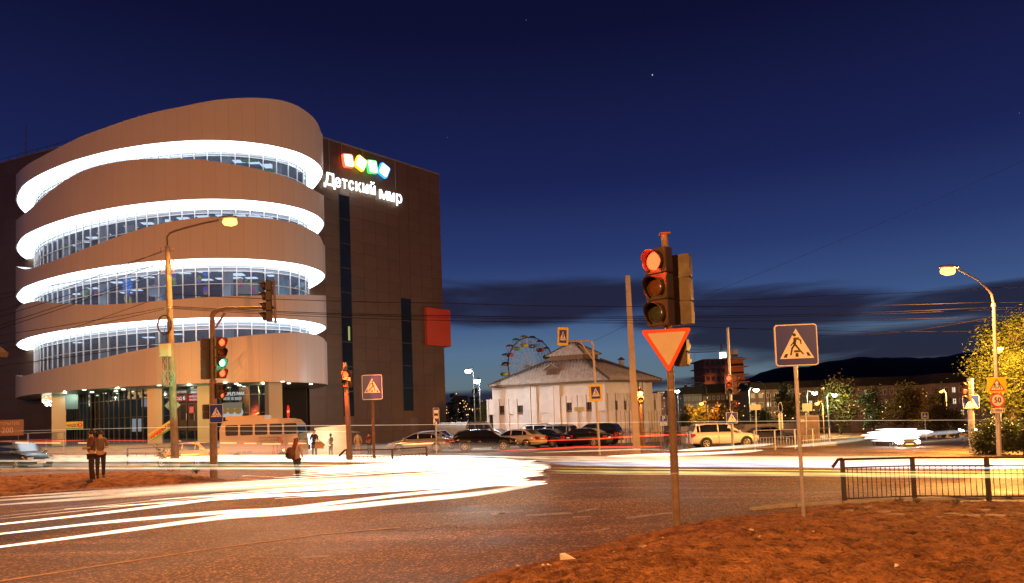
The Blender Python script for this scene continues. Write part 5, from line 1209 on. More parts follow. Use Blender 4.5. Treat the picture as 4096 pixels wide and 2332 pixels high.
def tree(label,x,yt,wpx,Y,lm_,n=2500,ls=.3,kind='round',group=None,name='tree',base=None,lean=0,seed=1,cl=22,trunk=.18,low=.25):
    r_=random.Random(seed*77+int(x)); p=Vector((vY(x,1050,Y).x,Y,0)); p.z=(gz(p.x,p.y) if base is None else base)
    H=vY(x,yt,Y).z-p.z; R=wpx/2/1704.7*Y; t=thing(name,label,'tree' if name!='shrub' else 'shrub',p,r_.uniform(0,6),group)
    tk=MB(); tk.tube([(0,0,-.2),(R*.05,0,H*.3),(-R*.05,R*.03,H*.6),(0,0,H*.93)],[trunk,trunk*.8,trunk*.5,trunk*.12],8)
    cs=[]
    for i in range(cl):
        if kind=='pine':
            f=r_.uniform(low,1); z=H*f; rad=R*(1.05-f)**.6*r_.uniform(.3,1); a=r_.uniform(0,6.28); c=Vector((rad*math.cos(a),rad*math.sin(a),z)); s=R*.42*(1.15-f*.6)
        elif kind=='willow':
            f=r_.uniform(.25,1); a=r_.uniform(0,6.28); rad=R*r_.uniform(.2,.85)*math.sqrt(max(.1,1-(f-.45)**2*2)); c=Vector((rad*math.cos(a),rad*math.sin(a),H*f*.92)); s=R*.42
        else:
            while 1:
                v=Vector((r_.uniform(-1,1),r_.uniform(-1,1),r_.uniform(-1,1)))
                if v.length<1: break
            zc=H*(low+1)/2; hz=H*(1-low)/2; c=Vector((v.x*R*.78,v.y*R*.78,zc+v.z*hz*.85)); s=min(R,hz)*r_.uniform(.28,.5)
        cs.append((c,s)); 
        st=Vector((0,0,min(c.z*.75,H*.8))); tk.tube([st,(st+c)/2+Vector((0,0,s*.15)),c],[trunk*.35,trunk*.2,trunk*.06],5,False)
    tk.build('trunk',bark,t)
    vs=[];fs=[]
    for i in range(n):
        c,s=cs[i%len(cs)]
        g=Vector((r_.gauss(0,1),r_.gauss(0,1),r_.gauss(0,1)*(.6 if kind=='pine' else .85)))*s*.52; q=c+g
        if kind=='willow': q.z-=abs(r_.gauss(0,1))*s*.9
        u=Vector((r_.gauss(0,1),r_.gauss(0,1),r_.gauss(0,.6))).normalized(); w=u.cross(Vector((r_.gauss(0,1),r_.gauss(0,1),r_.gauss(0,1)))).normalized()
        l=ls*r_.uniform(.5,1.2); w_=l*.45; 
        if kind=='willow': u=Vector((u.x*.2,u.y*.2,-1)); l*=1.7; w_*=.6
        o=len(vs); vs+=[q-u*l/2,q+w*w_/2,q+u*l/2,q-w*w_/2]; fs.append((o,o+1,o+2,o+3))
    cr=MB(); cr.add(vs,fs); cr.build('crown',lm_,t,fix=False); return t
g_='lit trees beyond the car park'
tree('green pine with open crown tight against the right edge of the dark block',1133,985,34,92,LP_,2600,.38,'pine',base=-2,seed=1)
tree('thin dark pine with a bare lower trunk between the dark block and the park lamps',1154,985,18,100,LD,1200,.35,'pine',base=-2,low=.55,seed=2)
tree('pale green pine just under the two white park lamps',1188,960,44,90,LP_,3200,.38,'pine',base=-2,low=.3,seed=3)
tree('drooping yellow green tree at the left wall of the white house',1204,1002,58,80,LY,4500,.30,'willow',base=-2,seed=4)
tree('small golden bush at the foot of the dark block beside the pines',1132,1036,30,85,LB,1200,.3,'round',name='shrub',base=-1.6,low=.05,seed=5)
for i,(x,yt,w,Y,m_,k) in enumerate([(1722,1003,46,84,LY,'round'),(1758,997,54,86,LY,'round'),(1797,999,50,84,LB,'round'),(1832,1010,42,80,LY,'round')]):
    tree(['yellow green round tree first right of the main traffic light pole','yellow green round tree second from the main traffic light pole','brownish round tree behind the white car roof','yellow green small tree by the tall thin signal pole'][i],x,yt,w,Y,m_,2800,.34,k,base=-1.5,seed=10+i,low=.12)
tree('bright green shrub between the blank sign and the grey apartment house',1899,1005,56,78,LG,3600,.32,'round',base=-1.6,seed=20,low=.1,name='shrub')
tree('tall dark tree in front of the grey houses left of the large crossing sign',1972,950,66,88,LD,3800,.4,'round',base=-1.6,seed=21,low=.2)
tree('large brownish tree crown right of the large crossing sign',2098,944,100,92,LB,5200,.4,'round',base=-1.6,seed=22,low=.15)
tree('mid brown green tree behind the starburst of headlamps',2180,960,70,88,LD,3600,.36,'round',base=-1.6,seed=23,low=.1)
tree('broad brown tree with a peaked top above the bright headlamps',2262,950,110,84,LB,6000,.36,'round',base=-1.6,seed=24,low=.08)
tree('dark round tree in front of the lit windows of the long house',2345,968,60,90,LD,2800,.34,'round',base=-1.6,seed=25,low=.2)
tree('low brown bushy tree behind the small yellow framed sign',2352,1008,110,70,LB,4500,.3,'round',base=-1.4,seed=26,low=.05)
tree('dark low tree behind the island railing',1960,1030,70,70,LD,2500,.3,'round',base=-1.4,seed=27,low=.02,name='shrub')
tree('big leafy tree glowing yellow around a street lamp at the right edge',2535,770,190,42,LY,24000,.19,'round',base=-1,seed=28,low=.2,cl=60,trunk=.22)
tree('second leafy tree lit yellow low behind the fifty sign',2530,930,120,45,LY,9000,.2,'round',base=-1,seed=29,low=.1,cl=30)
tree('dark roadside bush at the right below the fifty sign',2480,1045,110,36,LD,5500,.16,'round',base=-.9,seed=30,low=.02,name='shrub',trunk=.05,cl=34)
tree('dark roadside bush at the right frame edge',2550,1030,90,35,LD,4500,.16,'round',base=-.9,seed=31,low=.02,name='shrub',trunk=.05,cl=30)
# ------------------------------------------------------------------ street lamps in the distance
def slamp(label,x,y,Y,m_,power,col,r=.35,arm=1.0,cat='street lamp',hide=False,unlit=False):
    p=Vector((vY(x,1050,Y).x+arm*.0,Y,0)); p.z=gz(p.x,p.y)-.5; q=vY(x,y,Y)-p; t=thing('street_lamp',label,cat,p)
    MB().tube([(arm,0,0),(arm*1.02,0,q.z-.3),(arm*.8,0,q.z+.25),(q.x,0,q.z+.12)],[.07,.055,.045,.04],8).build('post',darksteel if m_ is CE else galv,t)
    MB().lathe([(0,.16),(r,.10),(r*1.05,0),(0,.0)],(q.x,0,q.z),10).build('lamp_head',galv,t)
    MB().lathe([(0,-r*.9),(r*.7,-r*.6),(r*.95,-.01),(0,-.005)],(q.x,0,q.z),12).build('lamp_lens',dkw if unlit else m_,t)
    if power: (street_light if col is SODIUM and Y<60 else lamp if 0 else (lambda l,e,c:lamp('street_lamp_light',l,e,c)))((p.x+q.x,p.y-1.2,p.z+q.z-r-.25),power,col)
slamp('bright white park lamp, the higher one of the pair beside the dark block',1169,925,61,CE,950,COOL,.30,.6)
slamp('bright white park lamp, the lower right one of the pair beside the white house',1191,950,58,CE,850,COOL,.30,.3)
slamp('white lamp just right of the main traffic light pole',1691,976,56,CE,260,COOL,.2,.12)
slamp('green white lamp over the grey apartment house',1888,972,95,CEg,1200,(.8,1,.5),.42,-.8)
slamp('green white lamp right of the large crossing sign',2034,980,90,CEg,1200,(.8,1,.5),.38,-.8)
slamp('pale green lamp among the brown trees',2084,985,90,CEg,900,(.8,1,.5),.32,-.8)
slamp('small orange lamp upper right of the large crossing sign',2056,970,98,SOE,2400,SODIUM,.34,.8)
slamp('small orange lamp low behind the large crossing sign post',2040,1007,85,SOE,2400,SODIUM,.3,.8)
slamp('small orange lamp above the yellow trees left of the white car',1751,1007,84,SOE,2200,SODIUM,.3,.8)
slamp('tiny orange lamp in front of the lit windows of the long house',2350,977,86,SOE,2400,SODIUM,.26,.8)
slamp('orange lamp glowing inside the big leafy tree at the right',2491,873,38.2,SOE,13000,(1,.5,.10),.26,.15)
slamp('unlit lamp on a curved post left of the yellow trees',1712,962,70,CE,0,COOL,.2,2.2,unlit=True)
slamp('unlit lamp on a curved post right of the far red signal',1862,960,72,CE,0,COOL,.2,2.2,unlit=True)
slamp('unlit lamp on a curved post in front of the grey apartment house',1975,975,75,CE,0,COOL,.2,-2.2,unlit=True)
slamp('added park lamp hidden behind the white house to light the wheel',1440,1005,185,CE,16000,(1,.9,.75),.4,.5)  # out-of-sight lamp added to brighten the ferris wheel
slamp('orange lamp added behind the grey apartment houses to light the unfinished tower',1852,1000,225,SOE,90000,SODIUM,.4,.5)  # out-of-sight lamp added for the orange light on the tower
# street lamps of the same road, standing beside and behind the camera
for nm,(x,y,z),e,lab in (('near_left',(-15,-5,9.2),25000,'street lamp standing left of the viewpoint'),('near_right',(17,-9,9.4),23000,'street lamp standing behind the viewpoint to the right'),('mid_left',(-39,33,9),9000,'street lamp standing at the far left of the junction')):
    t=thing('street_lamp',lab,'street lamp',(x,y,gz(x,y)))
    MB().tube([(0,0,-.2),(0,0,z-1),(.3,0,z-.3),(1.6,.0,z)],[.11,.08,.06,.045],10).build('post',galv,t); c=lamphead(t,Vector((1.6,0,z)),0,SOE,s=1.15); lamp('street_lamp_light',(x+c.x,y+c.y,gz(x,y)+c.z-.1),e,SODIUM,.25)

tl_=MB(); r_=random.Random(31)
for k in range(150):
    x=r_.uniform(1690,2480) if k<105 else r_.uniform(1115,1225); y=1046-abs(r_.gauss(0,1))*30; 
    if y<975: y=985+r_.random()*40
    Y=r_.uniform(78,112) if x>1500 else r_.uniform(108,140); p=vY(x,y,Y); r=Y*.00075*r_.uniform(.5,1.5); tl_.lathe([(0,-r),(r,0),(0,r)],p,6)
    if k%10==0: tl_.lathe([(0,-1.3*r),(1.5*r,0),(0,1.3*r)],p+Vector((3,0,-2)),6)
tag(tl_.build('town_lights',emit('town_light',(1,.55,.2),2.5)),'many tiny warm lights of the far town along the foot of the dark hill','lights',kind='stuff')
# ------------------------------------------------------------------ cars
tyre=mat('tyre',(.02,.02,.02),.8); rim=mat('alloy',(.55,.55,.55),.3,.7); cgl=mat('car_glass',(.012,.014,.018),.06,spec=.8); trim=mat('black_trim',(.025,.025,.025),.5)
hlm=mat('headlamp_glass',(.7,.7,.72),.1,.2); tlm=mat('tail_lamp',(.35,.015,.01),.15)
def paint(n,c,m=.3): return mat('paint_'+n,c,.22,m,spec=.7)
KIND={
 'sedan':dict(L=4.55,W=.87,body=[(-2.27,.42,.72,.80),(-2.2,.30,.93,.93),(-1.75,.24,.97,.99),(-1.2,.22,.96,1),(0,.20,.94,1),(1.15,.22,.93,1),(1.7,.24,.83,.97),(2.15,.28,.70,.90),(2.27,.36,.58,.80)],gh=[(-1.85,.97,.98),(-1.05,.95,1.38),(-.3,.94,1.43),(.3,.93,1.41),(1.2,.92,.93)],wh=(-1.35,1.36),r=.31),
 'suv':dict(L=4.75,W=.93,body=[(-2.35,.50,.98,.85),(-2.3,.36,1.10,.94),(-1.8,.30,1.12,.99),(0,.28,1.08,1),(1.1,.30,1.05,1),(1.75,.32,.98,.97),(2.2,.36,.86,.90),(2.35,.44,.68,.80)],gh=[(-2.28,1.10,1.12),(-2.0,1.1,1.66),(-1.3,1.1,1.74),(.2,1.08,1.72),(1.15,1.05,1.06)],wh=(-1.42,1.42),r=.36),
 'wagon':dict(L=4.6,W=.89,body=[(-2.3,.45,.82,.82),(-2.22,.30,.98,.94),(-1.7,.24,1.0,.99),(0,.22,.97,1),(1.1,.24,.95,1),(1.75,.26,.86,.97),(2.15,.30,.74,.9),(2.28,.38,.6,.8)],gh=[(-2.2,.98,1.0),(-1.75,1.0,1.44),(-1.0,1.0,1.50),(.2,.97,1.48),(1.2,.94,.95)],wh=(-1.36,1.38),r=.33),
}
def car(label,kind,pm_,x,Y,heading,cat='car',group=None,lights=False,s=1.0,z=None,rails=False):
    K=KIND[kind]; X=vY(x,1100,Y).x; zz=gz(X,Y) if z is None else z
    t=thing('parked_car' if not lights else 'car',label,cat,(X,Y,zz),math.radians(heading),group); t.scale=(s,s,s); W_=K['W']
    rings=[]
    for (bx,zb,zt,wf) in K['body']:
        w=W_*wf; h=zt-zb; rings.append([(bx,0,zb),(bx,w*.80,zb),(bx,w*.95,zb+h*.12),(bx,w,zb+h*.42),(bx,w*.985,zb+h*.66),(bx,w*.93,zb+h*.93),(bx,w*.78,zt),(bx,0,zt+.025)])
    def loft(rings):
        mb=MB(); full=[r+[(q[0],-q[1],q[2]) for q in r[-2:0:-1]] for r in rings]; n=len(full[0]); vs=[q for r in full for q in r]
        mb.add(vs,[(k*n+i,k*n+(i+1)%n,(k+1)*n+(i+1)%n,(k+1)*n+i) for k in range(len(full)-1) for i in range(n)],True); mb.add(vs,[tuple(range(n)),tuple(range((len(full)-1)*n,len(full)*n))]); return mb
    loft(rings).build('body',pm_,t)
    gh=K['gh']; g2=[]
    for i,(gx,z0,z1) in enumerate(gh):
        k=min(1,(z1-z0)/.45); wb=W_*.92; wr=W_*(.92-.17*k); h=z1-z0
        g2.append([(gx,0,z0-.06),(gx,wb,z0-.05),(gx,wb-(wb-wr)*.5,z0+h*.5),(gx,wr,z0+h*.93),(gx,wr*.85,z1),(gx,0,z1+.02)])
    loft(g2).build('cabin',pm_,t)
    # glass
    (xa,za,_),(xb,_,zb1),(xm,_,zm),(xc,_,zc1),(xd,zd,_)=gh
    zr=lambda x:np.interp(x,[g[0] for g in gh],[g[2] for g in gh]); zl=lambda x:np.interp(x,[g[0] for g in gh],[g[1] for g in gh])
    def sidey(x,z): 
        h=zr(x)-zl(x); k=min(1,h/.45); wb=W_*.92; wr=W_*(.92-.17*k); f=min(1,max(0,(z-zl(x))/max(.01,h*.93))); return wb+(wr-wb)*f+.012
    spl=(xb+xd)*.5-.1
    for sg_ in (1,-1):
        for (x0,x1) in (((xa+xb)/2+.12,xb+.15 if kind!='sedan' else xb+.02),(xb+.22 if kind!='sedan' else xb+.08,spl-.04),(spl+.04,(xc+xd)/2+.12)):
            n=5; vs=[]
            for i in range(n+1):
                x_=x0+(x1-x0)*i/n; top=zr(x_)-.07; bot=zl(x_)+.045; top=max(top,bot+.01); vs+=[(x_,sg_*sidey(x_,bot),bot),(x_,sg_*sidey(x_,top),top)]
            MB().add(vs,[(2*i,2*i+2,2*i+3,2*i+1) for i in range(n)]).build('side_window',cgl,t,fix=False)
    def endglass(g0,g1,name):
        (x0,z0,t0),(x1,z1,t1)=g0,g1; w0=W_*.80; w1=W_*.66; d=.015*(1 if x0>x1 else -1); a=.12;b=.9
        L=lambda k:(x0+(x1-x0)*k+d,t0+(t1-t0)*k+.018+.02)
        p=L(a);q=L(b); MB().add([(p[0],-w0,p[1]),(p[0],w0,p[1]),(q[0],w1,q[1]),(q[0],-w1,q[1])],[(0,1,2,3)]).build(name,cgl,t,fix=False)
    endglass(gh[-1],gh[-2],'windshield'); endglass(gh[0],gh[1],'rear_window')
    r=K['r']
    wt=MB().lathe([(r*.66,-.1),(r*.97,-.1),(r,-.06),(r,.06),(r*.97,.1),(r*.66,.1)],(0,0,0),20,'y').mesh('tyre'); wt.materials.append(tyre)
    rm=MB(); rm.lathe([(r*.58,-.085),(r*.68,-.095),(r*.68,.08),(r*.58,.06)],(0,0,0),20,'y'); rm.lathe([(0,-.09),(r*.16,-.09),(r*.16,-.05)],(0,0,0),10,'y')
    for k in range(6):
        a=k*math.pi/3; rm.cyl((r*.1*math.cos(a),-.075,r*.1*math.sin(a)),(r*.62*math.cos(a),-.075,r*.62*math.sin(a)),.026,.03,5)
    rme=rm.mesh('rim'); rme.materials.append(rim); hb=MB().cyl((0,-.0,0),(0,.03,0),r*.6,n=16).mesh('hub'); hb.materials.append(trim)
    am=MB().cyl((0,-.01,0),(0,.16,0),r*1.16,n=20).mesh('wheel_arch'); am.materials.append(trim)
    for wx in K['wh']:
        for sg_ in (1,-1):
            link('wheel_arch',am,t,(wx,sg_*(W_*.985) ,r+.03),math.pi if sg_>0 else 0).location=(wx,sg_*(W_+.004),r+.03)
            w_=link('wheel',wt,t,(wx,sg_*(W_-.07),r),math.pi if sg_>0 else 0); link('rim',rme,w_); link('hub',hb,w_)
    b0=K['body'][0]; b1=K['body'][-1]; zf=K['body'][-2][2]; zrr=K['body'][1][2]
    for sg_ in (1,-1):
        hx=K['body'][-2][0]; 
        h=MB(); h.add([(b1[0]-.02,sg_*W_*.42,zf-.20),(hx-.02,sg_*W_*.905,zf-.18),(hx-.32,sg_*W_*.965,zf-.02),(hx-.1,sg_*W_*.80,zf+.03),(b1[0]-.06,sg_*W_*.45,zf-.06)],[(0,1,2,3,4)]); h.box(b1[0]-.1,b1[0]+.015,sg_*W_*.45 if sg_>0 else -W_*.8,W_*.8 if sg_>0 else -W_*.45,zf-.2,zf-.06).build('headlight',hlm if not lights else emit('headlight_on',(.95,.98,1),220),t)
        MB().box(b0[0]-.02,b0[0]+.22,sg_*W_*.55 if sg_>0 else -W_*.93,W_*.93 if sg_>0 else -W_*.55,zrr-.30,zrr-.06).build('tail_light',tlm,t)
        MB().lathe([(0,-.09),(.09,-.05),(.1,.05),(0,.1)],(xd-.25,sg_*(W_+.09),zd+.08),8,'y').build('mirror',pm_,t)
        for hx_ in (spl-.55,spl+.35): MB().box(hx_,hx_+.16,sg_*(W_*.965)-.02,sg_*(W_*.965)+.02,.80 if kind!='suv' else .93,.83 if kind!='suv' else .96).build('door_handle',pm_,t)
        MB().box(spl-.008,spl+.008,sg_*(W_*.99)-.012,sg_*(W_*.99)+.004,.32,.88).build('door_gap',trim,t)
    MB().box(b1[0]-.05,b1[0]+.03,-W_*.5,W_*.5,zf-.27,zf-.12).build('grille',trim,t); MB().box(b1[0]+.02,b1[0]+.04,-.26,.26,.38,.49).build('number_plate',whitep,t); MB().box(b0[0]-.035,b0[0]-.015,-.26,.26,zrr-.28,zrr-.17).build('number_plate',whitep,t)
    MB().box(b0[0]-.04,b0[0]+.1,-W_*.78,W_*.78,.36,.52).build('rear_bumper',pm_,t)
    if rails:
        for sg_ in (1,-1): MB().tube([(xb+.1,sg_*W_*.66,zr(xb+.1)+.0),(xb+.3,sg_*W_*.66,zr(xb+.3)+.06),(xc-.2,sg_*W_*.66,zr(xc-.2)+.06),(xc,sg_*W_*.66,zr(xc)+.0)],.02,6).build('roof_rail',trim,t)
    return t
silver=paint('silver',(.42,.42,.44),.5); white=paint('white',(.80,.80,.80),.0); beige=paint('beige',(.52,.46,.36),.1); black=paint('black',(.012,.012,.014),.2); dblue=paint('dark_blue',(.012,.016,.06),.3); yell=paint('taxi_yellow',(.60,.42,.02),.05); grey=paint('grey',(.22,.21,.2),.4)
g_='cars parked in front of the white house'
car('silver sedan seen from its side behind the short black railing, nose to the left','sedan',silver,1046,50.5,181,group=g_)
car('second silver car half hidden behind the silver sedan and bus stop sign','wagon',silver,1100,55.5,-20,group=g_)
car('black station wagon with bright alloy wheels in front of the tarpaulin covered load','wagon',black,1211,50.5,-4,group=g_,s=1.03)
car('white car peeping out between the dark blue van and the beige sedan','wagon',white,1238,61,-28,group=g_)
car('beige sedan seen from its right rear corner in the middle of the row','sedan',beige,1288,53,150,group=g_,s=1.03)
car('white estate car with roof rails behind the beige sedan','suv',white,1322,61,168,group=g_,rails=True)
car('dark blue sedan seen from behind between the beige sedan and silver estate','sedan',dblue,1354,54,148,group=g_)
car('silver off roader with raised tail seen from behind right of the dark blue sedan','suv',silver,1378,58.5,150,group=g_,rails=True,s=.98)
car('black sedan with chrome spoked wheel in front of the black off roader','sedan',black,1452,54.5,152,group=g_,s=1.03)
car('big black off roader with rear spoiler parked at the corner of the white house','suv',black,1481,59,152,group=g_,rails=True,s=1.05)
car('white off roader in profile facing right behind the tall thin signal pole','suv',white,1803,50.5,2,s=1.04)
car('dull grey car behind the left end of the island railing','sedan',grey,1916,60,8)
car('dark off roader seen from its front corner at the left edge of the picture','suv',paint('dark_green',(.02,.03,.025),.2),52,44,-28,rails=True)
car('yellow taxi seen from behind beside the concrete utility pole','sedan',yell,478,40.5,160,cat='taxi')
car('car driving towards the viewer with both headlights blazing at the right','sedan',grey,2235,50,-97,lights=True,z=-.95)
car('distant car with lit headlights at the end of the road under the right lamp','sedan',grey,2405,75,-110,lights=True,z=-1.2)
# dark blue van and tarpaulin load
van=thing('van','dark blue boxy van with black windows behind the black station wagon','van',(vY(1200,1100,58.5).x,58.5,gz(-3,58)),math.radians(-3))
MB().prism([(-1.45,.35),(1.6,.35),(1.65,1.1),(1.15,1.35),(.75,1.95),(.5,2.12),(-1.4,2.14),(-1.5,1.9)],-.85,.85,'xz').build('body',dblue,van)
for a in ([(-1.3,1.4),(-.45,1.4),(-.45,1.95),(-1.3,1.95)],[(-.3,1.4),(.35,1.4),(.3,1.95),(-.3,1.95)],[(.48,1.4),(1.0,1.4),(.68,1.9),(.42,1.95)]): MB().prism(a,-.87,-.855,'xz').build('side_window',cgl,van)
MB().add([(1.12,-.75,1.42),(1.12,.75,1.42),(.8,.7,1.93),(.8,-.7,1.93)],[(0,1,2,3)]).build('windshield',cgl,van,fix=False)
for x_ in (-.95,1.05):
    for sg_ in (-1,1): MB().lathe([(0,-.1),(.2,-.1),(.3,-.09),(.32,0),(.3,.09),(0,.1)],(x_,sg_*.8,.32),16,'y').build('wheel',tyre,van)
tp=thing('tarpaulin_truck','truck bed covered by a sagging grey tarpaulin behind the bus stop sign','truck',(vY(1130,1100,58).x,58,gz(-5,58)))
vs=[];n=14
for i in range(n+1):
    for j in range(9):
        x_=-1.35+2.7*i/n; a=j/8*math.pi; rr_=1+.03*math.sin(i*2.1+j); vs.append((x_,-.95*math.cos(a)*rr_,.75+1.38*min(1,math.sin(a)*1.6+.0)*(1-.03*math.sin(i*.9)**2)+.02*math.sin(i*1.7+j*2)))
MB().add(vs,[(i*9+j,(i+1)*9+j,(i+1)*9+j+1,i*9+j+1) for i in range(n) for j in range(8)],True).build('tarpaulin',mat('tarpaulin_grey',(.20,.19,.17),.8,bump=.5,bscale=5),tp,fix=False)
MB().box(-1.35,1.35,-.95,.95,.55,.85).build('truck_bed',rusty,tp)
MB().prism([(.0+1.34,.75),(1.42,.75),(1.42,2.12),(1.34,2.12)],-.9,.9,'xz').build('end_frame',rusty,tp)
for x_ in (-.7,.7):
    for sg_ in (-1,1): MB().lathe([(0,-.1),(.25,-.1),(.38,-.09),(.4,0),(.38,.09),(0,.1)],(x_,sg_*.85,.4),16,'y').build('wheel',tyre,tp)
# minibus with advertisement
Yb=41; bx=vY(662,1100,Yb).x; Bz=vY(662,1046,Yb).z
bus=thing('minibus','cream minibus with an advertisement on its side stopped behind the brown signal post','minibus',(bx,Yb,0))
L2=(759-566)*1.602*Yb/FP/2; cream=paint('cream',(.50,.42,.33),.05)
MB().prism([(-L2,.4),(L2-.05,.4),(L2,1.2),(L2-.18,Bz-.35),(L2-.45,Bz-.08),(L2-.9,Bz),(-L2+.6,Bz),(-L2+.2,Bz-.1),(-L2,Bz-.5)],-.95,.95,'xz').build('body',cream,bus)
MB().box(-L2+.25,.15,-.7,.7,Bz,Bz+.22).build('roof_box',cream,bus)
for k in range(5): x_=-L2+.35+k*.86; MB().prism(rrect(.74,.62,.08,cx=x_+.37,cz=Bz-.62),-.965,-.952,'xz').build('side_window',mat('bus_glass',(.05,.045,.045),.15),bus)
MB().add([(L2-.005+.01,-.8,1.35),(L2+.005,.8,1.35),(L2-.14,.78,Bz-.42),(L2-.14,-.78,Bz-.42)],[(0,1,2,3)]).build('windshield',cgl,bus,fix=False)
adp=mat('advert_ground',(.42,.35,.30),.5); adt=mat('advert_red',(.42,.07,.04),.5); adg=mat('advert_grey',(.16,.13,.12),.5)
ab=MB().box(-L2+.5,L2-.7,-.975,-.953,.62,Bz-1.0).build('advert_panel',adp,bus)
def bt(s,x_,z_,sz,m_): link('lettering',textmesh(s,sz,m_,bold=.003,ext=.002),ab,(x_,-.98,z_))
zt_=Bz-1.0
bt('ПРИНИМАЕМ',.55,zt_-.12,.17,adg); bt('СБЕРЕЖЕНИЯ',.55,zt_-.28,.17,adg); bt('ГРАЖДАН',.5,zt_-.44,.17,adg); bt('%',1.25,zt_-.28,.5,adt); bt('13,05',1.2,zt_-.72,.42,adt); bt('В ГОД',1.2,zt_-1.0,.3,adt) if zt_-1.0>.65 else None
bt('100 100 350',-.9,.74,.18,adg)
for x_ in (-1.35,1.35):
    for sg_ in (-1,1): MB().lathe([(0,-.1),(.22,-.1),(.34,-.09),(.36,0),(.34,.09),(0,.1)],(x_,sg_*.9,.36),16,'y').build('wheel',tyre,bus)
MB().lathe([(0,-.04),(.08,0),(0,.04)],(L2-.9,-.97,.8),8,'y').build('side_marker',emit('marker_orange',(1,.35,.05),8),bus)
# pale low wall that the people stand in front of
a=vY(740,1119,45); b=vY(871,1119,45); wz=vY(800,1066,45).z
WL=thing('low_wall','pale low concrete wall behind the two people waiting beside the red signal','wall',(a.x,45,0))
MB().prism([(0,0),(b.x-a.x,0),(b.x-a.x,wz+.10),(1.2,wz-.05),(1.2,wz-.35),(0,wz-.35)],0,.25,'xz').build('wall',mat('pale_wall',(.55,.58,.48),.85,var=.12,vscale=1.5,bump=.2),WL)
lt=MB().box(.05,1.1,-.06,-.01,.6,wz-.45).build('glowing_panel',emit('glowing_panel',(1,.98,.9),2.2),WL); lamp('wall_light',(a.x+2.0,44.0,1.3),60,(.9,1,.75),.2)  # emissive panel on the wall's left end, extra point light before it
# banners
def banner(label,x0,x1,y0,y1,Y,s,tilt=0,disc=None,extra=None):
    a=vY(x0,y1,Y);b=vY(x1,y0,Y); t=thing('banner',label,'banner',((a.x+b.x)/2,Y,(a.z+b.z)/2)); w=b.x-a.x; h=b.z-a.z; M=Matrix.Rotation(-tilt,4,'Y')
    MB().box(-w/2,w/2,-.02,.02,-h/2,h/2,M).build('cloth',mat('banner_yellow',(.62,.52,.10),.6,var=.15,vscale=5),t)
    MB().box(-w/2,w/2,-.024,-.021,-h/2,-h*.3,M).build('green_edge',mat('banner_green',(.12,.35,.08),.6),t)
    if extra: o=link('lettering',textmesh(extra,h*.62,mat('letters_red',(.6,.05,.05),.5),bold=.02,ext=.002),t); o.matrix_local=M@Matrix.Translation((-w*.2,-.03,0))
    o=link('lettering',textmesh(s,h*.5,mat('letters_dark',(.08,.04,.12),.5),bold=.008,ext=.002),t); o.matrix_local=M@Matrix.Translation((-w*.1 if not extra else w*.27,-.03,0))
    if disc: 
        MB().prism([(w*.34+h*.33*math.cos(k*.3142),h*.05+h*.33*math.sin(k*.3142)) for k in range(20)],-.026,-.022,'xz',M).build('red_disc',mat('letters_red',(.6,.05,.05),.5),t); o=link('lettering',textmesh(disc,h*.45,SWHITE,ext=.002),t); o.matrix_local=M@Matrix.Translation((w*.34,-.032,h*.06))
banner('yellow banner with the word НАДО and a red disc hanging in front of the glazing',164,207,1052,1073,50,'НАДО',disc='3')
banner('long tilted yellow banner with red and dark letters left of the utility pole',369,437,1064,1086,43,'НАДО',tilt=math.radians(31),extra='МАМА')
banner_=thing('notice_board','brown notice board at the left edge behind the dark off roader','sign board',(vY(26,1068,52).x,52,vY(26,1068,52).z)); MB().box(-1.6,1.0,-.03,.03,-.6,.6).build('board',mat('notice_brown',(.22,.12,.08),.6),banner_); MB().cyl((-1,0,-2.6),(-1,0,-.6),.05,n=6).cyl((.6,0,-2.6),(.6,0,-.6),.05,n=6).build('leg',darksteel,banner_)
link('lettering',textmesh('ОТКРЫТИЕ',.34,mat('notice_tan',(.5,.35,.25),.6),ext=.002),banner_,(-.2,-.035,.3)); link('lettering',textmesh('200',.6,mat('notice_tan',(.5,.35,.25),.6),ext=.002),banner_,(-.2,-.035,-.2))
# railings farther off
railing('street_railing','dark railing in front of the steps and the long tilted banner',[Vector((vY(x,1100,42.2).x,42.2,.13)) for x in (318,430,540)],1.0,.7,spc=.5,barr=.014)
railing('platform_railing','thin railing on the platform at the left of the entrance columns',[Vector((vY(x,1050,52.5).x,52.5,.13)) for x in (-20,70,160)],2.2,1.7,spc=1.2,barr=.016,mt=galv)
railing('street_railing','dark railing between the concrete pole and the main traffic light',[Vector((vY(x,1100,45).x,45,gz(vY(x,1100,45).x,45))) for x in (1551,1600,1650,1720)],1.25,.9,spc=.3,barr=.016,mt=rusty)
railing('island_railing','grey railing on the traffic island right of the white off roader',[Vector((vY(x,1100,Y).x,Y,gz(vY(x,1100,Y).x,Y)+.1)) for x,Y in ((1884,43),(1935,45),(1985,47),(2030,50),(2072,53))],1.2,.75,spc=.4,barr=.02,mt=galv)
MB_c=thing('fence','low grey metal fence behind the white off roader','fence',(vY(1700,1080,60).x,60,gz(14,60))); 
for k in range(9): MB().box(k*1.25,k*1.25+1.22,-.03,.03,.0,1.5).build('fence_panel',mat('fence_grey',(.20,.17,.16),.6),MB_c)
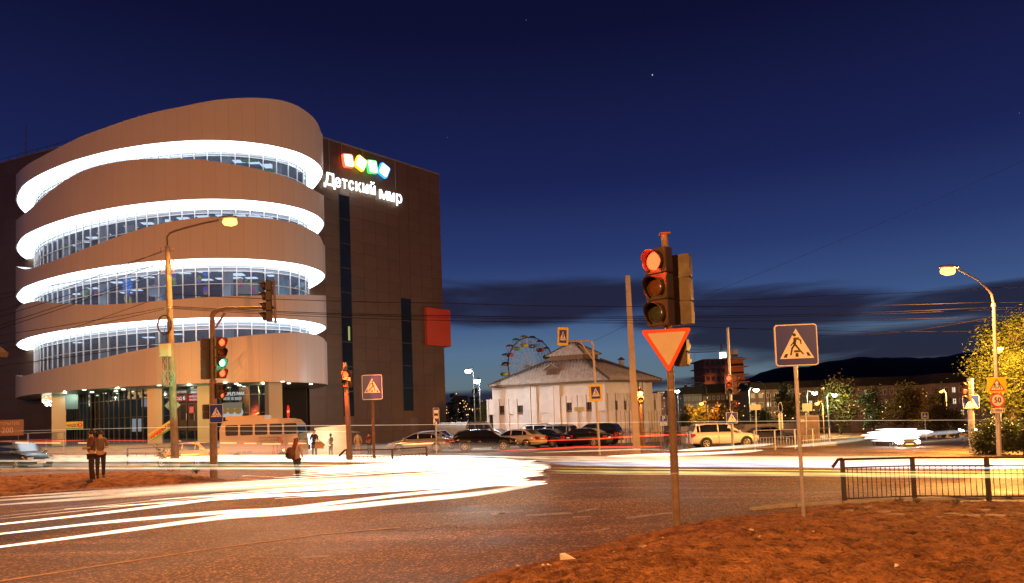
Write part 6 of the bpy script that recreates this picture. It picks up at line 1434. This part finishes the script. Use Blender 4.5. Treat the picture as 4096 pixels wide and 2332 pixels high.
# eave corner of a kiosk at the very left
kx=thing('kiosk_eave','dark corner of a wooden kiosk roof poking in at the left edge','kiosk',(vY(-25,880,12).x,12,vY(-25,880,12).z))
MB().prism([(-.9,.62),(.05,.20),(.33,-.02),(.30,-.10),(.0,-.05),(-.9,.3)],-1.4,0,'xz').build('eave',rusty,kx); MB().prism([(-.9,.1),(.22,-.12),(.15,-.25),(-.9,-.2)],-1.2,-.05,'xz').build('soffit_board',mat('wood_brown',(.16,.09,.045)),kx); MB().box(-2.4,-1.3,-1.2,-.1,-3.6,.2).build('kiosk_wall',mat('wood_brown',(.16,.09,.045)),kx)
# advertising stand behind the sign post
av=thing('advert_stand','dim advertising poster case behind the island railing under the large crossing sign','advert stand',(vY(2018,1060,54).x,54,gz(22,54))); z=vY(2018,1037,54).z-av.location.z
MB().box(-.85,.85,-.1,.1,.1,z).build('case',mat('case_grey',(.25,.22,.2),.5),av); MB().box(-.72,.72,-.12,-.102,.3,z-.15).build('poster',mat('poster_dim',(.30,.16,.10),.5,stain=(.06,.04,.03),vscale=1.4),av); link('lettering',textmesh('20',.35,SWHITE,ext=.001),av,(-.5,-.125,z-.4))
# ------------------------------------------------------------------ people
def skin(name,V_,E_,R_,m_,par,sub=1):
    me=bpy.data.meshes.new(name); me.from_pydata([tuple(v) for v in V_],E_,[]); me.update()
    o=link(name,me,par); md=o.modifiers.new('skin','SKIN'); 
    for i,r_ in enumerate(R_): me.skin_vertices[0].data[i].radius=(r_,r_) if not isinstance(r_,tuple) else r_
    me.skin_vertices[0].data[0].use_root=True; md.use_smooth_shade=True
    if sub: s=o.modifiers.new('sub','SUBSURF'); s.levels=sub; s.render_levels=sub
    me.materials.append(m_); return o
skinm=mat('skin',(.45,.26,.18),.6)
def person(label,p,h,rot,top,bot,hair,armL,armR,legs=((-.10,0),(.10,.05)),longhair=False,cap=False,skirt=False,group=None,lean=0):
    k=h/1.7; t=thing('person',label,'person',p,rot,group); S=lambda *q:Vector((q[0]*k,q[1]*k,q[2]*k))
    V_=[S(0,0,.95),S(0,0,1.12),S(0,0,1.30),S(0,0,1.44),S(0,-.01,1.52),S(0,-.015,1.60),S(0,-.01,1.68)]; R_=[.115,.10,.13,.075,.048,.082,.07]; E_=[(i,i+1) for i in range(6)]
    def chain(root,pts,rs):
        pr=root
        for q,r_ in zip(pts,rs): V_.append(S(*q)); R_.append(r_); E_.append((pr,len(V_)-1)); pr=len(V_)-1
    for sg_,arm in ((-1,armL),(1,armR)): chain(3,[(sg_*.17,0,1.40)]+list(arm),[.055,.042,.034,.030][:1+len(arm)])
    for (fx,fy),sg_ in zip(legs,(-1,1)): chain(0,[(sg_*.09,0,.86),((sg_*.09+fx)/2,fy*.4-.02,.48),(fx,fy,.09),(fx,fy-.14,.04)],[.085,.058,.04,.035])
    skin('body',V_,E_,[r_*k for r_ in R_],skinm,t)
    # clothing just outside the body
    def sub(idx,ed,rs,name,m_): skin(name,[V_[i] for i in idx],ed,[r_*k for r_ in rs],m_,t)
    n0=7; a=[3,7,8,9]; nA=len(armL)+1
    iL=[7+i for i in range(nA)]; iR=[7+nA+i for i in range(len(armR)+1)]
    idx=[0,1,2,3]+iL[:-1]+iR[:-1]; ed=[(0,1),(1,2),(2,3)]; q=4; pr=3
    for L_ in (iL[:-1],iR[:-1]):
        pr=3
        for _ in L_: ed.append((pr,q)); pr=q; q+=1
    sub(idx,ed,[.135,.135,.15,.10]+[.072,.056,.046][:len(iL)-1]+[.072,.056,.046][:len(iR)-1],'jacket',top)
    l0=7+len(iL)+len(iR); idx=[0,l0,l0+1,l0+2,l0+4,l0+5,l0+6]; sub(idx,[(0,1),(1,2),(2,3),(0,4),(4,5),(5,6)],[.132,.10,.072,.052,.10,.072,.052],'trousers',bot)
    for j in (l0,l0+4): sub([j+2,j+3],[(0,1)],[.06,.05],'shoe',blackp)
    if skirt: MB().lathe([(.16*k,1.0*k),(.19*k,.8*k),(.20*k,.62*k),(0,.63*k)],(0,0,0),12).build('coat_skirt',top,t)
    hb=MB(); hb.lathe([(0,1.745*k),(.06*k,1.735*k),(.098*k,1.68*k),(.10*k,1.62*k),(.085*k,1.57*k),(0,1.57*k)],(0,.018*k,0),12); hb.build('hair',hair,t)
    if longhair: skin('long_hair',[S(0,.03,1.66),S(0,.075,1.52),S(.01,.11,1.36),S(.02,.12,1.20)],[(0,1),(1,2),(2,3)],[.10*k,.095*k,.085*k,.045*k],hair,t)
    if cap: MB().lathe([(0,1.76*k),(.08*k,1.74*k),(.105*k,1.67*k),(.105*k,1.65*k)],(0,.01*k,0),12).prism([(-.08*k,-.09*k),(.08*k,-.09*k),(.07*k,-.20*k),(-.07*k,-.20*k)],1.655*k,1.67*k,'xy').build('cap',top,t)
    # face: nose, eyes
    MB().lathe([(0,-.0),(.014*k,-.01*k),(.0,-.03*k)],(0,-.085*k,1.60*k),6,'y').build('nose',skinm,t)
    for sg_ in (-1,1): MB().lathe([(0,-.012*k),(.012*k,0),(0,.012*k)],(sg_*.032*k,-.082*k,1.625*k),6).build('eye',SBLACK,t)
    return t
brown=mat('hair_brown',(.14,.05,.02),.6); dark_=mat('cloth_dark',(.03,.022,.02),.85); jeans=mat('jeans',(.05,.045,.05),.85); pale=mat('cloth_pale',(.42,.36,.30),.85); wine=mat('cloth_wine',(.12,.03,.025),.85); greyc=mat('cloth_grey',(.20,.21,.18),.85); hairb=mat('hair_dark',(.02,.015,.012),.6)
down=[((-.22,-.02,1.15)),((-.22,-.08,.95))]
dn=lambda s:[(s*.24,.0,1.14),(s*.24,-.06,.92)]
fw=lambda s:[(s*.22,-.04,1.14),(s*.10,-.26,1.12)]
p=vg(742,1200); hh=vY(742,1095,p.y).z-p.z
gl_=person('woman with long auburn hair, pale jacket and a rucksack seen from behind in the road',p,hh,math.radians(160),pale,jeans,brown,dn(-1),fw(1),legs=((-.05,.02),(.06,-.10)),longhair=True)
bp_=thing('rucksack','brown rucksack on the back of the woman in the pale jacket','rucksack',p+Vector((-.06,-.0,hh*.66)),math.radians(160))
o=MB().lathe([(0,-.24),(.12,-.22),(.17,-.1),(.16,.1),(.10,.22),(0,.25)],(0.06,.22,0),10); o.build('bag',mat('bag_brown',(.10,.05,.03),.8),bp_); MB().box(-.02,.14,.34,.42,-.16,.02).build('front_pocket',mat('bag_black',(.02,.02,.02),.8),bp_); MB().tube([(-.02,.18,.2),(-.1,.02,.3),(-.12,-.08,.2),(-.12,0,-.1)],.02,5).build('strap',mat('bag_black',(.02,.02,.02)),bp_)
Yp=43.2
def stand(x,yt,Y,z=.13): 
    X=vY(x,yt,Y).x; return Vector((X,Y,z)),vY(x,yt,Y).z-z
p,hh=stand(784,1075,Yp); person('woman in a dark coat looking at a phone before the pale wall',p,min(1.75,hh),0,dark_,dark_,hairb,fw(-1),fw(1),skirt=True)
b_=thing('tote_bag','large ochre bag hanging from the arm of the woman in the dark coat','bag',p+Vector((.38,-.22,.62))); MB().prism([(-.28,0),(.24,-.04),(.34,.22),(.1,.42),(-.22,.38)],-.08,.08,'xz').build('bag',mat('bag_ochre',(.36,.20,.05),.7),b_); MB().tube([(-.15,0,.38),(-.05,0,.58),(.05,0,.4)],.015,5).build('strap',blackp,b_)
b_=thing('handbag','small dark red handbag on the left side of the woman in the dark coat','bag',p+Vector((-.36,-.2,.55))); MB().prism(rrect(.34,.32,.05,cz=.16),-.06,.06,'xz').build('bag',wine,b_); MB().tube([(-.1,0,.3),(0,0,.5),(.1,0,.3)],.012,5).build('strap',wine,b_)
ph=thing('phone','lit phone in the hands of the woman in the dark coat','phone',p+Vector((0,-.32,1.14))); MB().box(-.04,.04,-.01,.01,-.07,.07).build('phone_body',blackp,ph); MB().box(-.035,.035,.0105,.0115,-.06,.06).build('screen',emit('phone_light',(.5,.7,1),6),ph)
p,hh=stand(825,1084,Yp+.8); person('man in a cap and grey jacket before the pale wall',p,min(1.7,hh),math.radians(-25),greyc,greyc,hairb,fw(-1),fw(1),cap=True)
p,hh=stand(893,1080,Yp); person('person in pale clothes standing between the red signal post and its sign',p,min(1.75,hh),math.radians(20),pale,pale,hairb,dn(-1),dn(1))
p,hh=stand(921,1080,Yp+1); person('person in dark wine clothes behind the sign post of the red signal',p,min(1.75,hh),math.radians(-30),wine,dark_,hairb,dn(-1),fw(1))
p=vg(229,1207); hh=vY(229,1074,p.y).z-p.z; person('man in dark brown clothes standing at the left edge of the dirt verge',p,hh,math.radians(-60),mat('cloth_brown',(.10,.05,.035),.85),dark_,hairb,fw(-1),fw(1),legs=((-.07,0),(.07,.06)))
p2=vg(218,1200)+Vector((.05,.75,0)); hh=vY(218,1079,p2.y).z-p2.z; person('second man in grey brown clothes just behind the man at the left verge',p2,hh,math.radians(40),mat('cloth_greybrown',(.16,.11,.09),.85),dark_,hairb,dn(-1),fw(1))
# ------------------------------------------------------------------ overhead wires
wr=mat('wire',(.012,.01,.01),.9,0,spec=.1)
def wire(label,pts,r=.014,sub=12,group=None):
    P=[Vector(q) for q in pts]; out=[]
    for a,b in zip(P,P[1:]):
        L=(b-a).length; sag=L*.006
        for k in range(sub): s=k/sub; out.append(a.lerp(b,s)-Vector((0,0,sag*4*s*(1-s))))
    out.append(P[-1]); o0=out[0].copy(); t=MB().tube([q-o0 for q in out],r,4,False).build('overhead_wire',wr); t.location=o0; tag(t,label,'wire',group); return t
def wy(l): return [vY(x,y,Y) for x,y,Y in l]
wire('overhead wire, lowest bundle line across the dark cloud, passing the bare concrete pole',wy([(428,770,31),(1100,800,31),(1567,800,31),(2480,790,33),(2700,786,34)]))
wire('overhead wire from the lamp post over the bare concrete pole, second line from below',wy([(428,768,31),(1123,792,31.5),(1640,794,31.5),(2482,772,33),(2700,768,34)]))
wire('thick overhead wire third from below across the picture',wy([(428,765,31),(1123,788,31),(1640,790,31),(2482,767,33),(2700,763,34)]),.018)
wire('overhead wire fourth from below just over the thick bundle',wy([(433,735,31),(1123,757,31),(1700,765,31),(2480,754,33),(2700,751,34)]),.016)
wire('topmost overhead wire rising to the right edge over the lamp post',wy([(1740,752,36),(2060,738,36),(2480,719,35),(2700,709,34)]))
wire('overhead wire running below the yellow framed signs to the right',wy([(1120,800,34),(1567,806,34),(2060,826,33),(2700,822,33)]))
wire('bright lit wire curving up to the lamp post at the right',wy([(2020,838,38),(2168,836,37),(2276,826,36),(2369,812,35),(2478,791,33)]),.02)
wire('wire from the tall thin signal pole towards the lamp post',wy([(1819,822,44),(2478,800,33)]),.012)
wire('faint wire rising to the upper right corner of the sky',wy([(1757,737,40),(2000,640,40),(2557,400,40),(2700,335,40)]),.010)
wire('wire from the bent arm mast up behind the bare concrete pole',wy([(1481,852,40),(1567,810,41),(1660,770,42)]),.010)
for i,(y0,x1,y1) in enumerate([(737,404,660),(790,404,627),(802,404,655),(822,404,676),(832,404,682),(838,410,768),(862,410,772),(755,404,630)]):
    wire('%s of the wires running left from the concrete utility pole'%['first','second','third','fourth','fifth','sixth','seventh','eighth'][i],wy([(-60,y0+8,24),(x1,y1,31)]),.013)
wire('wire from the utility pole cable box down to the left edge',wy([(-60,920,22),(403,856,31)]),.016)
wire('thick black wire from the upper coil to the left edge below the second lit band',wy([(-60,905-8,22),(410,738,31)]),.012)
# ------------------------------------------------------------------ streaks of light left by the traffic
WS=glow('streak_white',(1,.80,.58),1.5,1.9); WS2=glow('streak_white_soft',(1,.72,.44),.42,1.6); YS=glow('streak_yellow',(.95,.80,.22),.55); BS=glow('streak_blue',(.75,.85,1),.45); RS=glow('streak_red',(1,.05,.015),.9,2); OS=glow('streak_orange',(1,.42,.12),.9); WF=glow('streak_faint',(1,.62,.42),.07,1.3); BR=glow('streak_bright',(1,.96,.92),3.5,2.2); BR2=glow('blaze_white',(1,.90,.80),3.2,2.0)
def smooth(pts,n=7):
    P=[pts[0]]+list(pts)+[pts[-1]]; out=[]
    for i in range(1,len(P)-2):
        for k in range(n):
            t=k/n; out.append(.5*((2*P[i])+(P[i+1]-P[i-1])*t+(2*P[i-1]-5*P[i]+4*P[i+1]-P[i+2])*t*t+(P[i+2]-P[i-1]*1+3*P[i]-3*P[i+1])*t**3))
    out.append(pts[-1]); return out
def trail(label,pts,z,r,m_,Y=None,sm=True,taper=True,name='light_streak'):
    P=[vz(x,y,z) if Y is None else vY(x,y,Y if not isinstance(Y,(tuple,list)) else np.interp(x,*Y)) for x,y in pts]
    P=smooth(P) if sm and len(P)>2 else P; n=len(P); o0=P[0].copy()
    rs=[r*(min(1,.05+i/(.3*n),.1+(n-1-i)/4) if taper else 1) for i in range(n)] if n>5 else r
    o=MB().tube([q-o0 for q in P],rs,10).build(name,m_,fix=False); o.location=o0; return tag(o,label,'light streak')
D=lambda x,y:(x*.5368,1123.6+y*.5368)
trail('lowest and brightest white streak, from the bottom left edge curling back at its right end',[D(*q) for q in ((-300,487),(0,450),(500,385),(900,330),(1100,305),(1300,292),(1600,265),(1900,235),(2200,205),(2400,175),(2520,150),(2553,130),(2520,112),(2400,104),(2250,92))],.66,.052,WS)
trail('second white streak just above the lowest one, from the left edge to the bend',[D(*q) for q in ((-300,425),(0,390),(500,335),(900,300),(1100,285),(1300,275),(1600,240),(1900,205),(2150,180),(2350,150),(2500,105),(2540,82))],.66,.038,WS)
trail('third white streak from the left edge, thinner and paler',[D(*q) for q in ((-300,372),(0,345),(500,290),(900,240),(1100,215),(1400,205),(1700,190),(2000,170),(2300,140),(2480,90))],.66,.034,WS)
for i,(ys,r,m_) in enumerate([((330,275,226,196,182,166,140),.022,WS2),((318,262,216,188,172,158,128),.018,WS2),((300,250,200,175,165,150,120),.05,WF),((262,222,186,170,155,138,112),.09,WS2),((240,205,178,160,142,128,100),.10,WS2),((226,192,166,150,134,118,92),.07,WS2),((208,180,158,142,126,110,84),.05,WF)]):
    trail('%s pale streak fanning over the road at the left below the dirt verge'%['thin','second thin','faint wide','broad creamy','upper broad creamy','topmost soft','faintest upper'][i],[D(x,y) for x,y in zip((-100,450,900,1250,1600,1900,2200),ys)]+[D(2400,ys[-1]-12)],.62,r,m_)
# bright knot where the turning streaks meet
kb_=MB(); r_=random.Random(9)
XX=[r_.uniform(900,1900) for _ in range(12)]
for k in range(12):
    y0=50+k*9.6; P=[vz(*D(x,y),.64) for x,y in ((XX[k],y0+34+(1850-XX[k])*.062),(2200,y0+16+r_.uniform(-6,6)),(2400,y0+6),(2500+r_.uniform(-60,60),y0))]; kb_.tube(smooth(P),[.02]+[.085]*20+[.02],8) if False else kb_.tube(smooth(P),[.003,.006,.009,.012,.016,.02,.025]+[.030]*(len(smooth(P))-11)+[.03,.022,.014,.006],8)
tag(kb_.build('streak_knot',WS,fix=False),'dense white knot of crossing headlight streaks before the dark parked cars','light streak',kind='stuff')
for i,(y0,y1,xe) in enumerate(((118,60,2520),(100,52,2470),(86,70,2560),(128,44,2420))):
    trail('%s turning streak looping back at the right end of the white knot'%['outer','second','rightmost','inner'][i],[D(*q) for q in (((300,700,1150,1400)[i],y0+82+(1500-(300,700,1150,1400)[i])*.062),(1500,y0+82),(1900,y0+52),(2200,y0+28),(xe-60,y0),(xe,(y0+y1)/2),(xe-60,y1),(2200,y1+4),(1900,y1+14),(1400,y1+44))],.65,.05,WS)
# the cross street: dense white band from the left edge to the bend
cb_=MB(); 
for k in range(8):
    y=1137+k*2.1; x1=1378+r_.uniform(-120,10)
    P=[vz(x,yy,.66) for x,yy in ((-150,y+.5),(300,y),(700,y),(1000,y+1),(x1-150,y+3),(x1,y+7))]; cb_.tube(smooth(P),[.05]*(len(smooth(P))-12)+[.048,.044,.04,.036,.032,.028,.024,.02,.015,.010,.006,.003],8)
tag(cb_.build('headlight_band',WS,fix=False),'dense white band of headlight streaks along the cross street','light streak',kind='stuff')
for i,(y,r,m_) in enumerate([(1157.5,.022,YS),(1161,.03,WS),(1165.5,.02,YS),(1169,.04,WS),(1172.5,.02,WS2)]): trail('%s thin streak under the dense white band at the left'%['yellow green topmost','white second','yellow third','thick white fourth','lowest pale'][i],[(-150,y),(300,y),(700,y+.5),(1000,y+4),(1250,y+8)],.6,r,m_)
RX=lambda x,y:(1248+x*.5115,1092.4+y*.5115)
for i,(y0,y1,r,m_,x0) in enumerate([(93,100,.06,WS2,0),(101,112,.08,WS2,0),(110,120,.08,WS2,100),(118,128,.07,BS,200),(128,142,.05,BS,250),(134,150,.03,BS,300),(148,170,.016,YS,250),(160,183,.02,YS,230),(172,196,.015,WS2,220),(165,190,.016,YS,260)]):
    trail('%s streak of the band crossing the road right of the bend'%['topmost cream','main white','soft white third','blue white fourth','blue white fifth','thin blue sixth','yellow upper','yellow lower','lowest cream','middle yellow'][i],[RX(x0,y0),RX(600,(y0*.75+y1*.25)),RX(1300,(y0+y1)/2),RX(2000,y1*.85+y0*.15),RX(2700,y1)],.6,r,m_)
trail('arched white streak just over the band left of the main pole',[(1515,1139),(1620,1136),(1750,1133),(1830,1129),(1905,1124)],.62,.06,WS)
trail('bright white streak rising right below the white off roader',[(1688,1125),(1760,1121),(1850,1115),(1935,1108)],.3,.10,WS)
trail('thin white streak behind the main traffic light pole',[(1330,1130),(1500,1125),(1600,1122),(1720,1127)],.4,.04,WS2)
trail('bright white streak leading up to the blazing headlights',[(1955,1117),(2030,1110),(2100,1103),(2175,1094)],.1,.12,WS)
trail('orange streak behind the island railing',[(1990,1101),(2060,1096),(2170,1089)],.2,.05,OS)
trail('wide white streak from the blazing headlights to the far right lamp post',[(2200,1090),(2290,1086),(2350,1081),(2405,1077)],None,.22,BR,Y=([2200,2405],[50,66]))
trail('row of small headlights at the far right end of the road',[(2405,1076),(2440,1073),(2480,1070)],None,.12,WS,Y=([2405,2480],[66,72]))
for i,(x0,x1,y,Y,r) in enumerate(((2150,2300,1086,48.6,.20),(2158,2296,1093,48.2,.15),(2165,2330,1079,48.9,.16),(2185,2290,1072,48.9,.07),(2175,2285,1100,48.0,.06))):  # stacked glowing tubes standing in for the headlight glare
    trail('%s short streak added to fill the glare of the blazing oncoming headlights'%['middle','lower middle','upper middle','high','topmost','low','lowest'][i],[(x0,y+1),((x0*3+x1)/4,y),((x0+x1)/2,y),((x0+x1*3)/4,y),(x1,y-1)],None,r,BR2,Y=Y)
trail('red tail lamp streak across the parked cars',[(1300,1103),(1400,1099),(1460,1097),(1527,1095)],None,.045,RS,Y=46)
trail('red tail lamp streak along the dark middle railing',[(1490,1095),(1560,1091),(1640,1087),(1722,1085)],None,.07,RS,Y=44)
trail('low red streak under the dark parked sedans',[(1240,1126),(1373,1120),(1460,1116),(1560,1116),(1650,1115)],None,.06,RS,Y=42)
trail('red streak low in front of the dark off roader at the left edge',[(-60,1102),(60,1102),(140,1101),(212,1100)],None,.035,RS,Y=38)
trail('red streak along the steps behind the two men',[(212,1100),(330,1100),(370,1101)],None,.02,RS,Y=38)
for i,(a,b,y,m_,r) in enumerate([(40,70,1105,OS,.05),(86,150,1106,OS,.045),(196,262,1106,OS,.045),(428,452,1101,OS,.03),(550,590,1106,OS,.05),(610,640,1107,OS,.035),(655,700,1108,OS,.05),(720,765,1107,OS,.04)]): trail('%s orange dash of an indicator lamp at the left, counted rightwards'%['first','second','third','fourth','fifth','sixth','seventh','eighth'][i],[(a,y),((a+b)/2,y),(b,y)],None,r,m_,Y=38,sm=False)
for i,(p0,p1,r) in enumerate([((0,1115),(740,1118),.5),((300,1126),(1340,1124),.4),((900,1115),(1340,1117),.25),((0,1128),(900,1130),.35)]): trail('%s faint pinkish haze of a passing car over the cross street'%['left','long lower','middle','left lower'][i],[p0,((p0[0]+p1[0])/2,(p0[1]+p1[1])/2),p1],None,r,WF,Y=38)
trail('hair thin pale streak high across the whole picture',[(-100,1080),(425,1067),(1100,1060),(1700,1053),(2700,1047)],None,.012,glow('streak_hair',(1,.7,.45),.7),Y=37)
trail('second hair thin streak across the bus and the low wall',[(530,1076),(800,1077),(900,1079)],None,.012,glow('streak_hair',(1,.7,.45),.7),Y=36)
trail('curved orange streak at the tip of the left dirt verge',[(800,1203),(700,1201),(610,1195),(600,1190),(625,1188),(740,1194)],.05,.02,OS)
# ------------------------------------------------------------------ small things on the ground
def plant(label,x,y,h,n,m_,sp=.3,ls=.09,name='shrub'):
    p=vg(x,y); t=thing(name,label,'plant',p); r_=random.Random(int(x)); st=MB(); lf=MB()
    for k in range(n):
        a=r_.uniform(0,6.28); l=h*r_.uniform(.5,1); e=Vector((math.cos(a)*sp*r_.uniform(.3,1),math.sin(a)*sp*.6,l)); st.cyl((0,0,-.03),e,.006,.003,4)
        for j in range(7):
            c=e*r_.uniform(.3,1.05)+Vector((r_.uniform(-1,1),r_.uniform(-1,1),r_.uniform(-1,1)))*ls; u=Vector((r_.gauss(0,1),r_.gauss(0,1),r_.gauss(0,.6))).normalized(); w=u.orthogonal().normalized(); lf.quad(c-u*ls*.6,c+w*ls*.25,c+u*ls*.6,c-w*ls*.25)
    st.build('stem',bark,t); lf.build('leaves',m_,t,fix=False)
WD=leafmat('weed_dry',(.22,.19,.10)); 
plant('straggly bush at the foot of the concrete utility pole',421,1176,1.5,26,LY,.75,.12)
plant('small green weed between the utility pole and the brown signal post',490,1183,.5,14,LG,.22,.10)
for x,y,l in ((2245,1253,'small dry weed tuft left of the middle railing post'),(2290,1256,'tiny dry weed tuft right at the middle railing post'),(2388,1259,'largest dry weed tuft below the railing'),(2520,1246,'dry weed tuft near the right frame edge')): plant(l,x,y,.11,14,WD,.12,.03)
plant('tiny grass tuft at the foot of the main traffic light pole',1706,1311,.07,12,WD,.09,.02)
st2=mat('flat_stone',(.36,.28,.20),.8,var=.3,vscale=6,bump=.3); r_=random.Random(21)
for i,(x,y,w) in enumerate([(2205,1279,.34),(2236,1286,.42),(2300,1285,.24),(2378,1284,.36),(2420,1288,.5),(2455,1275,.3),(2490,1288,.45),(2540,1285,.3),(2340,1294,.26),(2120,1275,.22),(2170,1267,.28)]):
    p=vg(x,y); sh=[(w*.5*math.cos(a)*r_.uniform(.8,1.1),w*.28*math.sin(a)*r_.uniform(.8,1.1)) for a in np.linspace(0,2*math.pi,8)[:-1]]
    o=MB().prism(sh,-.03,.018,'xy').build('flat_stone',st2); o.location=p; o.rotation_euler=(r_.uniform(-.05,.05),r_.uniform(-.05,.05),r_.uniform(-.3,.3))
    tag(o,['leftmost of the flat stones in the dirt below the railing','long dark edged stone slab left below the railing','small stone chip below the middle railing post','stone slab with a pale edge below the railing','longest stone slab lying below the railing','stone slab tilted up by the right railing post','broad stone slab lying near the right edge','stone slab at the right frame edge','small nearer stone chip in the dirt','stone chip beside the dry kerb line','stone chip near the bent end of the railing'][i],'stone','flat stones in the dirt under the railing')
pp=mat('paper',(.85,.82,.78),.7)
for i,(x,y,s) in enumerate([(1603,1371,.05),(1412,1405,.09),(1357,1417,.03),(1371,1416,.03),(1535,1382,.025),(2245,1420,.03),(1296,1418,.03),(1878,1328,.03),(1893,1346,.025),(2030,1332,.02),(1655,1345,.02)]):
    p=vg(x,y); mb=MB(); 
    vs=[(r_.uniform(-1,1)*s*1.5,r_.uniform(-1,1)*s*1.5,abs(r_.uniform(0,1.3))*s) for _ in range(7)]; mb.add(vs,[(0,1,2),(2,3,4),(1,4,5),(5,6,0),(3,6,2)]); o=mb.build('paper_scrap',pp,fix=False); o.location=p+Vector((0,0,.01))
    tag(o,['crumpled white scrap left of the main pole foot','largest crumpled paper scrap near the bottom edge','tiny paper scrap left of the largest one','thin upright paper scrap beside the largest one','small scrap between the largest paper and the road','white speck of paper at the bottom right','paper scrap at the bottom edge by the road','pale scrap below the crossing sign post','pinkish scrap in the middle of the dirt','little scrap under the crossing sign','dark little scrap right of the main pole'][i],'litter','litter scattered on the dirt')

# cracks and patches in the asphalt
ck=mat('crack_dark',(.02,.014,.01),.95)
for i,pts in enumerate((((1380,1245),(1460,1238),(1520,1243),(1580,1233),(1640,1236)),((880,1330),(960,1322),(1020,1327),(1110,1316),(1180,1320)),((1850,1210),(1930,1214),(2010,1207),(2080,1211)))):
    P=[]; r_=random.Random(i)
    for a,b in zip(pts,pts[1:]):
        for k in range(6): s=k/6; P.append(vg(a[0]+(b[0]-a[0])*s,a[1]+(b[1]-a[1])*s)+Vector((r_.uniform(-.05,.05),r_.uniform(-.06,.06),.004)))
    mb=MB()
    for a,b in zip(P,P[1:]):
        n=Vector((-(b-a).y,(b-a).x,0)).normalized()*r_.uniform(.006,.02); mb.quad(a-n,b-n,b+n,a+n)
    mb.build('asphalt_crack',ck,kind='structure')
kn=thing('kerb','low worn kerb stones between the road and the dirt under the black railing','kerb',vg(1880,1277),kind='structure'); K0=kn.location.copy()
kp=[vg(1880,1276),vg(1990,1266),vg(2109,1259),vg(2284,1252),vg(2470,1247),vg(2640,1244)]
kme=MB().box(.01,.97,-.07,.07,-.16,.035).mesh('kerb_stone'); kme.materials.append(kerbm); i_=0
for a,b in zip(kp,kp[1:]):
    L=(b-a).length; t_=(b-a)/L; n=max(1,int(L))
    for k in range(n):
        q=a+t_*(L*k/n); z=gz(q.x,q.y)+.02; o=link('kerb_stone',kme,kn,(q.x-K0.x,q.y-K0.y+.12,z-K0.z),(random.uniform(-.02,.02),random.uniform(-.02,.02),math.atan2(t_.y,t_.x)+random.uniform(-.02,.02))); o.scale=(L/n,1,1)
